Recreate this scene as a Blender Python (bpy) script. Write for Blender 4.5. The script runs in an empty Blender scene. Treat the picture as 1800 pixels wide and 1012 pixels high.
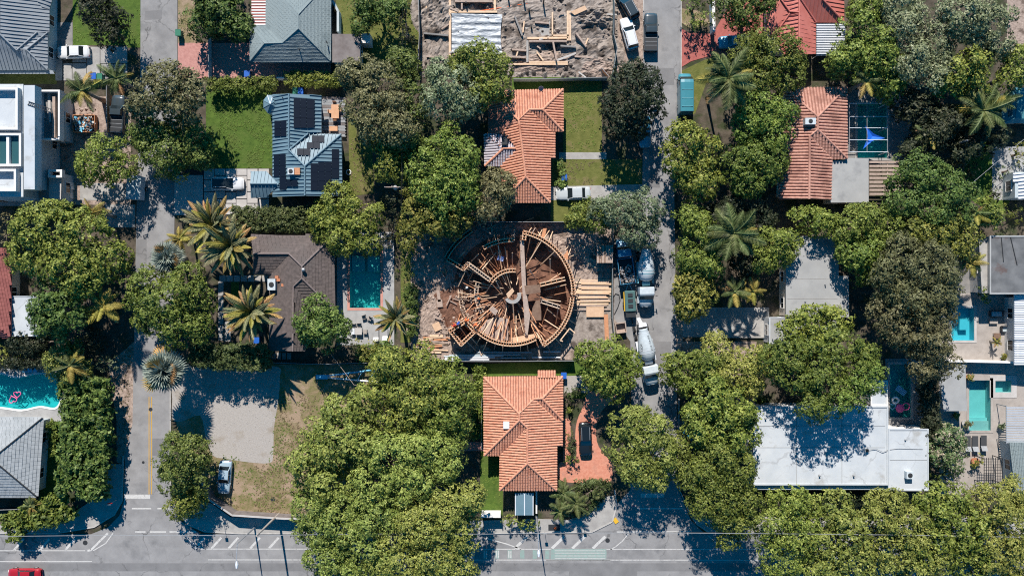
import bpy, math, random
import numpy as np
from mathutils import Vector, Matrix, noise
from mathutils.geometry import delaunay_2d_cdt
random.seed(7)
SC = bpy.context.scene
COL = SC.collection
R = math.radians
# ------------------------------------------------------------------ camera, sky, sun, exposure
ALT = 118.0                 # flying height of the drone in metres
PPM = 12.0                  # photograph pixels per metre on the ground
cam = bpy.data.objects.new('camera', bpy.data.cameras.new('camera'))
COL.objects.link(cam)
cam.location = (0, 0, ALT)
cam.data.sensor_width = 36
cam.data.lens = 36 * ALT / 150.0
cam.data.clip_end = 2000
SC.camera = cam
SUN_EL = R(41)
SH = Vector((0.15, -1, 0)).normalized()          # where shadows fall on the ground
w = bpy.data.worlds.new('World'); SC.world = w; w.use_nodes = True
nt = w.node_tree; nt.nodes.clear()
sky = nt.nodes.new('ShaderNodeTexSky'); sky.sky_type = 'NISHITA'; sky.sun_disc = False
sky.sun_elevation = SUN_EL; sky.sun_rotation = R(-8.5)
sky.air_density = 0.5; sky.dust_density = 0.0; sky.ozone_density = 8.0
hs = nt.nodes.new('ShaderNodeHueSaturation'); hs.inputs['Hue'].default_value = 0.478; hs.inputs['Saturation'].default_value = 1.55
bg = nt.nodes.new('ShaderNodeBackground'); bg.inputs['Strength'].default_value = 0.125
wo = nt.nodes.new('ShaderNodeOutputWorld')
nt.links.new(sky.outputs[0], hs.inputs['Color']); nt.links.new(hs.outputs[0], bg.inputs[0]); nt.links.new(bg.outputs[0], wo.inputs[0])
sl = bpy.data.lights.new('sun', 'SUN'); sl.energy = 5.0; sl.angle = R(0.53); sl.color = (1.0, 0.93, 0.85)
so = bpy.data.objects.new('sun', sl); COL.objects.link(so)
so.rotation_euler = Vector((SH.x*math.cos(SUN_EL), SH.y*math.cos(SUN_EL), -math.sin(SUN_EL))).to_track_quat('-Z', 'Y').to_euler()
so.location = (-20, 120, 140)
vs = SC.view_settings; vs.view_transform = 'Standard'; vs.look = 'None'; vs.exposure = 0.62; vs.gamma = 1.0; vs.use_curve_mapping = False
SC.cycles.max_bounces = 6; SC.cycles.diffuse_bounces = 2; SC.cycles.glossy_bounces = 2; SC.cycles.transparent_max_bounces = 8
SC.cycles.transmission_bounces = 3; SC.cycles.use_denoising = False; SC.cycles.filter_width = 1.1; SC.cycles.sample_clamp_indirect = 3

# ------------------------------------------------------------------ helpers
def at(px, py, h=0.0):
    f = (1 - h/ALT)/PPM
    return Vector(((px-900)*f, (506-py)*f, h))
def pts(seq, h=0.0): return [at(x, y, h) for x, y in seq]
def rect(x0, y0, x1, y1): return [(x0, y1), (x1, y1), (x1, y0), (x0, y0)]
def tag(o, label=None, cat=None, group=None, kind=None):
    if label: o['label'] = label
    if cat: o['category'] = cat
    if group: o['group'] = group
    if kind: o['kind'] = kind
    return o
def thing(name, label, cat, loc=(0,0,0), rz=0.0, group=None):
    o = bpy.data.objects.new(name, None); COL.objects.link(o)
    o.location = loc; o.rotation_euler = (0, 0, rz); o.empty_display_size = .2
    return tag(o, label, cat, group)
def link(name, me, parent=None, loc=(0,0,0), rot=(0,0,0), sc=None):
    o = bpy.data.objects.new(name, me); COL.objects.link(o); o.parent = parent
    o.location = loc; o.rotation_euler = rot
    if sc: o.scale = sc
    return o
def copy_tree(o, parent=None):
    c = o.copy(); COL.objects.link(c); c.parent = parent
    for ch in list(o.children): copy_tree(ch, c)
    return c
class MB:
    def __init__(s): s.v = []; s.f = []; s.m = []
    def add(s, vs_, fs, mi=0):
        b = len(s.v); s.v += [tuple(v) for v in vs_]; s.f += [tuple(i+b for i in f) for f in fs]; s.m += [mi]*len(fs); return s
    def box(s, x0, y0, z0, x1, y1, z1, mi=0):
        return s.add([(x0,y0,z0),(x1,y0,z0),(x1,y1,z0),(x0,y1,z0),(x0,y0,z1),(x1,y0,z1),(x1,y1,z1),(x0,y1,z1)],
              [(0,3,2,1),(4,5,6,7),(0,1,5,4),(1,2,6,5),(2,3,7,6),(3,0,4,7)], mi)
    def prism(s, poly, z0, z1, mi=0):
        n = len(poly); poly = [(p[0], p[1]) for p in poly]
        if sum(poly[i][0]*poly[(i+1)%n][1]-poly[(i+1)%n][0]*poly[i][1] for i in range(n)) < 0: poly = poly[::-1]
        return s.add([(x,y,z0) for x,y in poly]+[(x,y,z1) for x,y in poly],
              [tuple(range(n))[::-1], tuple(range(n, 2*n))]+[(i,(i+1)%n,n+(i+1)%n,n+i) for i in range(n)], mi)
    def slab(s, P, t, mi=0):                       # planar polygon, thickness t downwards
        n = len(P); P = [Vector(p) for p in P]
        if newell(P).z < 0: P = P[::-1]
        Q = [p-Vector((0,0,t)) for p in P]
        return s.add(P+Q, [tuple(range(n)), tuple(range(n,2*n))[::-1]]+[(i,n+i,n+(i+1)%n,(i+1)%n) for i in range(n)], mi)
    def beam(s, a, b, w_, h_, mi=0, up=Vector((0,0,1))):   # rectangular bar from a to b
        a = Vector(a); b = Vector(b); d = (b-a).normalized()
        if abs(d.dot(up)) > .97: up = Vector((0,1,0))
        x = d.cross(up).normalized(); y = x.cross(d)
        c = [(-w_/2,-h_/2),(w_/2,-h_/2),(w_/2,h_/2),(-w_/2,h_/2)]
        return s.add([a+x*i+y*j for i,j in c]+[b+x*i+y*j for i,j in c], [(0,3,2,1)[::-1],(4,5,6,7)[::-1],(0,1,5,4)[::-1],(1,2,6,5)[::-1],(2,3,7,6)[::-1],(3,0,4,7)[::-1]], mi)
    def tube(s, P, rad, n=8, mi=0, cap=True):
        P = [Vector(p) for p in P]; rad = rad if isinstance(rad, (list, tuple)) else [rad]*len(P)
        vs_ = []; fs = []
        for i, p in enumerate(P):
            d = (P[min(i+1,len(P)-1)]-P[max(i-1,0)]).normalized()
            u = Vector((0,0,1)) if abs(d.z) < .9 else Vector((1,0,0))
            x = d.cross(u).normalized(); y = x.cross(d)
            for k in range(n):
                t = 2*math.pi*k/n; vs_.append(p+(x*math.cos(t)+y*math.sin(t))*rad[i])
        for i in range(len(P)-1):
            for k in range(n):
                fs.append((i*n+k, i*n+(k+1)%n, (i+1)*n+(k+1)%n, (i+1)*n+k))
        if cap: fs += [tuple(range(n))[::-1], tuple(range((len(P)-1)*n, len(P)*n))]
        return s.add(vs_, fs, mi)
    def lathe(s, prof, n=16, mi=0, M=None):        # prof: (radius, z)
        vs_ = []; fs = []
        for r, z in prof:
            for k in range(n):
                t = 2*math.pi*k/n; vs_.append(Vector((r*math.cos(t), r*math.sin(t), z)))
        if M: vs_ = [M @ v for v in vs_]
        for i in range(len(prof)-1):
            for k in range(n): fs.append((i*n+k, i*n+(k+1)%n, (i+1)*n+(k+1)%n, (i+1)*n+k))
        fs += [tuple(range(n))[::-1], tuple(range((len(prof)-1)*n, len(prof)*n))]
        return s.add(vs_, fs, mi)
    def mesh(s, name, mats, off=None, smooth=False):
        me = bpy.data.meshes.new(name)
        v = s.v if off is None else [(a[0]-off[0], a[1]-off[1], a[2]-off[2]) for a in s.v]
        me.from_pydata(v, [], s.f)
        for m in (mats if isinstance(mats, (list, tuple)) else [mats]): me.materials.append(M[m])
        if any(s.m): me.polygons.foreach_set('material_index', s.m)
        if smooth: me.polygons.foreach_set('use_smooth', [True]*len(me.polygons))
        me.update(); return me
    def build(s, name, mats, parent=None, off=None, smooth=False, loc=(0,0,0), rot=(0,0,0)):
        if off is None and parent is not None and parent.get('world_built'): off = parent['world_built']
        return link(name, s.mesh(name, mats, off, smooth), parent, loc, rot)
def wthing(name, label, cat, loc, group=None):      # a thing whose parts are given in world coordinates
    o = thing(name, label, cat, loc, 0, group); o['world_built'] = [float(c) for c in loc]; return o
def sub(o, parent): o['world_built'] = list(parent['world_built']); return o
def newell(P):
    n = Vector((0,0,0))
    for i in range(len(P)):
        a = P[i]; b = P[(i+1)%len(P)]
        n += Vector(((a[1]-b[1])*(a[2]+b[2]), (a[2]-b[2])*(a[0]+b[0]), (a[0]-b[0])*(a[1]+b[1])))
    return n.normalized()
def inside(x, y, poly):
    c = False; n = len(poly)
    for i in range(n):
        a = poly[i]; b = poly[i-1]
        if (a[1] > y) != (b[1] > y) and x < (b[0]-a[0])*(y-a[1])/(b[1]-a[1])+a[0]: c = not c
    return c
def offset(poly, d):                                # inset a ccw or cw polygon by d metres
    P = [Vector((p[0], p[1])) for p in poly]; n = len(P)
    A = sum(P[i].x*P[(i+1)%n].y-P[(i+1)%n].x*P[i].y for i in range(n))
    if A < 0: P = P[::-1]
    out = []
    for i in range(n):
        a, b, c = P[i-1], P[i], P[(i+1)%n]
        e1 = (b-a).normalized(); e2 = (c-b).normalized()
        n1 = Vector((-e1.y, e1.x)); n2 = Vector((-e2.y, e2.x))
        m = (n1+n2); m = m/max(.3, m.dot(m)/2*1.0) if m.length > .2 else n1
        out.append(b+m*d)
    return [(p.x, p.y) for p in out]
def sheet(name, poly, z, mat, kind='structure', holes=(), parent=None):
    poly = [(p[0], p[1]) for p in poly]
    if not holes:
        me = bpy.data.meshes.new(name); n = len(poly)
        if sum(poly[i][0]*poly[(i+1)%n][1]-poly[(i+1)%n][0]*poly[i][1] for i in range(n)) < 0: poly = poly[::-1]
        me.from_pydata([(x,y,z) for x,y in poly], [], [tuple(range(n))])
    else:
        V = [Vector(p) for p in poly]; E = [(i,(i+1)%len(poly)) for i in range(len(poly))]
        for h in holes:
            b = len(V); V += [Vector((p[0],p[1])) for p in h]; E += [(b+i, b+(i+1)%len(h)) for i in range(len(h))]
        ov, oe, of, *_ = delaunay_2d_cdt(V, E, [], 0, 1e-5)
        fs = []
        for f in of:
            c = sum((ov[i] for i in f), Vector((0,0)))/len(f)
            if inside(c.x, c.y, poly) and not any(inside(c.x, c.y, h) for h in holes): fs.append(tuple(f))
        me = bpy.data.meshes.new(name); me.from_pydata([(v.x,v.y,z) for v in ov], [], fs)
    me.materials.append(M[mat]); me.update()
    return tag(link(name, me, parent), kind=kind)
def slab_structure(name, poly, z0, z1, mat):
    return tag(MB().prism(poly, z0, z1).build(name, mat), kind='structure')
def smooth_poly(P, n=6):                            # closed Catmull-Rom
    out = []; m = len(P)
    for i in range(m):
        p0, p1, p2, p3 = [Vector(P[(i+k-1) % m]) for k in range(4)]
        for k in range(n):
            t = k/n
            out.append(tuple(.5*((2*p1)+(p2-p0)*t+(2*p0-5*p1+4*p2-p3)*t*t+(3*p1-p0-3*p2+p3)*t**3)))
    return out

# ------------------------------------------------------------------ materials
M = {}
def mat(name, c, c2=None, scale=3.0, rough=.85, bump=0.0, bscale=None, metal=0.0, detail=6, spec=.3, c3=None, s3=.3, t3=.5, coat=0.0):
    m = bpy.data.materials.new(name); m.use_nodes = True; M[name] = m
    t = m.node_tree; b = t.nodes['Principled BSDF']; L = t.links.new
    b.inputs['Roughness'].default_value = rough; b.inputs['Metallic'].default_value = metal
    b.inputs['Specular IOR Level'].default_value = spec; b.inputs['Coat Weight'].default_value = coat
    b.inputs['Base Color'].default_value = (*c, 1)
    if c2 is None and not bump: return m
    tc = t.nodes.new('ShaderNodeTexCoord')
    def nz(s, d=detail):
        n = t.nodes.new('ShaderNodeTexNoise'); n.inputs['Scale'].default_value = s; n.inputs['Detail'].default_value = d
        n.inputs['Roughness'].default_value = .62; L(tc.outputs['Object'], n.inputs['Vector']); return n
    if c2 is not None:
        n = nz(scale); r = t.nodes.new('ShaderNodeValToRGB')
        r.color_ramp.elements[0].position = .34; r.color_ramp.elements[1].position = .66
        r.color_ramp.elements[0].color = (*c, 1); r.color_ramp.elements[1].color = (*c2, 1)
        L(n.outputs['Fac'], r.inputs[0]); src = r.outputs[0]
        if c3 is not None:
            n3 = nz(s3, 5); r3 = t.nodes.new('ShaderNodeValToRGB')
            r3.color_ramp.elements[0].position = t3; r3.color_ramp.elements[1].position = t3+.12
            r3.color_ramp.elements[0].color = (0,0,0,1); r3.color_ramp.elements[1].color = (1,1,1,1)
            mx = t.nodes.new('ShaderNodeMixRGB'); L(n3.outputs['Fac'], r3.inputs[0]); L(r3.outputs[0], mx.inputs[0])
            L(src, mx.inputs[1]); mx.inputs[2].default_value = (*c3, 1); src = mx.outputs[0]
        L(src, b.inputs['Base Color'])
    if bump:
        n2 = nz(bscale or scale*3, 4); bp = t.nodes.new('ShaderNodeBump'); bp.inputs['Strength'].default_value = min(1, bump)
        bp.inputs['Distance'].default_value = .06*max(1, bump); L(n2.outputs['Fac'], bp.inputs['Height']); L(bp.outputs[0], b.inputs['Normal'])
    return m
def cracks(name, scale, col, width=.012, amt=.55):
    m = M[name]; t = m.node_tree; L = t.links.new; b = t.nodes['Principled BSDF']; src = b.inputs['Base Color'].links[0].from_socket
    tc = t.nodes.new('ShaderNodeTexCoord'); n = t.nodes.new('ShaderNodeTexNoise'); n.inputs['Scale'].default_value = .8; n.inputs['Detail'].default_value = 6
    mv = t.nodes.new('ShaderNodeVectorMath'); mv.operation = 'MULTIPLY_ADD'; mv.inputs[1].default_value = (2.5,2.5,0)
    v = t.nodes.new('ShaderNodeTexVoronoi'); v.feature = 'DISTANCE_TO_EDGE'; v.inputs['Scale'].default_value = scale
    L(tc.outputs['Object'], n.inputs['Vector']); L(n.outputs['Color'], mv.inputs[0]); L(tc.outputs['Object'], mv.inputs[2]); L(mv.outputs[0], v.inputs['Vector'])
    r = t.nodes.new('ShaderNodeValToRGB'); r.color_ramp.elements[0].position = 0; r.color_ramp.elements[0].color = (amt,)*3+(1,); r.color_ramp.elements[1].position = width; r.color_ramp.elements[1].color = (0,0,0,1)
    L(v.outputs['Distance'], r.inputs[0]); n4 = t.nodes.new('ShaderNodeTexNoise'); n4.inputs['Scale'].default_value = .23; L(tc.outputs['Object'], n4.inputs['Vector'])
    r4 = t.nodes.new('ShaderNodeValToRGB'); r4.color_ramp.elements[0].position = .42; r4.color_ramp.elements[1].position = .6; L(n4.outputs['Fac'], r4.inputs[0])
    ml = t.nodes.new('ShaderNodeMath'); ml.operation = 'MULTIPLY'; L(r.outputs[0], ml.inputs[0]); L(r4.outputs[0], ml.inputs[1])
    mx = t.nodes.new('ShaderNodeMixRGB'); mx.inputs[2].default_value = (*col, 1); L(ml.outputs[0], mx.inputs[0]); L(src, mx.inputs[1]); L(mx.outputs[0], b.inputs['Base Color'])
def leafmat(name, dark, mid, light, rough=.55, sc=.55, trans=.14):
    m = bpy.data.materials.new(name); m.use_nodes = True; M[name] = m
    t = m.node_tree; b = t.nodes['Principled BSDF']; L = t.links.new; out = t.nodes['Material Output']
    b.inputs['Roughness'].default_value = rough; b.inputs['Specular IOR Level'].default_value = .25
    g = t.nodes.new('ShaderNodeNewGeometry'); tc = t.nodes.new('ShaderNodeTexCoord')
    n = t.nodes.new('ShaderNodeTexNoise'); n.inputs['Scale'].default_value = sc*1.6; n.inputs['Detail'].default_value = 5; n.inputs['Roughness'].default_value = .7
    L(tc.outputs['Object'], n.inputs['Vector'])
    a = t.nodes.new('ShaderNodeMath'); a.operation = 'MULTIPLY_ADD'; L(g.outputs['Random Per Island'], a.inputs[0]); a.inputs[1].default_value = .55
    s_ = t.nodes.new('ShaderNodeMath'); s_.operation = 'MULTIPLY_ADD'; L(n.outputs['Fac'], s_.inputs[0]); s_.inputs[1].default_value = 1.3; s_.inputs[2].default_value = -.43
    L(s_.outputs[0], a.inputs[2])
    r = t.nodes.new('ShaderNodeValToRGB'); e = r.color_ramp.elements
    e[0].position = .1; e[0].color = (*dark, 1); e[1].position = .9; e[1].color = (*light, 1); k = e.new(.5); k.color = (*mid, 1)
    L(a.outputs[0], r.inputs[0])
    oi = t.nodes.new('ShaderNodeObjectInfo'); hv = t.nodes.new('ShaderNodeHueSaturation')          # every plant its own shade of green
    m1 = t.nodes.new('ShaderNodeMapRange'); m1.inputs[3].default_value = .485; m1.inputs[4].default_value = .525; L(oi.outputs['Random'], m1.inputs[0])
    w1 = t.nodes.new('ShaderNodeTexWhiteNoise'); w1.noise_dimensions = '1D'; L(oi.outputs['Random'], w1.inputs['W'])
    m2 = t.nodes.new('ShaderNodeMapRange'); m2.inputs[3].default_value = .78; m2.inputs[4].default_value = 1.18; L(w1.outputs['Value'], m2.inputs[0])
    L(m1.outputs[0], hv.inputs['Hue']); L(m2.outputs[0], hv.inputs['Value']); L(r.outputs[0], hv.inputs['Color']); r = hv
    L(r.outputs[0], b.inputs['Base Color'])
    tr = t.nodes.new('ShaderNodeBsdfTranslucent'); L(r.outputs[0], tr.inputs[0]); mx = t.nodes.new('ShaderNodeMixShader'); mx.inputs[0].default_value = trans
    L(b.outputs[0], mx.inputs[1]); L(tr.outputs[0], mx.inputs[2]); L(mx.outputs[0], out.inputs[0])
    return m
def watermat(name, tint, gloss=.06):
    m = bpy.data.materials.new(name); m.use_nodes = True; M[name] = m
    t = m.node_tree; t.nodes.remove(t.nodes['Principled BSDF']); L = t.links.new; out = t.nodes['Material Output']
    tr = t.nodes.new('ShaderNodeBsdfTransparent'); tr.inputs[0].default_value = (*tint, 1)
    gl = t.nodes.new('ShaderNodeBsdfGlossy'); gl.inputs['Roughness'].default_value = .08
    tc = t.nodes.new('ShaderNodeTexCoord'); n = t.nodes.new('ShaderNodeTexNoise'); n.inputs['Scale'].default_value = 2.2; n.inputs['Detail'].default_value = 3
    bp = t.nodes.new('ShaderNodeBump'); bp.inputs['Strength'].default_value = .5; bp.inputs['Distance'].default_value = .05
    L(tc.outputs['Object'], n.inputs['Vector']); L(n.outputs['Fac'], bp.inputs['Height']); L(bp.outputs[0], gl.inputs['Normal'])
    mx = t.nodes.new('ShaderNodeMixShader'); mx.inputs[0].default_value = gloss
    L(tr.outputs[0], mx.inputs[1]); L(gl.outputs[0], mx.inputs[2]); L(mx.outputs[0], out.inputs[0])
    return m
mat('asphalt', (.20,.198,.20), (.265,.262,.262), .5, .92, .25, 30, c3=(.165,.165,.168), s3=.22, t3=.55)
mat('asphalt_fresh', (.15,.149,.152), (.20,.198,.20), .35, .92, .25, 30)
cracks('asphalt', .13, (.06,.06,.06), .014, .8)
cracks('asphalt_fresh', .1, (.06,.06,.06))
mat('concrete', (.27,.26,.25), (.36,.35,.33), .8, .9, .2, 12, c3=(.2,.195,.19), s3=.5, t3=.6)
mat('concrete_dark', (.16,.16,.16), (.24,.23,.22), .9, .9, .3, 10)
mat('kerb', (.33,.32,.30), (.44,.42,.40), 1.5, .9)
mat('soil', (.05,.042,.03), (.11,.09,.068), .8, .95, .8, 5, c3=(.035,.045,.018), s3=.35, t3=.5)
mat('grass', (.045,.085,.012), (.085,.14,.022), 1.4, .95, 1.0, 6, c3=(.075,.11,.022), s3=.35, t3=.5)
mat('grass_dry', (.24,.175,.11), (.12,.125,.04), 1.6, .95, 1.0, 6, c3=(.29,.215,.15), s3=.33, t3=.47)
mat('grass_mid', (.085,.098,.022), (.14,.145,.04), 1.2, .95, 1.0, 6, c3=(.16,.13,.06), s3=.3, t3=.56)
mat('gravel', (.30,.278,.255), (.37,.348,.325), 6, .95, .6, 14, c3=(.27,.235,.195), s3=.3, t3=.55)
mat('dirt', (.22,.165,.135), (.40,.315,.265), 2.2, .95, 1.0, 6, c3=(.13,.095,.075), s3=.7, t3=.54)
mat('dirt_red', (.085,.042,.028), (.21,.11,.075), 1.0, .95, 1.0, 6)
mat('dirt_grey', (.19,.157,.135), (.33,.285,.25), 1.8, .95, 1.0, 6, c3=(.085,.068,.057), s3=.42, t3=.52)
mat('paver_pink', (.36,.17,.15), (.46,.24,.21), 2.5, .9, .3, 8)
mat('paver_red', (.30,.085,.075), (.37,.12,.10), 2.5, .9, .3, 8)
mat('paver_orange', (.47,.18,.12), (.56,.26,.18), 2.5, .9, .3, 8, c3=(.40,.20,.15), s3=.6, t3=.55)
mat('slab_white', (.37,.352,.335), (.45,.43,.41), .8, .85)
mat('deck_stone', (.28,.25,.225), (.36,.325,.295), .8, .85)
mat('deck_grey', (.27,.27,.27), (.36,.36,.355), .8, .85)
mat('paint_white', (.52,.515,.50), (.42,.415,.405), 4, .8, c3=(.30,.295,.29), s3=2.5, t3=.56)
mat('paint_yellow', (.50,.29,.05), (.40,.25,.06), 4, .8)
mat('paint_green', (.21,.32,.29), (.23,.27,.255), 3, .8)
mat('wall_white', (.62,.61,.59), (.70,.69,.67), .7, .8)
mat('wall_cream', (.52,.46,.38), (.58,.52,.44), .7, .85)
mat('wall_grey', (.30,.31,.31), (.36,.37,.37), .7, .85)
mat('stucco_blue', (.36,.42,.45), (.42,.48,.50), .7, .85)
mat('roof_white', (.41,.445,.475), (.48,.51,.53), .5, .7, c3=(.33,.335,.33), s3=.35, t3=.57)
cracks('roof_white', .16, (.28,.29,.30), .02, .7)
mat('roof_flat_grey', (.27,.275,.275), (.33,.335,.33), .35, .8, c3=(.21,.215,.22), s3=.25, t3=.57)
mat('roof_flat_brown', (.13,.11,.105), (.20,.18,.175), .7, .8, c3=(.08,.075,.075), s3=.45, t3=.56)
mat('roof_stained', (.09,.095,.10), (.16,.165,.17), .5, .8, c3=(.10,.055,.045), s3=.3, t3=.54)
mat('tile_orange', (.48,.205,.125), (.64,.32,.215), 3.2, .8, .15, 9, c3=(.40,.155,.095), s3=.7, t3=.56)
mat('tile_gap_shade', (.22,.10,.075), (.28,.13,.10), 2, .95)  # underlay coloured darker than the tiles to deepen the shade between barrels
mat('roof_red_dark', (.20,.065,.06), (.26,.09,.08), .8, .8)
mat('dirt_dark', (.05,.042,.038), (.09,.075,.065), 1.2, .95, 1.0, 6)
mat('tile_rust', (.38,.19,.145), (.52,.29,.225), 2.6, .8, .15, 9, c3=(.30,.15,.115), s3=.4, t3=.5)
mat('tile_lavender', (.36,.34,.38), (.47,.43,.46), 1.6, .8)
mat('tile_brown', (.075,.062,.058), (.13,.105,.098), 2.2, .85, .2, 9, c3=(.10,.085,.08), s3=.3, t3=.5)
mat('tile_grey', (.24,.26,.27), (.33,.35,.36), 1.2, .8, .2, 9)
mat('cap_brown', (.15,.12,.115), (.20,.165,.155), 2, .85)
mat('shingle_teal', (.17,.215,.225), (.24,.285,.29), 6, .9, .6, 12, c3=(.15,.19,.2), s3=.3, t3=.5)
mat('metal_grey', (.21,.235,.26), (.25,.275,.30), .4, .5, spec=.4)
mat('metal_blue', (.105,.185,.235), (.13,.21,.26), .4, .5, spec=.4)
mat('metal_red', (.43,.13,.105), (.50,.17,.14), .6, .55, spec=.35)
mat('metal_white', (.55,.58,.62), (.62,.64,.67), .8, .45, spec=.4)
mat('roof_teal', (.05,.17,.20), (.07,.21,.24), .6, .6)
mat('solar', (.004,.009,.02), None, rough=.55, spec=.12)
mat('glass_dark', (.012,.018,.022), None, rough=.12, spec=.6)
mat('glass_teal', (.03,.09,.10), None, rough=.12, spec=.6)
mat('lumber', (.58,.40,.26), (.68,.50,.35), 3, .85)
mat('lumber_red', (.42,.19,.10), (.52,.26,.14), 3, .85)
mat('lumber_grey', (.30,.225,.185), (.40,.315,.265), 3, .85)
mat('plywood', (.50,.33,.21), (.58,.40,.27), 2, .85)
mat('wood_dark', (.14,.085,.06), (.21,.14,.10), 2, .85)
mat('wood_table', (.50,.27,.15), (.56,.33,.20), 2, .6)
mat('tarp', (.25,.28,.315), (.36,.39,.42), 1.4, .45, .6, 2.2, spec=.4)
mat('fence_green', (.05,.11,.11), (.07,.14,.14), 1, .8)
mat('metal_dark', (.03,.032,.035), None, rough=.5)
mat('metal_mid', (.22,.23,.24), (.27,.28,.29), 2, .5)
mat('aluminium', (.5,.51,.52), None, rough=.4, metal=.6)
mat('rubber', (.015,.015,.016), None, rough=.9)
mat('car_white', (.62,.63,.64), None, rough=.25, spec=.5, coat=.6)
mat('car_silver', (.42,.45,.46), None, rough=.28, spec=.5, coat=.6)
mat('car_bluegrey', (.30,.40,.47), None, rough=.28, spec=.5, coat=.6)
mat('car_black', (.010,.014,.018), None, rough=.22, spec=.5, coat=.6)
mat('car_slate', (.035,.05,.06), None, rough=.25, spec=.5, coat=.6)
mat('car_red', (.32,.012,.02), None, rough=.25, spec=.5, coat=.6)
mat('car_teal', (.04,.20,.25), None, rough=.35, spec=.5, coat=.5)
mat('car_cyan', (.07,.30,.42), None, rough=.3, spec=.5, coat=.5)
mat('truck_blue', (.05,.20,.33), None, rough=.4, coat=.4)
mat('truck_white', (.50,.56,.59), (.42,.47,.50), 2, .4)
mat('truck_teal', (.12,.33,.38), (.16,.38,.43), 2, .45)
mat('lamp_white', (.75,.75,.72), None, rough=.2)
mat('lamp_red', (.35,.02,.02), None, rough=.2)
mat('bin_blue', (.015,.10,.42), None, rough=.5)
mat('bin_green', (.03,.16,.10), None, rough=.5)
mat('bark', (.12,.09,.07), (.20,.16,.13), 4, .95, .6, 12)
mat('bark_palm', (.22,.19,.16), (.30,.26,.22), 5, .95, .6, 12)
mat('pool_blue', (.12,.42,.52), (.15,.47,.57), 1, .8)
mat('pool_plaster', (.29,.44,.43), (.33,.48,.47), 1, .8)
mat('pool_turquoise', (.08,.42,.46), (.12,.5,.54), 1, .8)
mat('pool_deep', (.16,.46,.46), (.2,.52,.52), 1, .8)
watermat('water_teal', (.38,.86,.84)); watermat('water_clear', (.55,.93,.93)); watermat('water_deep', (.4,.8,.76))
mat('coping_red', (.45,.20,.16), (.52,.27,.22), 2, .85)
mat('shade_blue', (.01,.12,.55), None, rough=.7)
mat('float_pink', (.75,.12,.30), None, rough=.4); mat('float_white', (.75,.73,.72), None, rough=.4); mat('float_blue', (.15,.45,.65), None, rough=.4)
mat('cushion', (.70,.69,.66), None, rough=.9); mat('cloth_dark', (.05,.053,.058), None, rough=.9)
mat('orange_hi', (.85,.16,.04), None, rough=.8); mat('blue_cloth', (.02,.06,.28), None, rough=.9); mat('skin', (.35,.19,.12), None, rough=.6); mat('denim', (.05,.07,.12), None, rough=.9)
mat('hat_white', (.75,.75,.72), None, rough=.4); mat('paper_blue', (.30,.40,.72), (.36,.46,.76), 5, .8)
mat('terracotta', (.42,.17,.09), None, rough=.8); mat('brick_red', (.33,.11,.08), (.42,.18,.13), 3, .9)
mat('sign_red', (.5,.03,.03), None, rough=.5); mat('yellow', (.6,.36,.03), None, rough=.6)
leafmat('leaf_bright', (0.03, 0.052, 0.008), (0.135, 0.175, 0.028), (0.34, 0.36, 0.082))
leafmat('leaf_mid', (0.02, 0.04, 0.008), (0.09, 0.135, 0.027), (0.24, 0.28, 0.072))
leafmat('leaf_light', (0.055, 0.08, 0.014), (0.2, 0.225, 0.045), (0.41, 0.41, 0.112))
leafmat('leaf_olive', (0.03, 0.033, 0.013), (0.125, 0.12, 0.05), (0.3, 0.28, 0.14))
leafmat('leaf_yellow', (0.04, 0.056, 0.011), (0.155, 0.165, 0.03), (0.38, 0.33, 0.08))
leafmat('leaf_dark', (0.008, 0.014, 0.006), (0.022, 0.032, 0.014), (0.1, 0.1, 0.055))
leafmat('leaf_grey', (0.045, 0.068, 0.03), (0.15, 0.185, 0.09), (0.38, 0.4, 0.25))
leafmat('leaf_hedge', (0.02, 0.033, 0.01), (0.06, 0.085, 0.026), (0.15, 0.165, 0.06))
leafmat('leaf_flower', (.04,.07,.02), (.12,.17,.06), (.42,.30,.26))
leafmat('frond_green', (0.035, 0.055, 0.014), (0.11, 0.14, 0.045), (0.24, 0.25, 0.11), sc=.3)
leafmat('frond_yellow', (0.12, 0.105, 0.02), (0.29, 0.245, 0.055), (0.5, 0.39, 0.12), sc=.3)
leafmat('frond_old', (0.22, 0.14, 0.05), (0.42, 0.26, 0.1), (0.56, 0.38, 0.19), sc=.3)
leafmat('frond_silver', (.13,.16,.13), (.26,.31,.26), (.44,.49,.43), sc=.3)
leafmat('frond_date', (0.08, 0.09, 0.04), (0.21, 0.21, 0.1), (0.4, 0.36, 0.2), sc=.3)
# ------------------------------------------------------------------ the setting: ground, roads, pavements, yards
def pp(seq): return [(p.x, p.y) for p in pts(seq)]
POOL = {
 'kidney': pp(smooth_poly([(-60,660),(-20,658),(5,658),(30,664),(62,658),(92,659),(104,668),(107,685),(106,703),(96,716),(70,713),(38,719),(5,715),(-30,714),(-60,712),(-68,686)], 5)),
 'long': pp(rect(615,437,669,541)),
 'caged': pp(rect(1507,182,1559,278)),
 'plunge': pp(rect(1672,541,1712,598)),
 'lap': pp(rect(1703,668,1741,756)),
 'spa': pp(rect(1749,669,1777,689)),
 'shaded': pp(rect(1564,640,1601,733)),
}
BIG = [(-420,-400),(420,-400),(420,400),(-420,400)]
sheet('ground', BIG, 0, 'soil', holes=list(POOL.values()))
def lay(name, seq, z, m, holes=()): return sheet(name, pp(seq), z, m, holes=[POOL[h] for h in holes])
lay('road', [(-900,938),(2700,938),(2700,1160),(-900,1160)], .032, 'asphalt')
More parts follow.
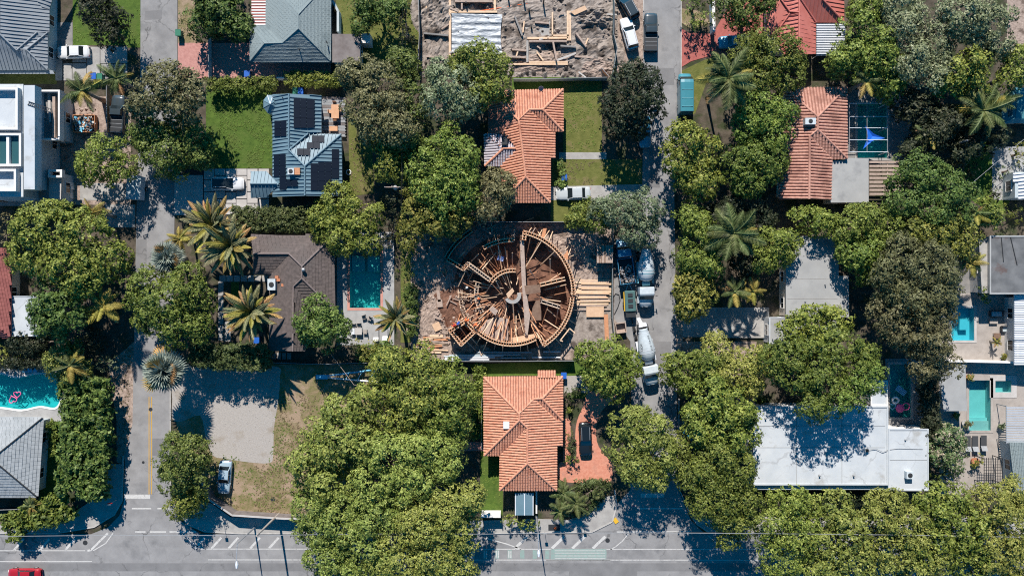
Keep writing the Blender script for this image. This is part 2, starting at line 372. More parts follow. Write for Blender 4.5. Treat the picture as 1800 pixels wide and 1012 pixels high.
lay('road', [(248,-500),(312,-500),(312,130),(307,380),(305,500),(302,620),(300,700),(300,840),(303,880),(318,915),(350,936),(350,960),(150,960),(160,938),(190,926),(210,905),(218,880),(220,800),(233,745),(236,600),(240,380),(247,130)], .036, 'asphalt')
lay('road', [(1130,-500),(1197,-500),(1196,200),(1185,330),(1188,560),(1190,700),(1192,860),(1215,915),(1240,938),(1240,960),(1030,960),(1030,934),(1068,916),(1080,890),(1108,860),(1110,700),(1108,600),(1080,560),(1080,420),(1105,415),(1128,400),(1130,250)], .036, 'asphalt')
lay('road_resurfaced_lane', [(-900,989),(2700,989),(2700,1003),(-900,1003)], .0365, 'asphalt_fresh')
for q in ([(255,20),(285,18),(284,34),(254,36)],[(240,420),(258,420),(258,470),(239,470)],[(1140,260),(1158,258),(1160,330),(1142,330)],[(1150,600),(1180,600),(1180,640),(1150,642)],[(560,990),(700,990),(700,1012),(560,1012)],[(1000,992),(1120,992),(1120,1020),(1000,1020)],[(268,770),(296,770),(296,800),(268,800)],[(1140,120),(1185,120),(1185,150),(1140,150)]): lay('road_patch', q, .0385, 'asphalt_fresh')
def pavement(seq): slab_structure('pavement', pp(seq), 0, .13, 'concrete')
pavement([(-300,921),(60,921),(125,903),(160,880),(172,815),(215,815),(214,878),(200,903),(165,924),(100,935),(-300,935)])
pavement([(318,903),(355,880),(372,884),(406,908),(600,914),(850,914),(850,935),(420,935),(360,932),(332,920)])
pavement([(851,914),(945,911),(1000,913),(1042,893),(1062,872),(1078,870),(1083,888),(1075,915),(1040,933),(851,935)])
pavement([(1216,903),(1300,908),(2300,908),(2300,935),(1248,935),(1226,920)])
pavement([(185,400),(238,400),(238,360),(185,360)])
def kerb(seq, wd=.22, z=.15, m='kerb', name='kerb'):
    P = pts(seq); b = MB()
    for i in range(len(P)-1): b.beam(P[i]+Vector((0,0,z/2)), P[i+1]+Vector((0,0,z/2)), wd, z)
    return tag(b.build(name, m), kind='structure')
kerb([(-300,936),(100,936),(166,925),(201,904),(215,879),(217,800)])
kerb([(317,904),(331,921),(360,933),(420,936.5),(850,936.5)])
kerb([(851,936.5),(1040,934),(1076,916),(1084,888),(1080,860)])
kerb([(1214,905),(1226,921),(1248,936),(2300,936.5)])
kerb([(300,640),(300,840),(303,880),(316,902)], .15)
kerb([(1193,700),(1194,860),(1214,905)], .15)
kerb([(1131,-80),(1131,20)], .15); kerb([(1197,-80),(1197,200)], .15)
# painted markings: each line a piece of the road
def stripe(seq, wd, m='paint_white', z=.0415):
    P = pts(seq); b = MB()
    for i in range(len(P)-1):
        d = (P[i+1]-P[i]).normalized(); n = Vector((-d.y, d.x, 0))*wd/2
        b.add([(q.x, q.y, z) for q in (P[i]-n, P[i]+n, P[i+1]+n, P[i+1]-n)], [(3,2,1,0)])
    return tag(b.build('road_marking', m), kind='structure')
for s in ([(-300,967),(150,967)], [(-300,986),(162,986)], [(352,964),(2400,965)], [(366,983),(2400,984)], [(219,868),(219,893)]): stripe(s, .13)
for s in ([(232,893),(266,893)], [(277,893),(298,893)], [(238,934),(256,934)], [(264,934),(292,934)], [(298,934),(345,934)]): stripe(s, .22)
stripe([(220,872),(264,872)], .62)
stripe([(262.2,697),(262.2,868)], .13, 'paint_yellow'); stripe([(266.6,697),(266.6,868)], .13, 'paint_yellow')
stripe([(190,936),(160,966),(154,967)], .3); stripe([(199,936),(186,954),(164,967)], .14)
stripe([(322,935),(334,950),(350,961),(362,964)], .14)
for x in (343,372,402,440,473): stripe([(x+17,944),(x,963)], .33)
for x in (115,70,25): stripe([(x+17,946),(x,966)], .33)
for x in (905,970,1006,1042): stripe([(x+22,942),(x,963)], .4)
stripe([(854,945),(890,955),(916,964)], .16); stripe([(1104,938),(1094,950),(1082,960),(1073,965)], .14)
for x in (1735,1765,1690,1640): stripe([(x+20,948),(x,967)], .33)
stripe([(1244,940),(1265,958),(1280,966)], .14)
for x in (831,853,874,896,918,940,962): stripe([(x,966),(x,981)], .62, 'paint_green', .0455)
for x in (829.5,833,851.5,855,872.5,876,894.5,898): stripe([(x,967),(x,980)], .16, 'paint_white', .0495)
stripe([(968,973),(1066,973)], 1.5, 'paint_green', .0455)
for y in (967,971,976,980): stripe([(975,y),(1064,y)], .10, 'paint_white', .0495)
stripe([(960,984),(1073,984)], .14); stripe([(1126,870),(1167,870)], .6); stripe([(1120,893),(1200,893)], .2); stripe([(1084,934),(1215,934)], .22)
# yards
lay('lawn', rect(362,150,479,296), .020, 'grass')
lay('lawn', rect(128,-80,247,84), .020, 'grass')
lay('lawn', [(313,-80),(345,-80),(345,76),(313,76)], .020, 'grass_dry')
lay('lawn', [(585,-80),(738,-80),(738,140),(600,135)], .020, 'grass_mid')
lay('lawn', [(612,200),(652,215),(658,340),(615,345)], .020, 'grass_mid')
lay('lawn', rect(990,140,1058,268), .020, 'grass_mid'); lay('lawn', [(970,280),(1129,280),(1129,328),(970,328)], .020, 'grass_mid'); lay('lawn', rect(968,352,1040,392), .020, 'grass_mid')
lay('lawn', [(900,136),(1050,136),(1050,160),(900,160)], .016, 'grass')
lay('path', rect(983,268,1066,280), .05, 'concrete')
lay('driveway', [(968,328),(1129,324),(1129,350),(968,352)], .05, 'concrete')
lay('lawn', [(340,640),(655,640),(660,700),(620,760),(600,905),(420,903),(372,876),(350,846),(318,790),(303,700)], .020, 'grass_dry')
lay('gravel_lot', smooth_poly([(303,645),(356,642),(420,642),(488,644),(492,662),(490,700),(482,750),(480,800),(474,813),(440,812),(400,806),(374,800),(362,770),(352,730),(320,740),(303,735),(303,700)], 3), .026, 'gravel')
lay('lawn', rect(844,640,884,905), .020, 'grass'); lay('lawn', [(820,640),(1060,632),(1050,700),(1000,700),(990,660),(850,660)], .016, 'grass')
lay('lawn', rect(704,436,726,602), .020, 'grass_mid')
lay('lawn', smooth_poly([(1700,262),(1740,250),(1755,290),(1772,330),(1772,360),(1740,368),(1700,340)], 4), .020, 'grass')
lay('lawn', rect(70,735,112,892), .020, 'grass'); lay('lawn', rect(-60,128,100,148), .018, 'grass_mid')
lay('verge', [(190,640),(236,600),(234,745),(222,800),(216,815),(205,812),(205,740)], .022, 'dirt')
lay('verge', [(1197,40),(1215,52),(1250,40),(1230,20),(1197,15)], .022, 'grass_dry'); lay('verge', [(1197,125),(1240,105),(1260,100),(1240,150),(1222,200),(1197,205)], .022, 'grass_mid')
lay('verge', [(1188,560),(1200,560),(1200,600),(1330,600),(1330,625),(1230,640),(1190,640)], .022, 'dirt')
lay('patio', rect(1200,540,1352,592), .05, 'concrete')
kerb([(1236,600),(1255,592),(1350,592)], .25, .3, 'concrete', 'retaining_edge')
lay('driveway', [(313,76),(442,76),(442,106),(582,106),(582,136),(313,138)], .05, 'paver_pink')
lay('driveway', [(1197,50),(1210,58),(1253,60),(1310,-40),(1345,-40),(1345,60),(1310,112),(1254,97),(1215,108),(1197,119)], .05, 'paver_red')
lay('driveway', smooth_poly([(1036,688),(1082,688),(1082,700),(1066,712),(1050,738),(1049,775),(1062,798),(1074,812),(1074,845),(1045,848),(1012,848),(984,842),(984,812),(1012,806),(1011,770),(1014,740),(1026,712)], 3), .05, 'paver_orange')
lay('path', [(990,735),(1003,735),(1003,812),(990,812)], .046, 'paver_orange'); lay('path', rect(793,776,852,792), .05, 'paver_pink')
lay('flower_bed', [(955,848),(1074,848),(1072,868),(1040,893),(1000,910),(955,908)], .03, 'soil')
lay('gravel_bed', rect(992,660,1036,690), .03, 'gravel')
lay('building_plot', [(722,392),(1079,392),(1079,632),(722,632)], .024, 'dirt'); lay('building_plot', [(738,-90),(1086,-90),(1086,136),(738,136)], .024, 'dirt_grey')
lay('gravel_yard', smooth_poly([(1008,470),(1078,466),(1079,605),(1040,622),(1005,610),(1000,540)], 3), .03, 'dirt_grey')
lay('verge', [(1086,-90),(1131,-90),(1131,112),(1086,112)], .024, 'dirt')
lay('yard', rect(104,170,230,360), .018, 'dirt'); lay('patio', rect(141,322,223,352), .05, 'concrete'); lay('patio', rect(-40,340,128,362), .03, 'concrete')
lay('path', rect(98,40,128,84), .05, 'concrete_dark')
lay('patio', [(-80,640),(118,640),(118,740),(-80,740)], .05, 'deck_grey', ['kidney'])
lay('patio', [(592,408),(693,408),(693,606),(592,606)], .05, 'deck_grey', ['long'])
lay('patio', rect(1488,158,1602,288), .05, 'concrete_dark', ['caged'])
lay('patio', [(1650,515),(1860,515),(1860,868),(1650,868)], .05, 'deck_stone', ['plunge','lap','spa'])
lay('patio', rect(1556,630,1624,752), .05, 'concrete_dark', ['shaded'])
lay('patio', rect(1640,420,1740,515), .05, 'concrete_dark'); lay('lawn', rect(388,490,420,580), .02, 'grass')
lay('yard', rect(1770,-60,1850,82), .02, 'dirt'); lay('patio', rect(1744,258,1860,352), .05, 'deck_grey')
lay('yard', rect(1270,600,1330,720), .02, 'dirt'); lay('driveway', rect(1188,735,1215,800), .04, 'asphalt_fresh')
def slabs(name, rects, m, bed='soil', h=.09, sub_name='slab'):
    xs = [v for r in rects for v in (r[0], r[2])]; ys = [v for r in rects for v in (r[1], r[3])]
    root = lay(name, rect(min(xs), min(ys), max(xs), max(ys)), .03, bed)
    for r in rects: MB().prism(pp(rect(*r)), .02, h).build(sub_name, m, root)
slabs('driveway', [(104,80,127,104),(128,83,152,110),(153,83,176,142),(177,83,224,112),(112,112,127,142),(128,112,152,142),(178,113,200,142),(201,113,224,142),(98,104,110,142)], 'concrete', 'soil')
rr = [(307,308,357,378)]
for i, x in enumerate((359,378,397,416,435,455)):
    y = 297 - (i % 2)*8
    for k in range(5):
        r = (x, max(297, y+k*20.5), x+18, min(377, y+k*20.5+19))
        if r[3]-r[1] > 3 and x+18 < 477: rr.append(r)
slabs('driveway', rr, 'slab_white', 'metal_dark', sub_name='paving_slab')
slabs('path', [(386+i*12.5,484,397+i*12.5,495) for i in range(8)], 'concrete', 'soil', sub_name='paving_slab')
slabs('path', [(424+i*9,620,431+i*9,631) for i in range(10)], 'concrete', 'soil', sub_name='paving_slab')
slabs('path', [(384,495,393,520),(384,522,393,545),(384,547,393,570),(384,572,393,598),(395,565,406,600)], 'concrete', 'soil', sub_name='paving_slab')

# ------------------------------------------------------------------ pools
def pool(key, label, plaster, water, coping, depth=1.5, wl=-.12, cop=.35, copm=True):
    P = POOL[key]; n = len(P); c = (sum(p[0] for p in P)/n, sum(p[1] for p in P)/n, 0)
    t = wthing('swimming_pool', label, 'pool', c)
    A = sum(P[i][0]*P[(i+1)%n][1]-P[(i+1)%n][0]*P[i][1] for i in range(n))
    Q = P if A > 0 else P[::-1]
    MB().add([(x,y,.0) for x,y in Q]+[(x,y,-depth) for x,y in Q], [(i,n+i,n+(i+1)%n,(i+1)%n) for i in range(n)]+[tuple(range(n,2*n))]).build('basin', plaster, t)
    MB().add([(x,y,wl) for x,y in Q], [tuple(range(n))]).build('water_surface', water, t)
    O = offset(Q, -cop)
    I = Q
    b = MB().add([(x,y,.10) for x,y in I]+[(x,y,.10) for x,y in O]+[(x,y,.0) for x,y in I]+[(x,y,.0) for x,y in O],
        [(i,n+i,n+(i+1)%n,(i+1)%n)for i in range(n)]+[(n+i,3*n+i,3*n+(i+1)%n,n+(i+1)%n) for i in range(n)]+[(2*n+i,i,(i+1)%n,2*n+(i+1)%n) for i in range(n)])
    b.build('coping', coping, t)
    return t
pool('kidney', 'curvy teal swimming pool with a white rim and two heart rings', 'pool_turquoise', 'water_teal', 'wall_white', cop=.28)
t = pool('long', 'long teal swimming pool with brick-red edging behind the brown roof', 'pool_deep', 'water_teal', 'coping_red', 1.7)
b = MB()
for x0, x1 in ((617,640),(645,667)):
    a = at(x0,451); c = at(x1,447); b.box(a.x, a.y-2.2, -1.69, c.x, c.y-.2, -.55)
b.build('tanning_ledge', 'pool_plaster', t)
t = pool('caged', 'dark green swimming pool inside a screened cage', 'pool_deep', 'water_deep', 'concrete', 1.6)
t = pool('plunge', 'small bright turquoise plunge pool beside the olive tree crown', 'pool_blue', 'water_clear', 'slab_white', 1.2, -.05)
a = at(1690,580); MB().box(a.x, a.y, -1.19, a.x+1.2, a.y+1.6, -.5).build('bench', 'pool_blue', t)
t = pool('lap', 'pale aqua lap pool with steps next to a square spa', 'pool_plaster', 'water_clear', 'deck_stone', 1.3, -.06)
a = at(1703,756); MB().box(a.x+.02, a.y+.02, -1.29, a.x+3.1, a.y+1.3, -.35).build('step', 'slab_white', t)
MB().box(a.x+.02, a.y+1.3, -1.29, a.x+3.1, a.y+1.75, -.7).build('step', 'pool_plaster', t)
t = pool('spa', 'square raised spa with pale stone rim beside the lap pool', 'pool_plaster', 'water_clear', 'slab_white', .9, -.04, .8)
t = pool('shaded', 'narrow shaded pool behind the white roof full of inflatables', 'pool_deep', 'water_deep', 'concrete', 1.4)
# ------------------------------------------------------------------ buildings
WIN = MB().box(-.7,-.05,-.6,.7,.05,.6).mesh('window_glass', 'glass_dark')
def _frame():
    b = MB()
    for q in ((-.8,-.1,.6,.8,.08,.7),(-.8,-.1,-.7,.8,.12,-.6),(-.8,-.1,-.6,-.7,.08,.6),(.7,-.1,-.6,.8,.08,.6),(-.03,-.08,-.6,.03,.07,.6)): b.box(*q)
    return b.mesh('window_frame', 'wall_white')
WFR = _frame()
DOOR = MB().box(-.45,-.06,-1.05,.45,.06,1.05).mesh('door_leaf', 'wood_dark'); KNOB = MB().lathe([(.02,-.03),(.05,0),(.02,.03)], 8).mesh('door_handle', 'aluminium')
def walls(t, poly, h, m, z0=0, door=True, gap=3.6):
    W = MB().prism(poly, z0, h).build('wall', m, t)
    off = Vector(t['world_built']); n = len(poly)
    if sum(poly[i][0]*poly[(i+1)%n][1]-poly[(i+1)%n][0]*poly[i][1] for i in range(n)) < 0: poly = poly[::-1]
    first = door
    for i in range(n):
        a = Vector((*poly[i],0)); b = Vector((*poly[(i+1)%n],0)); L = (b-a).length
        if L < 2.6: continue
        d = (b-a)/L; nr = Vector((d.y,-d.x,0)); k = max(1, int(L/gap)); rz = math.atan2(d.y, d.x)
        for j in range(k):
            p = a+d*L*(j+.5)/k; zc = z0+(min(h, z0+3)-z0)*.52
            if first and j == 0:
                o = link('door', DOOR, t, p+nr*.03+Vector((0,0,z0+1.1))-off, (0,0,rz)); link('handle', KNOB, o, (.35,-.1,0)); first = False; continue
            o = link('window', WIN, t, p+nr*.0+Vector((0,0,zc))-off, (0,0,rz)); link('frame', WFR, o)
    return W
def scan(poly2, a):                       # b-intervals of the line x=a inside polygon
    xs = []; n = len(poly2)
    for i in range(n):
        p = poly2[i]; q = poly2[(i+1)%n]
        if (p[0] > a) != (q[0] > a): xs.append(p[1]+(q[1]-p[1])*(a-p[0])/(q[0]-p[0]))
    xs.sort(); return [(xs[i], xs[i+1]) for i in range(0, len(xs)-1, 2)]
def roof_basis(P):
    n = newell(P)
    if n.z < 0: P = P[::-1]; n = newell(P)
    d = Vector((0,0,-1)); d = d-n*d.dot(n)
    d = d.normalized() if d.length > .02 else Vector((0,-1,0))
    u = n.cross(d).normalized(); o = P[0]
    return P, n, d, u, o
def cover(b, P, kind, step, rng):
    P, n, d, u, o = roof_basis(P)
    Q = [((p-o).dot(u), (p-o).dot(d)) for p in P]
    if kind in ('barrel', 'seam', 'rib'):
        a = min(q[0] for q in Q)+step*.5; amax = max(q[0] for q in Q)
        while a < amax:
            for b0, b1 in scan(Q, a):
                if b1-b0 < .15: continue
                if kind == 'seam':
                    b.beam(o+u*a+d*b0+n*.05, o+u*a+d*b1+n*.05, .06, .11, 0, n)
                elif kind == 'rib':
                    hw = step*.3
                    c = [(-step*.5,0),(-hw,.09),(hw*.3,.09),(step*.34,0)]
                    b.add([o+u*(a+x)+d*bb+n*(z+.012) for bb in (b0,b1) for x,z in c], [(k,k+1,k+5,k+4) for k in range(3)])
                else:
                    cl = .42; k = max(1, int((b1-b0)/cl)); r = step*.41
                    for j in range(k):
                        s0 = b0+(b1-b0)*j/k; s1 = b0+(b1-b0)*(j+1)/k
                        jt = rng.uniform(-.012,.012); lift = .035
                        vs_ = []
                        for bb, lf in ((s0, 0), (s1+.02, lift)):
                            for tt in (0, 50, 90, 130, 180):
                                x = -r*math.cos(R(tt))+jt; z = r*math.sin(R(tt))*.92+lf
                                vs_.append(o+u*(a+x)+d*bb+n*(z+.01))
                        b.add(vs_, [(q_,q_+1,q_+6,q_+5) for q_ in range(4)]+[(5,6,7,8,9)])
            a += step
    elif kind == 'course':
        QT = [(q[1], q[0]) for q in Q]
        c = min(q[0] for q in QT); cmax = max(q[0] for q in QT)
        while c < cmax:
            for a0, a1 in scan(QT, c+step*.5):
                m_ = max(1, int((a1-a0)/.55)); lift = .07
                for j in range(m_):
                    x0 = a0+(a1-a0)*j/m_+.012; x1 = a0+(a1-a0)*(j+1)/m_-.012; z = rng.uniform(.0,.02)
                    vs_ = [o+u*x0+d*c+n*(.01+z), o+u*x1+d*c+n*(.01+z), o+u*x1+d*(c+step*1.04)+n*(lift+z), o+u*x0+d*(c+step*1.04)+n*(lift+z),
                           o+u*x1+d*(c+step*1.04)+n*0, o+u*x0+d*(c+step*1.04)+n*0]
                    b.add(vs_, [(0,3,2,1)[::-1],(3,5,4,2)[::-1]])
            c += step
def hiproof(t, planes, m, kind, step, capm=None, caps=(), capr=.16, fascia='wall_white', und=None):
    """planes: list of ((px,py,h)...) or (poly, material)"""
    rng = random.Random(5); rf = None; cov = {}
    base = {}
    for pl in planes:
        mm = m
        if isinstance(pl[-1], str): mm = pl[-1]; pl = pl[:-1]
        P = [at(*p) for p in pl]
        base.setdefault(mm, MB()).slab(P, .16)
        if kind: cover(cov.setdefault(mm, MB()), P, kind, step, rng)
    for mm, b in base.items():
        o = b.build('roof' if rf is None else 'roof_wing', und or mm, t)
        if rf is None: rf = sub(o, t)
    nm = {'barrel':'barrel_tiles','course':'flat_tiles','seam':'standing_seams','rib':'ribs'}
    for mm, b in cov.items(): tag(b.build(nm[kind], mm, rf), kind='stuff')
    for c in caps:
        b = MB(); P = [at(*p)+Vector((0,0,.10)) for p in c]; b.tube(P, capr, 8); b.build('ridge_cap', capm or m, rf)
    return rf
def flat_roof(t, seq, h, m, parapet=.35, pm='wall_white', pw=.22, z0=0, wm='wall_white', door=True, roofname='roof', wall=True):
    P = [(p.x, p.y) for p in pts(seq, h)]
    if wall: walls(t, offset(P, .12), h-.06, wm, z0, door)
    r = sub(MB().prism(P, h-.05, h).build(roofname, m, t), t)
    if parapet:
        n = len(P); A = sum(P[i][0]*P[(i+1)%n][1]-P[(i+1)%n][0]*P[i][1] for i in range(n)); Q = P if A > 0 else P[::-1]
        I = offset(Q, pw); h1 = h+parapet
        MB().add([(x,y,h1) for x,y in Q]+[(x,y,h1) for x,y in I]+[(x,y,h-.02) for x,y in Q]+[(x,y,h-.02) for x,y in I],
          [(i,(i+1)%n,n+(i+1)%n,n+i) for i in range(n)]+[(2*n+i,2*n+(i+1)%n,(i+1)%n,i) for i in range(n)]+[(n+i,n+(i+1)%n,3*n+(i+1)%n,3*n+i) for i in range(n)]).build('parapet', pm, r)
    return r
def base_pt(px, py): p = at(px, py); return (p.x, p.y, 0)
def roofbox(rf, px, py, h, sx, sy, sz, m='truck_white', name='vent_box', m2='metal_mid'):
    p = at(px, py, h+sz); b = MB().box(p.x-sx/2, p.y-sy/2, h-.3, p.x+sx/2, p.y+sy/2, h+sz)
    o = sub(b.build(name, m, rf), rf)
    return o
def ac_unit(t, px, py, h, sx, sy, sz, m='truck_white'):
    p = at(px, py, h+sz); b = MB().box(p.x-sx/2, p.y-sy/2, h-.4, p.x+sx/2, p.y+sy/2, h+sz)
    o = sub(b.build('air_conditioner', m, t), t); r = min(sx, sy)*.33
    MB().lathe([(r,-.01),(r,.06),(r*.3,.07),(r*.3,.09)], 14, 0, Matrix.Translation((p.x, p.y, h+sz))).build('fan_grille', 'metal_dark', o)
    return o
def outline_walls(t, seq, he, m, inset=.55, z0=0):
    return walls(t, offset([(p.x,p.y) for p in pts(seq, he)], inset), he-.05, m, z0)

# grey standing-seam house, top left corner
t = wthing('house', 'grey standing-seam metal roofed house beside the white sedan', 'house', base_pt(30,60))
outline_walls(t, [(-60,-60),(86,-60),(86,58),(83,123),(-60,123)], 3.1, 'stucco_blue')
e, r1 = 3.2, 5.2
rf = hiproof(t, [
 [(0,-60,5.5),(40,-60,4.42),(62,-2,3.85),(76,16,3.49),(87,16,e),(87,57,e),(66,57,3.75),(30,89,4.68),(0,60,5.5)],
 [(66,57,3.75),(84,58,e),(47,88,4.3),(30,89,4.68)],
 [(84,58,e),(84,123,e),(47,88,4.3)],
 [(-60,60,5.5),(0,60,5.5),(30,89,4.5),(47,88,4.4),(84,123,e),(-60,124,e)],
 [(0,-60,5.5),(0,60,5.5),(-60,60,5.5),(-60,-60,5.5)],
 [(62,-2,3.85),(110,-60,e),(87,16,e),(76,16,3.49)]], 'metal_grey', 'seam', .5,
 caps=[[(0,60,5.5),(30,89,4.65)],[(47,88,4.35),(84,123,e)],[(66,57,3.75),(30,89,4.68)],[(84,58,e),(47,88,4.35)]], capr=.1)
flat_roof(t, [(-60,124),(92,124),(96,130),(-60,130)], 2.9, 'metal_grey', 0, wall=False, roofname='gutter_shelf')

# white modern house on the left
t = wthing('modern_house', 'white flat-roofed modern house with deep parapets and a ladder on top', 'house', base_pt(40,250))
H2 = 7.2
flat_roof(t, [(-80,148),(41,148),(41,346),(-80,346)], H2, 'roof_white', .0, wm='stucco_blue')
P = pts(rect(-80,152,31,228), H2+.9)
def tray(t, r, h, ph, m='roof_flat_grey', pm='wall_white', pw=.3, name='roof_tray'):
    P = [(p.x,p.y) for p in pts(rect(*r), h+ph)]; Q = P; n = 4; I = offset(Q, pw)
    b = MB()
    b.add([(x,y,h+ph) for x,y in Q]+[(x,y,h+ph) for x,y in I]+[(x,y,h) for x,y in Q]+[(x,y,h) for x,y in I],
      [(i,(i+1)%n,n+(i+1)%n,n+i) for i in range(n)]+[(2*n+i,2*n+(i+1)%n,(i+1)%n,i) for i in range(n)]+[(n+i,n+(i+1)%n,3*n+(i+1)%n,3*n+i) for i in range(n)])
    o = sub(b.build(name, pm, t), t); MB().prism(I, h-.05, h+.03).build('roof_floor', m, o); return o
tray(t, (-80,154,31,228), H2, .9, 'roof_white'); tray(t, (-80,297,28,336), H2, .9, 'roof_white')
o = tray(t, (-80,234,37,292), H2, .7, 'glass_teal')
for q in ((-10,240,-6,286),(11,240,16,288)): MB().prism([(p.x,p.y) for p in pts(rect(*q), H2+.5)], H2+.02, H2+.5).build('beam', 'wall_white', o)
o = sub(MB().prism([(p.x,p.y) for p in pts(rect(42,150,61,333), H2+1.0)], H2-.6, H2+1.0).build('roof_slab', 'roof_white', t), t)
walls(t, offset([(p.x,p.y) for p in pts(rect(41,152,60,331), H2-.6)], .1), H2-.65, 'stucco_blue', door=False)
o = tray(t, (62,158,105,246), 4.0, 1.1, 'concrete_dark', 'wall_white', .25, 'terrace')
walls(t, offset([(p.x,p.y) for p in pts(rect(62,158,103,244), 4)], .1), 3.9, 'stucco_blue', door=False)
MB().slab([at(66,161,4.2),at(70,161,4.2),at(80,208,4.2),at(71,208,4.2)], .1).build('marble_panel', 'slab_white', o)
MB().slab([at(83,161,4.2),at(88,161,4.2),at(90,215,4.2),at(86,215,4.2)], .1).build('marble_panel', 'slab_white', o)
MB().prism([(p.x,p.y) for p in pts(rect(92,170,97,242), 4.6)], 4.0, 4.6).build('planter', 'lumber_grey', o)
o = sub(MB().prism([(p.x,p.y) for p in pts(rect(63,243,79,282), 3.6)], 3.3, 3.6).build('timber_deck', 'lumber_grey', t), t)
MB().prism([(p.x,p.y) for p in pts(rect(63,284,81,294), 3.2)], 2.8, 3.2).build('deck_step', 'lumber_red', o)
flat_roof(t, [(62,297),(76,297),(108,303),(108,352),(62,352)], 3.4, 'concrete_dark', .0, wm='stucco_blue', roofname='garage_roof')
tray(t, (84,298,109,312), 3.4, .8, 'glass_dark', 'wall_white', .3, 'skylight')
MB().prism([(p.x,p.y) for p in pts([(86,312),(108,314),(107,350),(86,350)], 3.5)], 3.4, 3.5).build('roof_panel', 'slab_white', t)
b = MB(); a0 = at(49,181,H2+1.08); a1 = at(90,195,H2+1.08); d = (a1-a0).normalized(); nn = Vector((-d.y,d.x,0))*.22
b.beam(a0+nn, a1+nn, .07, .08).beam(a0-nn, a1-nn, .07, .08)
for i in range(12): q = a0+(a1-a0)*(i+.5)/12; b.beam(q-nn, q+nn, .05, .05)
lad = b.build('ladder', 'metal_dark', None); tag(lad, 'dark ladder lying across the white modern roof and terrace', 'ladder')

# teal shingle house at top
t = wthing('house', 'grey-teal shingled hip roof house at the top with brown annex', 'house', base_pt(515,50))
outline_walls(t, [(467,-34),(582,-34),(582,108),(440,108),(440,46),(467,46)], 3.1, 'stucco_blue')
rf = hiproof(t, [
 [(440,108,3.2),(581,108,3.2),(525,51,5.6),(497,76,4.5),(465,77,4.5)],
 [(525,51,5.6),(525,26,5.6),(582,-35,3.2),(582,108,3.2)],
 [(440,108,3.2),(465,77,4.5),(440,46,3.2)],
 [(440,46,3.2),(465,77,4.5),(497,76,4.5),(467,46,3.2)],
 [(497,76,4.5),(525,51,5.6),(525,26,5.6),(467,-35,3.2),(467,46,3.2)],
 [(525,26,5.6),(582,-35,3.2),(467,-35,3.2)]], 'shingle_teal', 'course', .2,
 caps=[[(525,51,5.6),(581,108,3.2)],[(525,51,5.6),(497,76,4.5),(465,77,4.5),(440,108,3.2)],[(525,51,5.6),(525,26,5.6),(570,-22,3.7)]], capr=.07)
flat_roof(t, rect(584,60,633,110), 2.9, 'roof_flat_brown', 0, wm='stucco_blue', roofname='annex_roof')
MB().prism([(p.x,p.y) for p in pts(rect(634,59,650,76), 2.4)], 0, 2.4).build('side_block', 'wall_white', t)
for x, y in ((532,72),(525,86),(573,73)): p = at(x,y,4.6); MB().tube([p-Vector((0,0,.9)), p], .08, 8).build('vent_pipe', 'metal_dark', t)
o = sub(MB().slab([at(442,-10,3.0),at(473,-10,3.3),at(473,51,3.3),at(442,51,3.0)], .06).build('awning', 'paver_red', t), t)
for k in range(12): q = -8+k*5; MB().slab([at(442,q,3.06),at(473,q,3.36),at(473,q+2.4,3.36),at(442,q+2.4,3.06)], .03).build('awning_slat', 'wall_white', o)

# blue metal house with solar panels
t = wthing('house', 'blue metal roofed house covered with dark solar panels', 'house', base_pt(535,255))
outline_walls(t, [(479,167),(565,167),(565,236),(601,236),(601,345),(479,345)], 3.0, 'wall_white')
e = 3.1; r1 = 4.6; PL = [
 [(479,166,e),(508,165,4.1),(508,264,4.1),(536,292,r1),(536,344,r1),(479,346,e)],
 [(508,165,4.1),(565,168,e),(565,234,e),(542,235,e+.3),(508,264,4.1)],
 [(542,235,e),(600,236,e),(536,292,r1),(508,264,4.1)],
 [(600,236,e),(602,345,e),(536,344,r1),(536,292,r1)]]
rf = hiproof(t, PL, 'metal_blue', 'seam', .52, caps=[[(508,165,4.1),(508,264,4.1),(536,292,r1),(536,344,r1)],[(600,236,e),(536,292,r1)],[(542,235,e+.3),(508,264,4.1)]], capr=.12)
rf2 = hiproof(t, [[(441,301,2.8),(468,301,2.8),(486,323,3.7),(440,323,3.7)],[(440,323,3.7),(486,323,3.7),(468,347,2.8),(441,348,2.8)],[(468,301,2.8),(486,323,3.7),(468,347,2.8),(490,324,3.7)]], 'metal_blue', 'seam', .52, caps=[[(440,323,3.7),(486,323,3.7)]], capr=.1)
rf2.name = 'carport_roof'
for x, y in ((444,304),(444,345)): p = at(x,y,2.7); MB().tube([(p.x,p.y,0),(p.x,p.y,2.75)], .09, 8).build('carport_post', 'metal_mid', t)
c = at(475,183,3.9); ring = [at(475+13*math.cos(R(a)), 183+17*math.sin(R(a)), 3.0) for a in range(22,382,45)]
b = MB()
for i in range(8): b.add([c, ring[i], ring[(i+1)%8]], [(0,2,1)])
o = b.build('turret_roof', 'metal_blue', t); sub(o, t)
for i in range(8): MB().tube([c, ring[i]], .05, 6).build('turret_rib', 'metal_white' if i in (5,6) else 'metal_blue', o)
walls(t, [(q.x*.985+c.x*.015, q.y) for q in ring], 2.95, 'wall_white', door=False)
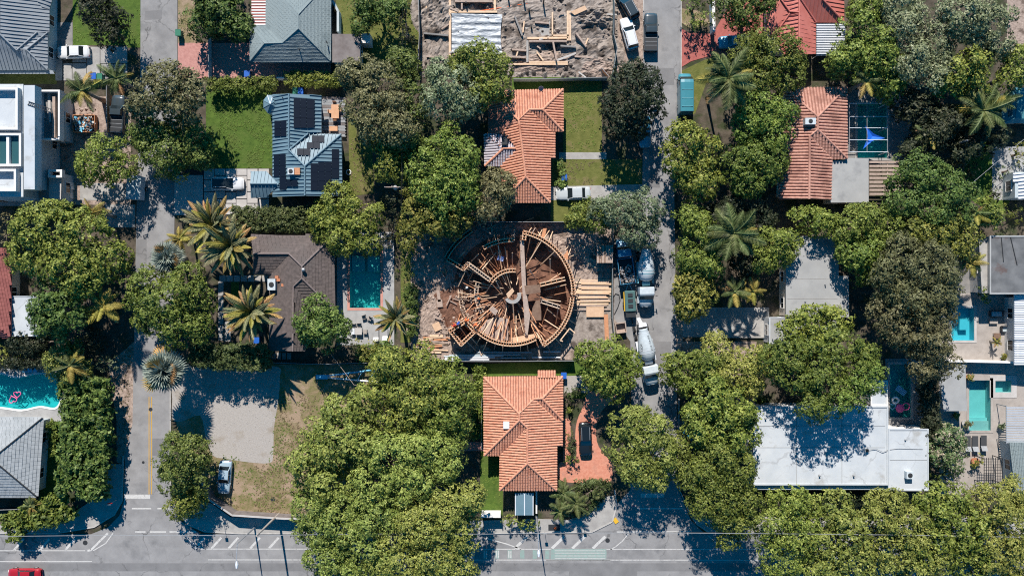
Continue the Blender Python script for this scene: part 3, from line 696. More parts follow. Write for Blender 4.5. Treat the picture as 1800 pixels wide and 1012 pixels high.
def solar(pl, r):
    P, n, d, u, o = roof_basis([at(*p) for p in PL[pl]])
    def on(px, py):                       # point of the slope seen at this pixel
        a = at(px, py, 0); c_ = Vector((0,0,ALT)); v = a-c_; s = (o+n*.14-c_).dot(n)/v.dot(n); return c_+v*s
    nx = max(1, round((r[2]-r[0])/12)); ny = max(1, round((r[3]-r[1])/18))
    for i in range(nx):
        for j in range(ny):
            x0 = r[0]+(r[2]-r[0])*i/nx+.25; x1 = r[0]+(r[2]-r[0])*(i+1)/nx-.25; y0 = r[1]+(r[3]-r[1])*j/ny+.25; y1 = r[1]+(r[3]-r[1])*(j+1)/ny-.25
            MB().slab([on(x0,y0),on(x1,y0),on(x1,y1),on(x0,y1)], .08).build('solar_panel', 'solar', t)
for pl, r in ((1,(516,173,539,225)),(1,(539,175,553,225)),(0,(482,212,503,240)),(0,(481,271,502,311)),(0,(491,311,503,334)),(0,(503,316,523,328)),
              (2,(548,238,570,250)),(2,(539,250,562,261)),(2,(522,261,545,273)),(3,(546,287,559,335)),(3,(559,285,583,335)),(3,(583,262,596,314))): solar(pl, r)
ac_unit(t, 511,301, 4.2, .9, .9, .8); roofbox(t, 522,301, 4.0, .8, .95, .8, 'lumber_red', 'vent_hood')
for x, y in ((496,171),(555,340),(525,322)): p = at(x,y,4.1); MB().tube([p-Vector((0,0,.9)), p], .07, 8).build('vent_pipe', 'metal_dark', t)
dk = wthing('deck', 'dark grey timber deck beside the solar-panelled blue roof', 'deck', base_pt(588,205))
for i in range(14):
    y = 170+i*5; MB().prism([(p.x,p.y) for p in pts([(566,y),(606,y+1),(608,y+5.5),(566,y+4.5)], .5)], .3, .5).build('plank', 'metal_mid' if i % 3 else 'roof_flat_brown', dk)

# orange tiled houses
def xhouse(label, cx, cy, planes, outline, he, m, capsl, wallm, mk='barrel', step=.37):
    t = wthing('house', label, 'house', base_pt(cx, cy)); outline_walls(t, outline, he-.1, wallm)
    rf = hiproof(t, planes, m, mk, step, caps=capsl, capr=.17, und='tile_gap_shade'); return t, rf
e = 3.2
def H(d): return e+d/12*.34
D = (912,212,H(54)); C = (930,193,H(37)); B = (954,193,H(37)); S = (924,311,H(44)); 
t, rf = xhouse('orange barrel-tiled house with a grey tiled wing above the round frame', 920, 255, [
 [(858,160,e),(990,157,e),B,C,D],
 [(990,157,e),(990,231,e),B],
 [B,(990,231,e),(967,231,e),C],
 [D,C,(967,231,e),(976,231,e),(976,278,e),(967,278,e),(967,356,e),S],
 [S,(967,356,e),(882,356,e)],
 [D,S,(882,356,e),(881,291,e),(910,262,e+1),(888,236,e+.3),(858,236,e),(858,160,e)],
 [(851,236,e),(885,261,e+.85),(852,292,e),'tile_lavender'],
 [(852,292,e),(885,261,e+.85),(911,261,e+.85),(881,292,e),'tile_lavender'],
 [(851,236,e),(885,261,e+.85),(911,261,e+.85),(888,236,e),'tile_lavender']],
 [(858,159),(990,157),(990,231),(967,231),(967,356),(882,356),(882,292),(852,292),(852,236),(858,236)], e, 'tile_orange',
 [[(990,157,e),B,C,D,(858,160,e)],[B,(990,231,e)],[D,S],[S,(967,356,e)],[S,(882,356,e)],[(852,292,e),(885,261,e+.85),(911,261,e+.9)]], 'wall_cream')
roofbox(rf, 887,247, 3.9, .8, 1.2, .7, 'metal_dark', 'chimney'); 
p = at(951,155,3.6); o = wthing('satellite_dish', 'grey satellite dish on the north edge of an orange roof', 'satellite dish', (p.x,p.y,3.2))
MB().tube([(p.x,p.y,2.7),(p.x,p.y,3.6)], .03, 6).build('mast', 'metal_mid', o)
MB().lathe([(.02,0),(.25,.05),(.38,.16),(.36,.17),(.23,.07),(.01,.03)], 14, 0, Matrix.Translation((p.x,p.y,3.6)) @ Matrix.Rotation(R(40),4,'X')).build('dish', 'metal_mid', o, smooth=True)
D = (913,727,H(64)); B = (953,700,H(38)); C = (938,701,H(38)); D2 = (913,738,H(64)); G = (927,752,H(50)); S = (927,814,H(48))
t, rf = xhouse('orange barrel-tiled house south of the round frame, beside the red driveway', 920, 760, [
 [(850,662,e),(989,661,e),B,C,D],
 [(989,661,e),(989,738,e),B],
 [B,(989,738,e),(977,738,e),C],
 [(850,662,e),D,D2,(851,800,e)],
 [(851,800,e),D2,G,(879,800,e)],
 [D,C,(977,738,e),(989,738,e),(989,784,e),(978,784,e),(978,861,e),S,G,D2],
 [(879,800,e),G,S,(878,861,e)],
 [S,(978,861,e),(878,861,e)],
 [(945,651,e-.1),(977,651,e-.1),(977,664,e+.25),(945,664,e+.25)]],
 [(850,662),(989,661),(989,784),(978,784),(978,861),(879,861),(879,800),(851,800)], e, 'tile_orange',
 [[(989,661,e),B,C,D,(850,662,e)],[B,(989,738,e)],[D,D2,(851,800,e)],[D2,G,S],[S,(978,861,e)],[S,(878,861,e)]], 'wall_cream')
roofbox(rf, 890,747, 3.9, .85, 1.0, .8, 'metal_white', 'vent_hood')
b = MB()
p0, p1 = at(906,866,2.5), at(937,866,2.5)
q0, q1 = at(906,905,2.5), at(937,905,2.5); mid0, mid1 = at(922,866,2.9), at(922,905,2.9)
o = sub(MB().slab([p0,mid0,mid1,q0], .06).slab([mid0,p1,q1,mid1], .06).build('entrance_canopy', 'metal_blue', t), t)
for a, c in ((mid0,mid1),(p0,q0),(p1,q1)): MB().beam(a, c, .12, .1).build('canopy_rail', 'metal_white', o)
for q in (q0,q1): MB().tube([(q.x,q.y+.2,0),(q.x,q.y+.2,2.5)], .06, 8).build('canopy_post', 'wall_white', o)
N1 = (1437,206,H(50)); N2 = (1437,228,H(50)); K = (1423,240,H(42)); K2 = (1422,350,H(42))
t, rf = xhouse('rust-tiled house next to the caged pool on the east side', 1425, 255, [
 [(1380,155,e),(1488,154,e),N1],
 [(1488,154,e),(1489,279,e),N2,N1],
 [N2,(1489,279,e),(1462,280,e),K],
 [K,(1462,280,e),(1460,351,e),K2],
 [(1380,155,e),N1,N2,K,K2,(1369,351,e),(1374,250,e)]],
 [(1380,155),(1488,154),(1489,279),(1462,280),(1460,350),(1370,350),(1374,250)], e, 'tile_rust',
 [[(1380,155,e),N1,N2,K,K2],[N1,(1488,154,e)],[N2,(1489,279,e)]], 'wall_cream', 'barrel', .44)
ac_unit(t, 1425,213, 4.3, 1.5, .9, .8)
flat_roof(t, [(1459,283),(1484,281),(1488,278),(1527,278),(1527,356),(1459,356)], 2.9, 'roof_flat_grey', 0, wm='wall_cream', roofname='annex_roof')
pg = wthing('pergola', 'striped timber pergola roof beside the grey annex', 'pergola', base_pt(1555,312))
for k in range(9): a = at(1528,285+k*7,2.7); c = at(1585,285+k*7,2.7); MB().beam(a, c, .30, .10).build('slat', 'lumber_grey', pg)
for y in (290,335): MB().beam(at(1534,y-6,2.6)if 0 else at(1560,283,2.6), at(1560,342,2.6), .12, .12).build('beam', 'lumber_grey', pg) if y == 290 else None
for x, y in ((1531,286),(1583,286),(1531,340),(1583,340)): p = at(x,y,2.6); MB().beam((p.x,p.y,0),(p.x,p.y,2.6), .12,.12).build('post', 'lumber_grey', pg)

# brown tiled house
e = 3.1
t = wthing('house', 'dark brown tiled house between two date palms and the long pool', 'house', base_pt(520,510))
outline_walls(t, [(445,413),(587,414),(589,548),(537,548),(537,616),(473,616),(475,482),(445,482)], e-.1, 'wall_grey')
A1 = (508,446,4.3); A0 = (445,446,4.3); V = (531,468,4.7); V2 = (531,489,4.7); K = (516,504,4.3); K2 = (515,617,4.3)
rf = hiproof(t, [
 [(441,413,e),(587,414,e),V,A1,A0],
 [A0,A1,(475,482,e),(445,482,e)],
 [(587,414,e),(590,548,e),V2,V],
 [V2,(590,548,e),(560,548,e),K],
 [K,(560,548,e),(537,548,e),(537,617,e),K2],
 [A1,V,V2,K,K2,(472,617,e),(475,482,e)]], 'tile_brown', 'course', .45, 'cap_brown',
 [[A0,A1,V,V2,K,K2],[V,(587,414,e)],[V2,(590,548,e)]], .13)
ac_unit(t, 477,500, 3.3, 1.1, 1.6, .9); p = at(533,474,5.2); MB().lathe([(.05,-.7),(.12,-.4),(.26,-.2),(.28,0),(.15,.18),(.02,.22)], 12, 0, Matrix.Translation(p)).build('roof_ventilator', 'aluminium', t, smooth=True)
for x, y in ((486,487),(489,492),(497,501)): p = at(x,y,4.0); MB().box(p.x-.25,p.y-.2,3.4,p.x+.25,p.y+.2,3.95).build('patch_tile', 'terracotta', t)

# red metal house, top right
e = 3.2
t = wthing('house', 'red metal roofed house with a white ribbed awning near the top', 'house', base_pt(1410,40))
outline_walls(t, [(1348,-60),(1484,-60),(1484,40),(1434,40),(1434,95),(1362,95),(1348,60)], e-.1, 'wall_cream')
rf = hiproof(t, [
 [(1405,-40,4.6),(1405,22,4.6),(1404,96,4.6),(1434,95,e),(1434,40,e),(1407,-1,4.7)],
 [(1407,-1,4.7),(1434,40,e),(1484,40,e),(1445,-1,4.7)],
 [(1445,-1,4.7),(1484,40,e),(1484,-60,e)],
 [(1404,22,4.6),(1404,96,4.6),(1378,96,3.5),(1362,61,e),(1388,24,4.2)],
 [(1388,24,4.2),(1362,61,e),(1347,60,e),(1347,-40,e),(1372,-1,4.3),(1388,21,4.3)],
 [(1372,-1,4.3),(1388,21,4.3),(1404,22,4.6),(1405,-40,4.6),(1372,-60,4.3)],
 [(1407,-1,4.7),(1445,-1,4.7),(1484,-60,e),(1372,-60,4.3)]], 'metal_red', 'seam', .58,
 caps=[[(1405,-40,4.6),(1404,96,4.6)],[(1407,-1,4.7),(1434,40,e)],[(1445,-1,4.7),(1484,40,e)],[(1372,-1,4.3),(1388,21,4.3),(1404,22,4.6)],[(1388,24,4.2),(1362,61,e)]], capr=.12)
aw = hiproof(t, [[(1435,42,3.0),(1486,42,3.0),(1486,98,2.6),(1435,98,2.6)]], 'metal_white', None, .5); aw.name = 'awning_roof'
for k in range(13): y = 44+k*4.2; MB().beam(at(1435,y,3.08-k*.03), at(1486,y,3.08-k*.03), .16, .1).build('awning_rib', 'metal_white', aw)
for x, y in ((1437,97),(1483,97)): p = at(x,y,2.5); MB().tube([(p.x,p.y,0),(p.x,p.y,2.55)], .05, 8).build('awning_post', 'wall_white', t)

# flat grey house in the trees
t = wthing('house', 'plain grey flat-roofed house deep among the eastern trees', 'house', base_pt(1430,490))
flat_roof(t, [(1381,415),(1474,415),(1474,485),(1492,485),(1492,557),(1381,557)], 3.2, 'roof_flat_grey', .08, 'roof_flat_grey', .15, wm='wall_cream')
flat_roof(t, rect(1352,557,1477,604), 2.9, 'roof_flat_grey', .06, 'roof_white', .15, wm='wall_white', roofname='lower_roof')
roofbox(t, 1474,541, 3.1, 1.2, 1.0, .5, 'concrete', 'roof_hatch')
for x, y in ((1400,440),(1450,500),(1415,530)): p = at(x,y,3.2); MB().tube([(p.x,p.y,3.1),(p.x,p.y,3.6)], .08, 8).build('vent_pipe', 'metal_mid', t)
for y in (450,490,525): MB().beam(at(1383,y,3.21), at(1472,y,3.21), .06, .03).build('roof_seam', 'concrete', t)

# big white flat roof
t = wthing('house', 'long white flat-roofed house in the lower right with tree shade on it', 'house', base_pt(1470,780))
Hw = 3.6
flat_roof(t, rect(1324,713,1561,852), Hw, 'roof_white', .12, 'roof_white', .2, wm='wall_white')
flat_roof(t, [(1561,753),(1632,753),(1632,862),(1561,862)], Hw+.15, 'roof_white', .1, 'roof_white', .2, wm='wall_white', door=False, roofname='east_roof')
flat_roof(t, [(1530,668),(1560,668),(1560,713),(1530,713)], Hw-.05, 'roof_white', .12, 'wall_white', .2, wm='wall_white', door=False, roofname='north_roof')
MB().prism([(p.x,p.y) for p in pts(rect(1326,852.5,1561,860), Hw-.5)], Hw-.9, Hw-.5).build('gutter', 'stucco_blue', t)
b = MB(); P = [at(x,y,Hw+.2) for x,y in ((1526,790),(1540,788),(1552,794),(1562,790),(1580,788),(1622,789))]; b.tube(P, .035, 6); b.build('roof_cable', 'metal_mid', t)
p = at(1526,792,Hw+.5); MB().box(p.x-.15,p.y-.2,Hw-.02,p.x+.15,p.y+.2,Hw+.4).build('vent_box', 'metal_dark', t)
for y in (748,786): MB().beam(at(1330,y,Hw+.02), at(1556,y,Hw+.02), .05, .03).build('roof_seam', 'roof_flat_grey', t)

for x, y in ((1345,735),(1500,835),(1590,772),(1440,835)): p = at(x,y,Hw); MB().lathe([(.02,0),(.16,0),(.16,.05),(.1,.06),(.1,.35),(.13,.36),(.02,.42)], 10, 0, Matrix.Translation((p.x,p.y,Hw-.02))).build('roof_vent', 'metal_mid', t)
ac_unit(t, 1600, 835, Hw+.2, 1.0, 1.0, .7)
for x0,y0,x1,y1 in ((1400,715,1400,850),(1480,715,1480,850),(1562,808,1630,808)): MB().beam(at(x0,y0,Hw+.02 if x0 < 1562 else Hw+.17), at(x1,y1,Hw+.02 if x0 < 1562 else Hw+.17), .06, .03).build('roof_seam', 'roof_flat_grey', t)
# grey tiled house, lower left
e = 3.0; AP = (-14,806,5.3)
t = wthing('house', 'pale grey flat-tiled hip roof house by the curvy pool', 'house', base_pt(10,805))
outline_walls(t, [(-110,734),(75,734),(66,872),(-110,872)], e-.1, 'stucco_blue')
rf = hiproof(t, [[(-110,733,e),(75,734,e),AP,(-60,806,5.3)],[(75,734,e),(65,872,e),AP],[AP,(65,872,e),(-110,872,e),(-60,806,5.3)]], 'tile_grey', 'course', .46,
  'metal_dark', [[AP,(75,734,e)],[AP,(65,872,e)]], .1)
MB().beam(at(66,734.5,e-.12), at(66,872,e-.12), .2, .2) and None
# red roofed house and white annex, left edge
t = wthing('house', 'red roofed house cut by the edge with a white annex', 'house', base_pt(20,520))
outline_walls(t, [(-80,434),(20,434),(19,593),(-80,593)], 3.0, 'wall_cream')
rf = hiproof(t, [[(-80,434,4.6),(20,436,3.2),(19,592,3.2),(-2,574,3.9),(-40,570,4.8)],[(-2,574,3.9),(19,592,3.2),(-80,593,3.2),(-40,570,4.8)]], 'roof_red_dark', 'course', .35, caps=[[(-2,574,3.9),(19,592,3.2)]], capr=.1)
flat_roof(t, [(19,520),(62,520),(73,545),(73,591),(19,591)], 2.9, 'roof_white', .06, 'roof_white', .15, wm='stucco_blue', roofname='annex_roof')

# houses on the right edge
t = wthing('house', 'white walled house with a dark stained flat roof on the east edge', 'house', base_pt(1770,465))
flat_roof(t, [(1739,414),(1860,414),(1860,517),(1739,517)], 3.8, 'roof_stained', .1, 'wall_grey', .2, wm='wall_white')
flat_roof(t, [(1721,425),(1738,415),(1738,515),(1726,515)], 3.2, 'concrete', 0, wm='wall_white', door=False, roofname='lower_roof')
for x0, y0, x1, y1 in ((1760,415,1764,460),(1776,415,1788,466)): MB().beam(at(x0,y0,3.85), at(x1,y1,3.85), .1, .06).build('roof_seam', 'metal_dark', t)
t = wthing('house', 'house with a white ribbed metal roof beside the furnished patio', 'house', base_pt(1795,580))
walls(t, offset([(p.x,p.y) for p in pts(rect(1784,519,1870,640), 3)], .3), 2.95, 'wall_white')
rf = hiproof(t, [[(1783,518,3.0),(1870,518,3.5),(1870,598,3.5),(1783,598,3.0)],[(1783,600,2.9),(1870,600,3.4),(1870,641,3.4),(1783,641,2.9)]], 'metal_white', None, .4)
for k in range(30): y = 520+k*4; MB().beam(at(1783,y,3.03 if k<20 else 2.93), at(1870,y,3.53 if k<20 else 3.43), .12, .12).build('rib', 'metal_white', rf)
t = wthing('house', 'teal-grey shingled house beside the striped louvre roof', 'house', base_pt(1795,815))
walls(t, offset([(p.x,p.y) for p in pts([(1775,777),(1870,777),(1870,862),(1783,862)], 3)], .3), 2.95, 'stucco_blue')
hiproof(t, [[(1774,777,2.9),(1786,777,3.2),(1790,820,3.2),(1784,862,2.9)],[(1786,777,3.2),(1870,777,5),(1870,862,5),(1784,862,2.9),(1790,820,3.2)]], 'shingle_teal', 'course', .2)
t = wthing('louvre_roof', 'blue-and-white striped louvre canopy over the pool terrace', 'canopy', base_pt(1790,745))
for k in range(15): y = 715+k*4.3; MB().slab([at(1769,y,2.7),at(1860,y,2.7),at(1860,y+2.6,2.62),at(1769,y+2.6,2.62)], .04).build('louvre', 'metal_white', t)
for x in (1769,1815,1859): MB().beam(at(x,712,2.55), at(x,779,2.55), .12, .1).build('beam', 'metal_mid', t)
for y in (714,777): p = at(1770,y,2.5); MB().beam((p.x,p.y,0),(p.x,p.y,2.5), .1,.1).build('post', 'metal_mid', t)
t = wthing('shed', 'teal hipped shed roof with one skylight under the eastern trees', 'shed', base_pt(1780,190))
walls(t, offset([(p.x,p.y) for p in pts(rect(1765,160,1850,214), 2.6)], .2), 2.55, 'wall_grey')
hiproof(t, [[(1762,176,2.6),(1785,154,3.0),(1789,180,3.3),(1785,208,3.1),(1762,217,2.6)],[(1762,217,2.6),(1785,208,3.1),(1860,206,3.0),(1860,216,2.6)],[(1785,154,3.0),(1860,154,2.6),(1860,206,3.0),(1785,208,3.1),(1789,180,3.3)]], 'roof_teal', None, .5)
MB().slab([at(1773,194,2.95),at(1780,191,3.1),at(1780,202,3.1),at(1773,205,2.95)], .06).build('skylight', 'glass_dark', t)
t = wthing('house', 'corner of a pale blue roofed house beside the round lawn', 'house', base_pt(1795,320))
walls(t, offset([(p.x,p.y) for p in pts(rect(1782,300,1870,350), 3)], .2), 2.95, 'stucco_blue')
hiproof(t, [[(1781,304,3.0),(1870,304,3.6),(1870,350,3.6),(1790,350,3.0),(1790,320,3.0),(1781,320,3.0)]], 'metal_white', 'seam', .5)
# small canopies and sheds
t = wthing('canopy', 'plain grey flat canopy beside the lap pool', 'canopy', base_pt(1678,680))
MB().slab([at(1690,641,2.8),at(1697,641,2.8),at(1700,722,2.8),at(1659,722,2.8),at(1650,660,2.8)], .12).build('roof', 'roof_flat_grey', t)
for x, y in ((1690,644),(1697,719),(1661,719)): p = at(x,y,2.7); MB().beam((p.x,p.y,0),(p.x,p.y,2.7),.12,.12).build('post', 'wall_white', t)
t = wthing('site_shed', 'small shed with rusty ribbed roof inside the building site fence', 'shed', base_pt(1063,446))
walls(t, [(p.x,p.y) for p in pts(rect(1051,434,1076,459), 2.3)], 2.28, 'wood_dark', gap=9)
rf = sub(MB().slab([at(1049,431,2.4),at(1077,431,2.4),at(1077,462,2.55),at(1049,462,2.55)], .06).build('roof', 'lumber_grey', t), t)
for k in range(9): x = 1050.5+k*3.2; MB().beam(at(x,431,2.45), at(x,462,2.6), .16, .06).build('rib', 'wood_dark' if k in (1,2,4) else 'lumber_grey', rf)
# ------------------------------------------------------------------ vegetation
def leaf_mesh(name, clumps, mat_name, rng, per=44, leaf=.36, flat=.72, spread=1.0):
    """clumps: array (n,7): centre xyz, radius, outward normal xyz -> leaf quads over each clump's outer side"""
    cl = np.asarray(clumps); n = len(cl)
    tw = np.maximum(4, (per/5.2*(cl[:,3]/.9)**2).astype(int)); ti = np.repeat(np.arange(n), tw); k = len(ti)      # twigs on each clump
    d = rng.normal(size=(k,3)); d /= np.linalg.norm(d, axis=1, keepdims=True)
    d = d+cl[ti,4:7]*.7+np.array([0,0,.35]); d /= np.linalg.norm(d, axis=1, keepdims=True)
    tc = cl[ti,:3]+d*(cl[ti,3]*(.86+.24*rng.random(k)))[:,None]*np.array([1,1,flat])
    lc = rng.integers(4, 8, k); idx = np.repeat(np.arange(k), lc); m = len(idx)
    sp = leaf*.62
    e = rng.normal(size=(m,3)); pos = tc[idx]+e*sp*np.array([.62,.62,.32])
    dd = d[idx]
    ax = rng.normal(size=(m,3)); nn = dd*spread+rng.normal(size=(m,3))*.38+np.array([0,0,.3]); nn /= np.linalg.norm(nn, axis=1, keepdims=True)
    u = np.cross(nn, ax); u /= np.linalg.norm(u, axis=1, keepdims=True); v = np.cross(nn, u)
    L = leaf*(.55+.75*rng.random(m))[:,None]
    V = np.empty((m,4,3)); V[:,0] = pos-u*L*.5; V[:,1] = pos+v*L*.3-nn*L*.06; V[:,2] = pos+u*L*.5; V[:,3] = pos-v*L*.3-nn*L*.06
    me = bpy.data.meshes.new(name)
    me.vertices.add(m*4); me.vertices.foreach_set('co', V.reshape(-1))
    me.loops.add(m*4); me.loops.foreach_set('vertex_index', np.arange(m*4, dtype=np.int32))
    me.polygons.add(m); me.polygons.foreach_set('loop_start', np.arange(0, m*4, 4, dtype=np.int32))
    me.materials.append(M[mat_name]); me.update(calc_edges=True)
    return me
NTRI = [0]
def tree(label, lobes, top, mat_name, name='tree', dens=1.0, leaf=.36, crown_h=None, clump=(.6,1.35), group=None, gaps=.0, cat='tree', seed=None):
    """lobes: (px, py, radius px) seen in the photograph at crown height; top: tree height in metres"""
    rs = np.random.default_rng(seed if seed is not None else int(abs(lobes[0][0]*13+lobes[0][1]*7)))
    rmax = max(l[2] for l in lobes)/PPM
    ch = crown_h or min(top*.75, rmax*1.5)
    hm = top-ch*.45
    k = 1-hm/ALT
    W = []
    for (x, y, r) in lobes:
        p = at(x, y, hm); rr = r/PPM*k
        dz = (rr/rmax-1)*ch*.28+rs.uniform(-.3,.3)
        W.append((p.x, p.y, top-ch*.5+dz, rr, ch*.5*(.75+.25*rr/rmax)))
    big = sorted(W, key=lambda w_: -w_[3])[:2]; bx = sum(w_[0] for w_ in big)/len(big); by = sum(w_[1] for w_ in big)/len(big)
    t = wthing(name, label, cat, (bx, by, 0), group)
    C = []
    for i, (x, y, z, r, rz) in enumerate(W):
        n = int(dens*(r*r*4.6+6))
        d = rs.normal(size=(n,3)); d[:,2] = np.abs(d[:,2])*1.05-.18; d /= np.linalg.norm(d, axis=1, keepdims=True)
        ph = rs.random(6)*6.28
        th = np.arctan2(d[:,1], d[:,0])
        wob = 1+.12*np.sin(2*th+ph[0])+.10*np.sin(3*th+ph[1])+.09*np.sin(5*th+ph[2])+.05*np.sin(9*th+ph[3])
        f = (.66+.38*rs.random(n))*wob
        rc = rs.uniform(clump[0], clump[1], n)*min(1, .45+r/4)
        c = np.stack([x+d[:,0]*(r-rc*.6)*f, y+d[:,1]*(r-rc*.6)*f, z+d[:,2]*rz*f+rs.normal(size=n)*.45], 1)
        keep = np.ones(n, bool)
        for j, (x2, y2, z2, r2, rz2) in enumerate(W):
            if j == i: continue
            q = ((c[:,0]-x2)/r2)**2+((c[:,1]-y2)/r2)**2+((c[:,2]-z2)/rz2)**2
            keep &= ~((q < .42))
        if gaps: keep &= rs.random(n) > gaps
        C.append(np.concatenate([c[keep], rc[keep,None], d[keep]], 1))
        ni = int(n*.12)                                   # inner clumps that close the crown from below
        di = rs.normal(size=(ni,3)); di /= np.linalg.norm(di, axis=1, keepdims=True); ri = rs.random(ni)**.5*.7
        ci = np.stack([x+di[:,0]*r*ri, y+di[:,1]*r*ri, z-.1*rz+di[:,2]*rz*ri*.6], 1)
        C.append(np.concatenate([ci, np.full((ni,1), 1.0), di], 1))
    C = np.concatenate(C); off = np.array([bx, by, 0, 0, 0, 0, 0]); C = C-off
    me = leaf_mesh('crown', C, mat_name, rs, 62*min(1.35, (.34/max(leaf,.28))**1.6), leaf); NTRI[0] += len(me.polygons)*2
    link('crown', me, t)
    b = MB(); tr = .10+top*.022
    zb = max(1.2, (top-ch)*.8)
    b.tube([(0,0,-.1),(0,0,.3),(.1,.05,zb*.6),(.05,.1,zb)], [tr*1.5,tr*1.1,tr*.95,tr*.85], 9)
    for (x, y, z, r, rz) in W:
        e_ = Vector((x-bx, y-by, z)); m_ = Vector((e_.x*.45, e_.y*.45, zb+(z-zb)*.6))
        b.tube([(.05,.1,zb*.85), m_, e_], [tr*.6, tr*.4, tr*.15], 6)
        for q in range(3):
            a = rs.random()*6.28; b.tube([m_, e_+Vector((math.cos(a)*r*.55, math.sin(a)*r*.55, rz*.3))], [tr*.28, tr*.07], 5)
    link('trunk', b.mesh('trunk', 'bark', smooth=True), t)
    return t
TG = 'broadleaf trees between the houses'
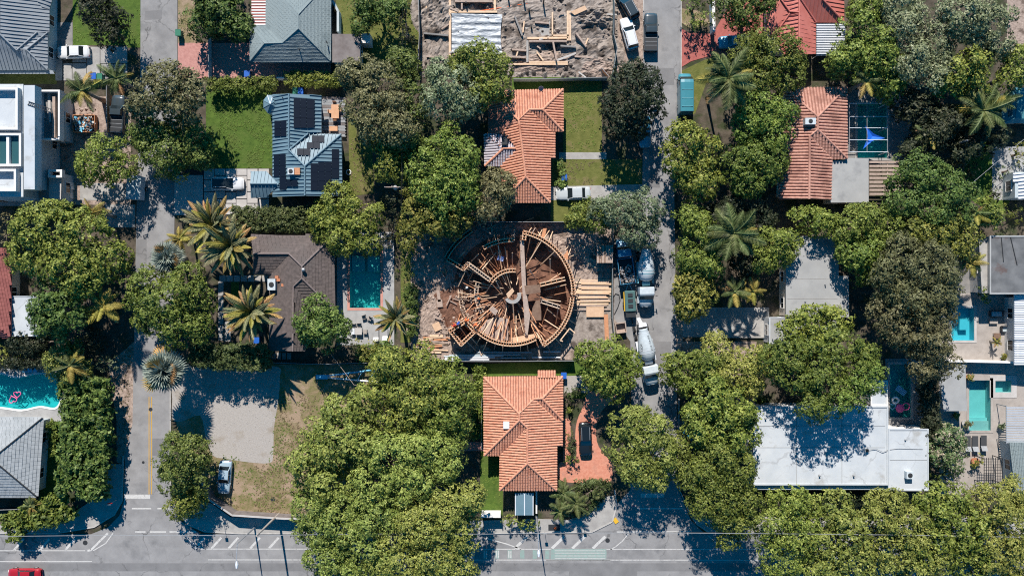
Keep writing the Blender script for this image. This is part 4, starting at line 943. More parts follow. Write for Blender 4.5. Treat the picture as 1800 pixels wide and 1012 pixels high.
T = [
 ('dark green round tree beside the pink driveway at the top', [(388,22,42),(352,44,24),(415,46,26),(376,-20,40)], 4.8, 'leaf_mid'),
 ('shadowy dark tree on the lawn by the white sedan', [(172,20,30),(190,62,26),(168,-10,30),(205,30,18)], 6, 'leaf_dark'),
 ('grey-olive feathery tree overhanging the west street', [(295,148,40),(262,172,36),(335,160,34),(312,188,36),(243,192,22)], 8.5, 'leaf_olive'),
 ('dense dark green tree below the grey-olive one by the square lawn', [(285,255,46),(330,248,44),(255,235,32),(345,275,24),(296,285,32)], 6, 'leaf_mid'),
 ('bright rounded tree beside the white modern house', [(180,282,46),(212,300,28),(150,290,24)], 6.5, 'leaf_bright'),
 ('very large bright tree west of the street, over the red roof', [(85,410,62),(150,415,52),(60,450,44),(120,460,56),(178,455,42),(150,490,36),(55,400,34),(205,450,20)], 9.5, 'leaf_bright'),
 ('small round green tree below the very large bright tree', [(112,545,46),(90,570,30),(95,515,30)], 8, 'leaf_mid'),
 ('wide glossy green tree arching over the west street', [(290,528,58),(340,525,40),(255,500,32),(310,570,42),(350,575,28),(262,560,34),(325,490,30)], 8.5, 'leaf_bright'),
 ('leafy shrub tree at the corner of the curvy pool', [(110,632,26),(135,650,28),(95,650,20),(122,615,18)], 4.5, 'leaf_light'),
 ('dark bushy tree at the street corner beside the gravel lot', [(320,797,38),(338,830,40),(308,838,34),(340,800,34),(310,780,24)], 6, 'leaf_mid'),
 ('small lighter tree right at the pavement of the street corner', [(325,882,30),(305,895,16),(345,878,18)], 4.5, 'leaf_bright'),
 ('pale green spreading tree rising from the dry lot', [(560,800,46),(600,775,50),(545,850,36),(580,850,44),(640,790,40),(600,725,36),(640,715,34),(570,755,36)], 8, 'leaf_light'),
 ('broad pale green tree behind the retaining wall', [(690,800,50),(740,795,46),(660,850,50),(720,850,46),(768,785,34),(785,820,30)], 9, 'leaf_light'),
 ('tall green tree leaning out over the lower road', [(600,915,48),(640,960,56),(560,930,38),(660,910,50),(580,980,44),(545,900,34),(600,1020,50)], 9.5, 'leaf_light'),
 ('big pale green tree over the road west of the orange house', [(740,920,56),(790,900,44),(700,980,56),(770,970,52),(820,880,32),(810,940,34),(800,1010,40),(710,1030,50)], 9.5, 'leaf_light'),
 ('yellow-tipped tree south of the building site', [(690,650,38),(745,655,42),(720,700,44),(700,735,34),(760,690,36),(668,690,26)], 8, 'leaf_yellow'),
 ('mid-green tree against the lawn of the southern orange house', [(800,670,34),(790,715,40),(815,700,26),(770,745,34),(805,760,26)], 7.5, 'leaf_bright'),
 ('olive-brown tree behind the timber deck', [(640,138,36),(672,160,44),(640,190,36),(690,190,40),(700,225,36),(660,225,34),(615,130,24)], 9, 'leaf_olive'),
 ('thin green tree along the power line at the top', [(708,120,26),(722,160,28),(728,200,26),(715,245,30),(700,100,18)], 7.5, 'leaf_mid'),
 ('light green tree beside the covered foundation pit', [(790,150,40),(770,178,34),(812,178,36),(775,128,26)], 8, 'leaf_grey'),
 ('mid-green tree overlapping the upper building site', [(848,118,44),(818,120,32),(865,150,32),(838,165,32),(880,115,24)], 7.5, 'leaf_bright'),
 ('large glossy tree west of the northern orange house', [(785,262,44),(752,285,40),(808,272,36),(792,310,46),(815,312,32),(755,325,38),(785,350,40),(818,342,30)], 8, 'leaf_bright'),
 ('yellowing tree at the north-west corner of the round frame', [(735,345,32),(725,380,28),(760,385,34),(720,415,24),(800,390,28),(770,360,28)], 6.5, 'leaf_yellow'),
 ('grey-green tree overlapping the northern orange roof', [(872,325,28),(870,352,30),(850,365,26),(885,345,18)], 6.5, 'leaf_olive'),
 ('lone thin tree by the narrow grass strip', [(690,270,28),(675,250,24),(700,300,22),(680,295,22)], 6.5, 'leaf_bright'),
 ('loose green tree shading the north end of the long pool', [(590,350,30),(615,375,34),(575,395,34),(632,405,32),(600,420,30),(655,380,24),(560,380,20),(650,430,20)], 5.2, 'leaf_bright'),
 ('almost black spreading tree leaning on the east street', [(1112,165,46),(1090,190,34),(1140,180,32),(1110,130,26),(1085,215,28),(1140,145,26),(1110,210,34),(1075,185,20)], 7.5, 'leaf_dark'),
 ('pale silvery-leaved tree over the parked trucks', [(1095,368,36),(1130,372,36),(1110,400,34),(1135,410,26),(1062,370,28)], 6.3, 'leaf_grey'),
 ('bushy mid-green tree in front of the silver car', [(1025,378,26),(1048,385,26),(1010,388,16)], 4.5, 'leaf_bright'),
 ('bright cauliflower-shaped tree below the red metal roof', [(1360,98,46),(1335,130,38),(1310,95,30),(1385,130,36),(1400,105,24),(1330,75,24)], 8, 'leaf_bright'),
 ('bright tree just west of the rust-tiled house', [(1345,200,44),(1372,205,28),(1318,215,34),(1360,235,30)], 7.5, 'leaf_bright'),
 ('round green tree at the south-west corner of the rust-tiled house', [(1335,285,44),(1300,290,36),(1360,280,30),(1320,320,30),(1360,300,24)], 7.5, 'leaf_bright'),
 ('green tree hanging over the east street by the van', [(1205,250,38),(1235,270,38),(1200,285,32),(1235,315,36),(1210,320,24),(1185,262,20)], 7, 'leaf_bright'),
 ('yellow-green street tree across from the cement mixers', [(1215,385,30),(1230,420,36),(1215,450,32),(1235,465,34),(1260,435,24)], 6.5, 'leaf_bright'),
 ('small street tree opposite the second cement mixer', [(1210,505,28),(1218,535,28),(1228,515,26)], 5.5, 'leaf_yellow'),
 ('round shrub-like tree near the corner of the flat grey house', [(1355,430,32),(1375,445,26),(1345,455,24),(1385,420,22)], 6, 'leaf_bright'),
 ('small clumpy tree below the rust-tiled house', [(1425,388,28),(1405,380,18),(1450,395,24)], 5.5, 'leaf_bright'),
 ('huge crown filling the north-east block beside the red roof', [(1525,60,48),(1500,105,38),(1540,105,42),(1480,110,26),(1525,15,40),(1560,140,34)], 6.8, 'leaf_bright'),
 ('large soft green crown in the middle of the north-east block', [(1590,60,50),(1600,110,46),(1640,85,44),(1580,15,44),(1640,135,36)], 7.5, 'leaf_grey'),
 ('bright tree east of the soft green crown at the top', [(1690,130,40),(1715,110,28),(1670,150,26),(1720,145,24)], 8, 'leaf_bright'),
 ('thin grey tree in the north-east corner', [(1690,30,44),(1740,40,36),(1760,80,26),(1720,70,30)], 8.5, 'leaf_grey'),
 ('bright tree cut off by the east edge near the top', [(1795,115,34),(1780,140,24)], 7.5, 'leaf_bright'),
 ('large dense green tree beside the pergola', [(1620,310,46),(1655,330,46),(1600,350,40),(1680,345,34),(1640,365,42),(1595,320,30),(1690,375,22)], 8.5, 'leaf_mid'),
 ('leafy tree north of the flat grey house', [(1500,395,36),(1530,385,34),(1555,400,34),(1480,405,24),(1520,425,30)], 6.5, 'leaf_bright'),
 ('tree between the flat grey house and the olive giant', [(1505,450,34),(1530,440,28),(1515,475,28),(1490,430,22)], 6.5, 'leaf_bright'),
 ('yellow-green tree north of the olive giant', [(1660,400,36),(1690,415,30),(1640,420,32),(1610,410,32),(1680,440,24)], 7.5, 'leaf_yellow'),
 ('brown-olive giant tree beside the turquoise plunge pool', [(1590,455,44),(1620,480,48),(1560,490,40),(1640,520,44),(1600,530,48),(1660,480,28),(1640,450,34)], 10, 'leaf_olive'),
 ('lower brown-olive crown reaching the shaded pool', [(1590,580,44),(1630,570,46),(1560,560,36),(1640,610,40),(1660,560,26),(1660,640,30),(1625,645,28),(1560,530,30)], 9.5, 'leaf_olive'),
 ('airy tree covering the lower roof of the flat grey house', [(1420,565,34),(1450,580,34),(1400,585,28),(1470,560,26),(1430,605,26)], 7, 'leaf_bright', .25),
 ('wide green tree north of the long white roof', [(1390,635,42),(1440,635,44),(1480,610,40),(1500,640,40),(1450,680,40),(1400,660,30),(1430,715,30),(1520,620,26),(1360,630,26)], 9.5, 'leaf_bright', .4),
 ('right part of the wide green canopy over the white roof', [(1520,665,30),(1500,690,30),(1475,710,24),(1535,650,20)], 10, 'leaf_bright', .35),
 ('green tree meeting the front of the second cement mixer', [(1185,645,28),(1215,655,36),(1240,640,32),(1200,675,22)], 6, 'leaf_bright'),
 ('soft pale tree on the dirt yard east of the street', [(1270,620,32),(1290,650,38),(1325,640,34),(1320,670,30),(1260,660,30)], 6.5, 'leaf_light'),
 ('tall tree on the east side of the lower street', [(1250,700,40),(1285,715,38),(1230,735,36),(1270,755,44),(1310,720,28),(1305,765,30),(1225,770,26)], 8, 'leaf_bright'),
 ('large corner tree over the lower road, west of the white roof', [(1260,810,44),(1295,830,40),(1235,840,38),(1270,870,48),(1310,880,36),(1240,885,30),(1290,920,36),(1325,905,22),(1280,950,18)], 8.5, 'leaf_bright'),
 ('round tree between the red driveway and the east street', [(1110,745,40),(1140,765,40),(1100,785,34),(1150,800,40),(1120,820,34),(1165,785,26),(1150,840,26)], 7.5, 'leaf_light'),
 ('thin light tree touching the corner tree in the street', [(1195,785,22),(1200,815,26),(1180,822,20)], 6, 'leaf_light'),
 ('green tree beside the rear of the second cement mixer', [(1070,625,36),(1055,655,36),(1090,655,32),(1075,675,28),(1035,625,22),(1110,640,22)], 6.5, 'leaf_bright'),
 ('first tree of the lower road row, nearest the corner', [(1385,890,38),(1365,925,40),(1400,950,44),(1370,980,42),(1420,900,30)], 8.5, 'leaf_bright'),
 ('second tree of the lower road row, by the street lamp', [(1470,900,40),(1490,940,46),(1450,960,44),(1500,985,46),(1440,1005,36)], 8.5, 'leaf_light'),
 ('third tree of the lower road row', [(1560,900,42),(1590,940,50),(1550,970,46),(1610,990,48),(1540,920,36)], 9, 'leaf_light'),
 ('fourth tree of the lower road row, with bare twigs', [(1660,890,44),(1690,930,48),(1640,960,48),(1700,985,48),(1640,900,36)], 9, 'leaf_bright'),
 ('fifth tree of the lower road row, cut by the east edge', [(1740,890,42),(1780,920,46),(1740,960,50),(1790,985,46),(1790,870,28)], 9, 'leaf_light'),
 ('pink-speckled flowering shrub beside the sun loungers', [(1660,770,24),(1668,800,26),(1650,795,22),(1680,780,16)], 4.5, 'leaf_flower'),
 ('green shrub below the pink-speckled one', [(1655,830,20),(1668,845,18),(1645,845,16)], 3.5, 'leaf_mid'),
 ('small neat dome tree over the south end of the brown roof', [(563,567,46),(545,580,26),(582,578,28)], 7.5, 'leaf_mid'),
 ('bright bush on the north edge of the curvy pool', [(-2,622,20),(10,632,14)], 3, 'leaf_light'),
 ('tiny bush beside the blue pool chairs', [(35,635,11),(30,628,7)], 2, 'leaf_light'),
 ('white-blossomed bush at the street edge', [(185,640,14),(198,637,12)], 2.5, 'leaf_grey'),
 ('shrub at the south-east corner of the long pool patio', [(628,615,14),(650,612,15),(640,625,14)], 2.8, 'leaf_yellow'),
 ('green bush between the pool patio and the building site', [(672,625,20),(690,640,22),(655,640,14)], 4.5, 'leaf_bright'),
 ('slim creeper column on the site boundary', [(712,420,18),(716,445,18),(712,470,14)], 5, 'leaf_bright'),
 ('round clipped bush nearest the southern orange roof corner', [(1003,692,10.5),(1002,699,9)], 1.6, 'leaf_hedge'),
 ('small round clipped bush next to the gravel bed', [(1018,685,7),(1018,688,6)], 1.2, 'leaf_hedge'),
 ('tiny clipped ball bush by the red path', [(1004,720,7),(1003,722,5)], 1.1, 'leaf_bright'),
 ('clipped bush halfway along the red path', [(1001,778,10),(1003,786,10)], 1.6, 'leaf_hedge'),
 ('pale bush below the halfway clipped bush', [(1000,760,7),(1008,806,9),(1000,808,8)], 1.4, 'leaf_bright'),
 ('rounded shrub mass in the corner flower bed', [(1030,868,20),(1048,860,16),(1015,880,14),(1062,858,12)], 1.8, 'leaf_hedge'),
 ('shrub overhanging the low wall by the lower pavement', [(905,915,14),(925,920,15),(890,915,10),(938,925,10)], 2.5, 'leaf_bright'),
 ('yellow shrub at the right edge by the planted terrace', [(1790,265,16),(1800,275,14)], 3, 'leaf_yellow'),
 ('grey ball shrub in the planted terrace', [(1770,298,9),(1768,305,8)], 1.5, 'leaf_grey'),
 ('dark ball shrub standing alone on the round lawn', [(1747,347,9),(1744,342,6)], 1.6, 'leaf_dark'),
 ('yellow-leaved shrub row south of the round lawn', [(1780,370,16),(1795,380,18),(1765,375,12)], 3, 'leaf_yellow'),
 ('bushy tree south of the round lawn', [(1725,370,26),(1700,385,20),(1740,385,20)], 4.5, 'leaf_bright'),
 ('dark tree crown between the driveway wall and red roof', [(1310,20,36),(1280,5,30),(1330,-10,36)], 7, 'leaf_mid'),
 ('light bush on the driveway island by the east street', [(1228,38,18),(1242,32,14),(1215,42,12)], 2.5, 'leaf_light'),
 ('dark bush at the top of the east street', [(1215,10,20),(1235,-2,18)], 4, 'leaf_mid'),
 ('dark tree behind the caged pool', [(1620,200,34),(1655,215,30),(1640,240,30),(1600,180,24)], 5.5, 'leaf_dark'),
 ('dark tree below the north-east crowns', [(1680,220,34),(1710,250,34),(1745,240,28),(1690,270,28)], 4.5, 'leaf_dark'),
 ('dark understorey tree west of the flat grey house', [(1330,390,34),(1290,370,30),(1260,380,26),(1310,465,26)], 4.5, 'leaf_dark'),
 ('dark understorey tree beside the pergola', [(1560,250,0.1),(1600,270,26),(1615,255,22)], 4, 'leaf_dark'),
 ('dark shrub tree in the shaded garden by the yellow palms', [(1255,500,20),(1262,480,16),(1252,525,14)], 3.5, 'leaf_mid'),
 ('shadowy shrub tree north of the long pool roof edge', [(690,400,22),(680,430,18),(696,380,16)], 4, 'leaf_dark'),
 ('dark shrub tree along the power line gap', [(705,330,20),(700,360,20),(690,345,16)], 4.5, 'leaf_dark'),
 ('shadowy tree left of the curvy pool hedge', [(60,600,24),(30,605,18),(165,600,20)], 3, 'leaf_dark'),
 ('grey-leaved tree behind the very large bright one', [(8,395,22),(0,420,20)], 6, 'leaf_olive'),
 ('shadowed tree north of the teal house garden', [(650,10,30),(680,30,28),(640,40,22),(700,10,20)], 5, 'leaf_mid'),
 ('dark tree strip along the upper site fence', [(712,40,16),(715,70,16),(710,10,16)], 4.5, 'leaf_dark'),
 ('dark shrub tree between the pool cage and the olive giant', [(1700,330,16),(1712,300,14)], 3, 'leaf_dark'),
 ('tree at the east edge south of the stained roof', [(1725,505,8),(1729,513,8)], 2.5, 'leaf_bright'),
]
for q in T:
    l = [c for c in q[1] if c[2] > 1]
    small = max(c[2] for c in l) < 24
    nm = 'shrub' if ('bush' in q[0] or 'shrub' in q[0] or 'creeper' in q[0]) and 'tree' not in q[0] else 'tree'
    hh = q[2]*(1.15 if nm == 'tree' else 1.0)
    rv = random.Random(q[0]); kl = rv.choice((.84,.92,1.0,1.14)); kc = rv.uniform(.85,1.15)
    tree(q[0], l, hh, q[3], nm, leaf=(.22 if small else .34*kl), clump=((.3,.6) if small else (.6*kc,1.35*kc)), dens=1/kc, gaps=(q[4] if len(q) > 4 else .12),
         group=(TG if nm == 'tree' else 'garden shrubs'), cat=nm)

# ---- hedges
def hedge(label, seq, wd, h, m, name='hedge', leaf=.26, dens=9):
    rs = np.random.default_rng(len(label)*3+int(seq[0][0])); P = [at(x,y,h*.8) for x,y in seq]; C = []
    for a, b in zip(P[:-1], P[1:]):
        L = (b-a).length; n = int(L*wd*dens*(1+h*.35)); d = (b-a)/L; nn = Vector((-d.y,d.x,0))
        for _ in range(n):
            s = rs.random()*L; q = rs.uniform(-.5,.5)*wd; z = h*(.25+.75*rs.random()**.4)*rs.uniform(.85,1.06)
            p = a+d*s+nn*q; C.append((p.x, p.y, z-.2, rs.uniform(.28,.5), q/wd*nn.x*1.2, q/wd*nn.y*1.2, .8))
    o0 = P[0]; C = np.array(C); C[:,0] -= o0.x; C[:,1] -= o0.y
    t = wthing(name, label, 'hedge', (o0.x, o0.y, 0), 'hedges')
    me = leaf_mesh('foliage', C, m, rs, 46, leaf); NTRI[0] += len(me.polygons)*2; link('foliage', me, t)
    b = MB()
    for a, c in zip(P[:-1], P[1:]):
        k = max(2, int((c-a).length/1.0))
        for i in range(k): q = a+(c-a)*(i+.5)/k; b.tube([(q.x,q.y,0),(q.x+.1,q.y,h*.7)], [.06,.03], 5)
    tag(b.build('stems', 'bark', t), kind='stuff')
hedge('clipped dark hedge along the north side of the brown roof', [(410,385),(480,386),(560,386)], 3.2, 3.2, 'leaf_hedge')
hedge('wide clipped hedge below the brown house at the gravel lot', [(335,622),(400,628),(472,630)], 3.2, 5.2, 'leaf_hedge')
hedge('hedge between the pink driveway and the square lawn', [(362,148),(420,147),(484,146)], 1.5, 2.6, 'leaf_bright')
hedge('thin hedge behind the blue metal roof', [(500,137),(550,140),(600,138)], 1.8, 2.2, 'leaf_bright')
hedge('tall dark hedge screening the shaded pool', [(1634,660),(1634,710),(1640,765)], 2.2, 4.0, 'leaf_dark')
hedge('low curved hedge along the corner pavement', [(1003,906),(1030,897),(1048,884),(1062,866)], 1.0, 1.2, 'leaf_hedge')
hedge('straight clipped hedge below the red driveway', [(1012,853),(1045,852),(1072,852)], 1.1, 1.2, 'leaf_hedge')
hedge('dark hedge on the north side of the curvy pool', [(-40,641),(30,640),(100,638)], 1.2, 3.4, 'leaf_dark')
hedge('narrow hedge against the pale grey roof', [(86,740),(90,770),(92,800)], .8, 1.5, 'leaf_bright')
hedge('clipped hedge below the southern orange roof', [(845,640),(838,700),(832,770)], 1.4, 1.3, 'leaf_bright')
hedge('dark planting along the west side of the building site', [(722,500),(722,545),(724,590)], 1.4, 2.2, 'leaf_mid')
hedge('foundation planting east of the northern orange house', [(984,285),(988,305),(984,330)], .8, 1.3, 'leaf_mid')
hedge('bank of tropical leaves beside the west street', [(148,668),(150,720),(150,780),(146,830),(138,870)], 6.2, 5.0, 'leaf_mid', 'tropical_hedge', .55, 3.6)
hedge('bank of tropical leaves along the lower pavement', [(120,888),(85,900),(45,915),(10,930)], 3.6, 3.4, 'leaf_bright', 'tropical_hedge', .5, 3.5)
hedge('planting strip on the far side of the white roof', [(1330,872),(1420,876),(1560,874)], 2.4, 1.8, 'leaf_dark')
hedge('planting below the long pool patio', [(628,620),(660,624),(690,612)], 2.4, 1.5, 'leaf_mid')
hedge('garden strip between the white roof and the street', [(1335,700),(1340,760),(1335,830)], 1.4, 1.5, 'leaf_mid')

# ---- palms
def frond_mesh(name, L, droop, m, lw=.5, n=26, wdt=.09, fold=.35, seed=1):
    rg = random.Random(seed); b = MB(); pr = []
    for i in range(n+1):
        s = i/n; pr.append(Vector((L*s*(1-.12*droop*s), 0, L*(.30*s-.62*droop*s*s))))
    b.tube(pr[::3]+[pr[-1]], [.05]*(len(pr[::3]))+[.012], 4)
    for i in range(2, n+1):
        s = i/n; ll = lw*L*.42*math.sin(math.pi*min(1, .18+s*.80))**.7
        d = (pr[i]-pr[i-1]).normalized()
        for sd in (-1, 1):
            tip = pr[i]+d*ll*.62+Vector((0, sd*ll*.85, -ll*fold*rg.uniform(.5,1.3)))
            w_ = d*wdt*(1.2-.5*s)*.62
            mid = pr[i].lerp(tip, .5)+Vector((0,0,.05))
            b.add([pr[i]-w_, pr[i]+w_, mid+w_*1.0, tip, mid-w_*1.0], [(0,1,2,3,4)] if sd > 0 else [(4,3,2,1,0)])
    return b.mesh(name, m)
def fan_mesh(name, r, m, stalk=1.0, n=22, seed=1):
    b = MB(); rg = random.Random(seed)
    b.tube([(0,0,0),(stalk*.5,0,.15),(stalk,0,.2)], [.04,.03,.03], 5)
    for i in range(n):
        a = R(-118+236*i/(n-1)); rr = r*(.8+.2*math.cos(a*.6))*rg.uniform(.92,1.05); h = .2-.10*abs(i-n/2)/n
        da = R(236/(n-1))*.5
        c0 = Vector((stalk,0,.2)); z = (.05 if i % 2 else -.05)
        m1 = c0+Vector((math.cos(a-da)*rr*.6, math.sin(a-da)*rr*.6, h-.2-.05)); m2 = c0+Vector((math.cos(a+da)*rr*.6, math.sin(a+da)*rr*.6, h-.2+.03))
        tip = c0+Vector((math.cos(a)*rr, math.sin(a)*rr, -.22*rr*.5))
        b.add([c0, m1, tip, m2], [(0,1,2,3)])
    return b.mesh(name, m)
FM = {}
def frond(key, L, droop, m, lw, wdt, fold):
    k = (key, droop, m)
    if k not in FM: FM[k] = frond_mesh('frond', L, droop, m, lw, 26, wdt, fold, len(FM))
    return FM[k]
def palm(label, px, py, h, kind='coconut', R_=3.0, n=16, name='palm_tree', lean=(0,0), seed=0):
    rg = random.Random(int(px*3+py)+seed); top = at(px, py, h); bx, by = top.x-lean[0], top.y-lean[1]
    t = wthing(name, label, 'palm', (bx, by, 0), 'palms')
    tr = .17 if kind in ('coconut','yellow','small') else .28
    b = MB(); b.tube([(bx,by,-.05),(bx+lean[0]*.2,by+lean[1]*.2,h*.3),(bx+lean[0]*.6,by+lean[1]*.6,h*.7),(top.x,top.y,h-.1)], [tr*1.5,tr,tr*.85,tr*.9], 9)
    b.build('trunk', 'bark_palm', t, smooth=True)
    MB().lathe([(.02,-.45),(tr*1.1,-.25),(tr*1.2,.05),(tr*.5,.4),(.02,.5)], 9, 0, Matrix.Translation(top)).build('crown_shaft', 'frond_green', t, smooth=True)
    off = Vector(t['world_built'])
    for i in range(n):
        a = 2*math.pi*(i*.381966+rg.uniform(-.03,.03)); f = i/n
        if kind == 'fan':
            me = FM.setdefault(('fan', i % 3), fan_mesh('fan', 1.5, 'frond_silver', .75, 22, i)); pitch = R(78)*(1-f)-R(22)*f+R(rg.uniform(-8,8)); s = R_/2.6
            if i % 7 == 6: me = FM.setdefault('fan_old', fan_mesh('fan', 1.3, 'frond_old', 1.3, 22, 9))
        elif kind == 'fangreen':
            me = FM.setdefault(('fang', i % 3), fan_mesh('fan', 1.35, 'frond_green', 1.25, 22, i)); pitch = R(60)*(1-f)-R(25)*f; s = R_/2.6
        else:
            mm = {'coconut':'frond_green','yellow':'frond_yellow','date':'frond_date','small':'frond_green','mixed':'frond_green'}[kind]
            if kind == 'date' and f > .66: mm = 'frond_old'
            elif kind == 'date' and i % 3 == 1: mm = 'frond_yellow'
            if kind == 'mixed' and i % 3 == 2: mm = 'frond_yellow'
            if kind == 'coconut' and i % 9 == 8: mm = 'frond_yellow'
            if kind in ('coconut','mixed','yellow') and i == n-2: mm = 'frond_old'
            dr = (.3,.5,.7,.9,1.1)[(i*7+int(px)) % 5] if kind != 'date' else (.2,.35,.5,.65)[(i*5+int(px)) % 4]
            me = frond(kind, 3.0, dr, mm, .56 if kind != 'date' else .30, .085 if kind != 'date' else .15, .45 if kind != 'date' else .12)
            pitch = R(38)*(1-f)-R(22)*f+R(rg.uniform(-7,7)); s = R_/2.75*rg.uniform(.74,1.14)
            if kind == 'date': pitch = R(58)*(1-f)-R(8)*f+R(rg.uniform(-5,5))
        o = link('frond', me, t, top-off+Vector((0,0,.1)), (R(rg.uniform(-28,28)), -pitch, a+R(rg.uniform(-9,9))), (s, s*rg.uniform(.9,1.1), s))
palm('coconut palm with a fallen yellow frond beside the white modern house', 145, 160, 6, 'mixed', 3.0, 13)
palm('green palm by the dark pickup near the west street', 205, 138, 6, 'coconut', 2.6, 12)
palm('yellowing palm poking out of the very large bright tree', 163, 374, 6.5, 'yellow', 2.2, 9)
palm('pale yellow palm beside the street, north of the silver fan palm', 181, 538, 6.5, 'yellow', 2.9, 12)
palm('upper of two orange-fringed date palms by the brown roof', 376, 396, 6.5, 'date', 4.0, 52, 'date_palm')
palm('lower of two orange-fringed date palms by the brown roof', 407, 432, 7, 'date', 4.0, 52, 'date_palm')
palm('large date palm with an orange fringe in the brown house courtyard', 443, 548, 7, 'date', 4.0, 52, 'date_palm')
palm('lone date palm at the corner of the long pool patio', 696, 559, 6.5, 'date', 2.9, 34, 'date_palm')
palm('silver-blue fan palm overhanging the west street', 292, 650, 6.5, 'fan', 3.9, 34, 'fan_palm')
palm('silver fan palm half hidden above the glossy street tree', 296, 453, 6, 'fan', 3.0, 24, 'fan_palm')
palm('pale feathery palm beside the date palms', 317, 420, 5, 'yellow', 2.0, 14)
palm('green feathery palm at the corner of the curvy pool', 124, 642, 5.5, 'mixed', 2.6, 18)
palm('tall royal palm by the teal van', 1280, 138, 9.5, 'coconut', 4.0, 22, lean=(.6,.4))
palm('tall coconut palm above the eastern street trees', 1290, 410, 8.5, 'coconut', 3.9, 22, lean=(.5,0))
palm('yellow-green palm over the shaded concrete patio', 1291, 513, 5.5, 'mixed', 2.4, 11)
palm('golden-tinged palm next to the yellow-green palm', 1323, 512, 5, 'yellow', 2.0, 12)
palm('golden palm in front of the dark stained roof', 1704, 462, 5, 'yellow', 2.4, 11)
palm('drooping dark palm in the shade below the teal shed roof', 1728, 195, 7, 'coconut', 3.6, 20)
palm('palm behind the teal shed roof edge', 1756, 178, 6.5, 'coconut', 2.6, 10)
palm('pale palm frond cluster under the north-east crowns', 1522, 142, 6, 'mixed', 2.2, 9)
palm('slim palm in the dark garden east of the pool cage', 1632, 238, 5, 'mixed', 2.3, 11)
palm('northern small palm of the corner flower bed', 990, 866, 2.6, 'small', 2.0, 12)
palm('middle small palm of the corner flower bed', 1012, 884, 2.8, 'small', 2.1, 12)
palm('southern small palm of the corner flower bed', 984, 897, 2.8, 'small', 2.1, 12)
palm('spiky small fan palm in the corner flower bed', 1051, 867, 1.6, 'fangreen', .95, 18, 'fan_palm')
palm('small palm behind the bush south of the round lawn', 1716, 375, 5, 'mixed', 1.9, 10)
palm('potted palm on the furnished patio', 1751, 601, 1.4, 'yellow', .9, 9)
palm('palm by the stone wall near the fallen fronds', 55, 888, 3.2, 'mixed', 1.6, 12)


def tufts(label, seq, m, dens, seed, leaf=.08, holes=()):
    poly = pp(seq); rs = np.random.default_rng(seed); xs = [p[0] for p in poly]; ys = [p[1] for p in poly]
    n = int((max(xs)-min(xs))*(max(ys)-min(ys))*dens*1.7); X = rs.uniform(min(xs),max(xs),n); Y = rs.uniform(min(ys),max(ys),n)
    C = []
    for x, y in zip(X, Y):
        if inside(x, y, poly) and noise.noise(Vector((x*.45,y*.45,seed*1.7))) > -.12: C.append((x, y, .0, .09, 0, 0, 3))
    if not C: return
    o = link('grass', leaf_mesh('grass', np.array(C), m, rs, 1, leaf), None); NTRI[0] += len(o.data.polygons)*2
    tag(o, label, 'grass', kind='stuff')
leafmat('blade_green', (.09,.14,.018), (.15,.21,.035), (.23,.28,.065), trans=.1); leafmat('blade_dry', (.10,.09,.03), (.22,.165,.09), (.33,.26,.16), trans=.1)
tufts('short green grass on the square lawn', rect(363,151,478,295), 'blade_green', 9, 1)
tufts('short grass east of the northern orange house', rect(995,142,1057,266), 'blade_green', 5, 2); tufts('worn grass by the silver saloon', rect(985,282,1060,326), 'blade_dry', 5, 3)
tufts('dry tufts over the grass lot', [(490,690),(560,690),(540,760),(520,905),(420,903),(380,870),(440,820),(485,810)], 'blade_dry', 6, 4); tufts('green tufts over the grass lot', [(490,680),(600,670),(560,760),(530,905),(410,903),(400,830),(470,815)], 'blade_green', 3, 5)
tufts('weeds at the edge of the gravel lot', [(356,770),(400,800),(480,812),(486,760),(494,690),(505,700),(500,830),(400,830),(362,800)], 'blade_green', 4, 6); tufts('grass beside the southern orange house', rect(845,790,882,903), 'blade_green', 6, 7)
tufts('grass strip along the west side of the site', rect(705,440,725,600), 'blade_green', 6, 8); tufts('lawn grass by the white sedan', [(130,0),(247,0),(247,82),(130,82)], 'blade_green', 4, 9)
tufts('rough grass below the power line', [(600,0),(735,0),(735,130),(610,130)], 'blade_green', 3, 10); tufts('narrow side lawn grass', [(615,205),(650,215),(656,335),(618,340)], 'blade_dry', 4, 11)
tufts('round lawn grass on the east side', [(1702,262),(1740,252),(1770,330),(1770,358),(1740,366),(1702,340)], 'blade_green', 5, 12); tufts('grass strip by the pale grey roof', rect(92,738,111,890), 'blade_green', 6, 13)
tufts('leaf litter on the west street verge', [(195,640),(234,605),(232,740),(215,812)], 'blade_dry', 4, 14); tufts('verge grass by the driveway of the pink pavers', rect(314,0,340,74), 'blade_dry', 5, 15)
print('LEAF TRIS', NTRI[0])
# ------------------------------------------------------------------ vehicles (local: front towards +Y)
def loft(b, stations, mi=0):
    """stations: list of (y, [(x,z)...]) closed ring sections, left-right symmetric rings given in full"""
    n = len(stations[0][1]); vs_ = []; fs = []
    for y, ring in stations:
        for x, z in ring: vs_.append((x, y, z))
    for i in range(len(stations)-1):
        for k in range(n): fs.append((i*n+k, i*n+(k+1)%n, (i+1)*n+(k+1)%n, (i+1)*n+k))
    fs += [tuple(range(n)), tuple(range((len(stations)-1)*n, len(stations)*n))[::-1]]
    b.add(vs_, fs, mi); return b
def body_ring(hw, zb, zt, crown=.05, tuck=.88):
    P = [(hw*.9,zb),(hw,zb+.18),(hw,zb+(zt-zb)*.6),(hw*.97,zt-.08),(hw*tuck,zt),(hw*.4,zt+crown)]
    return P+[(-x,z) for x,z in P[::-1]]
WHEEL = MB().lathe([(.12,-.11),(.31,-.11),(.335,-.07),(.335,.07),(.31,.11),(.12,.11)], 18).mesh('tyre', 'rubber', smooth=False)
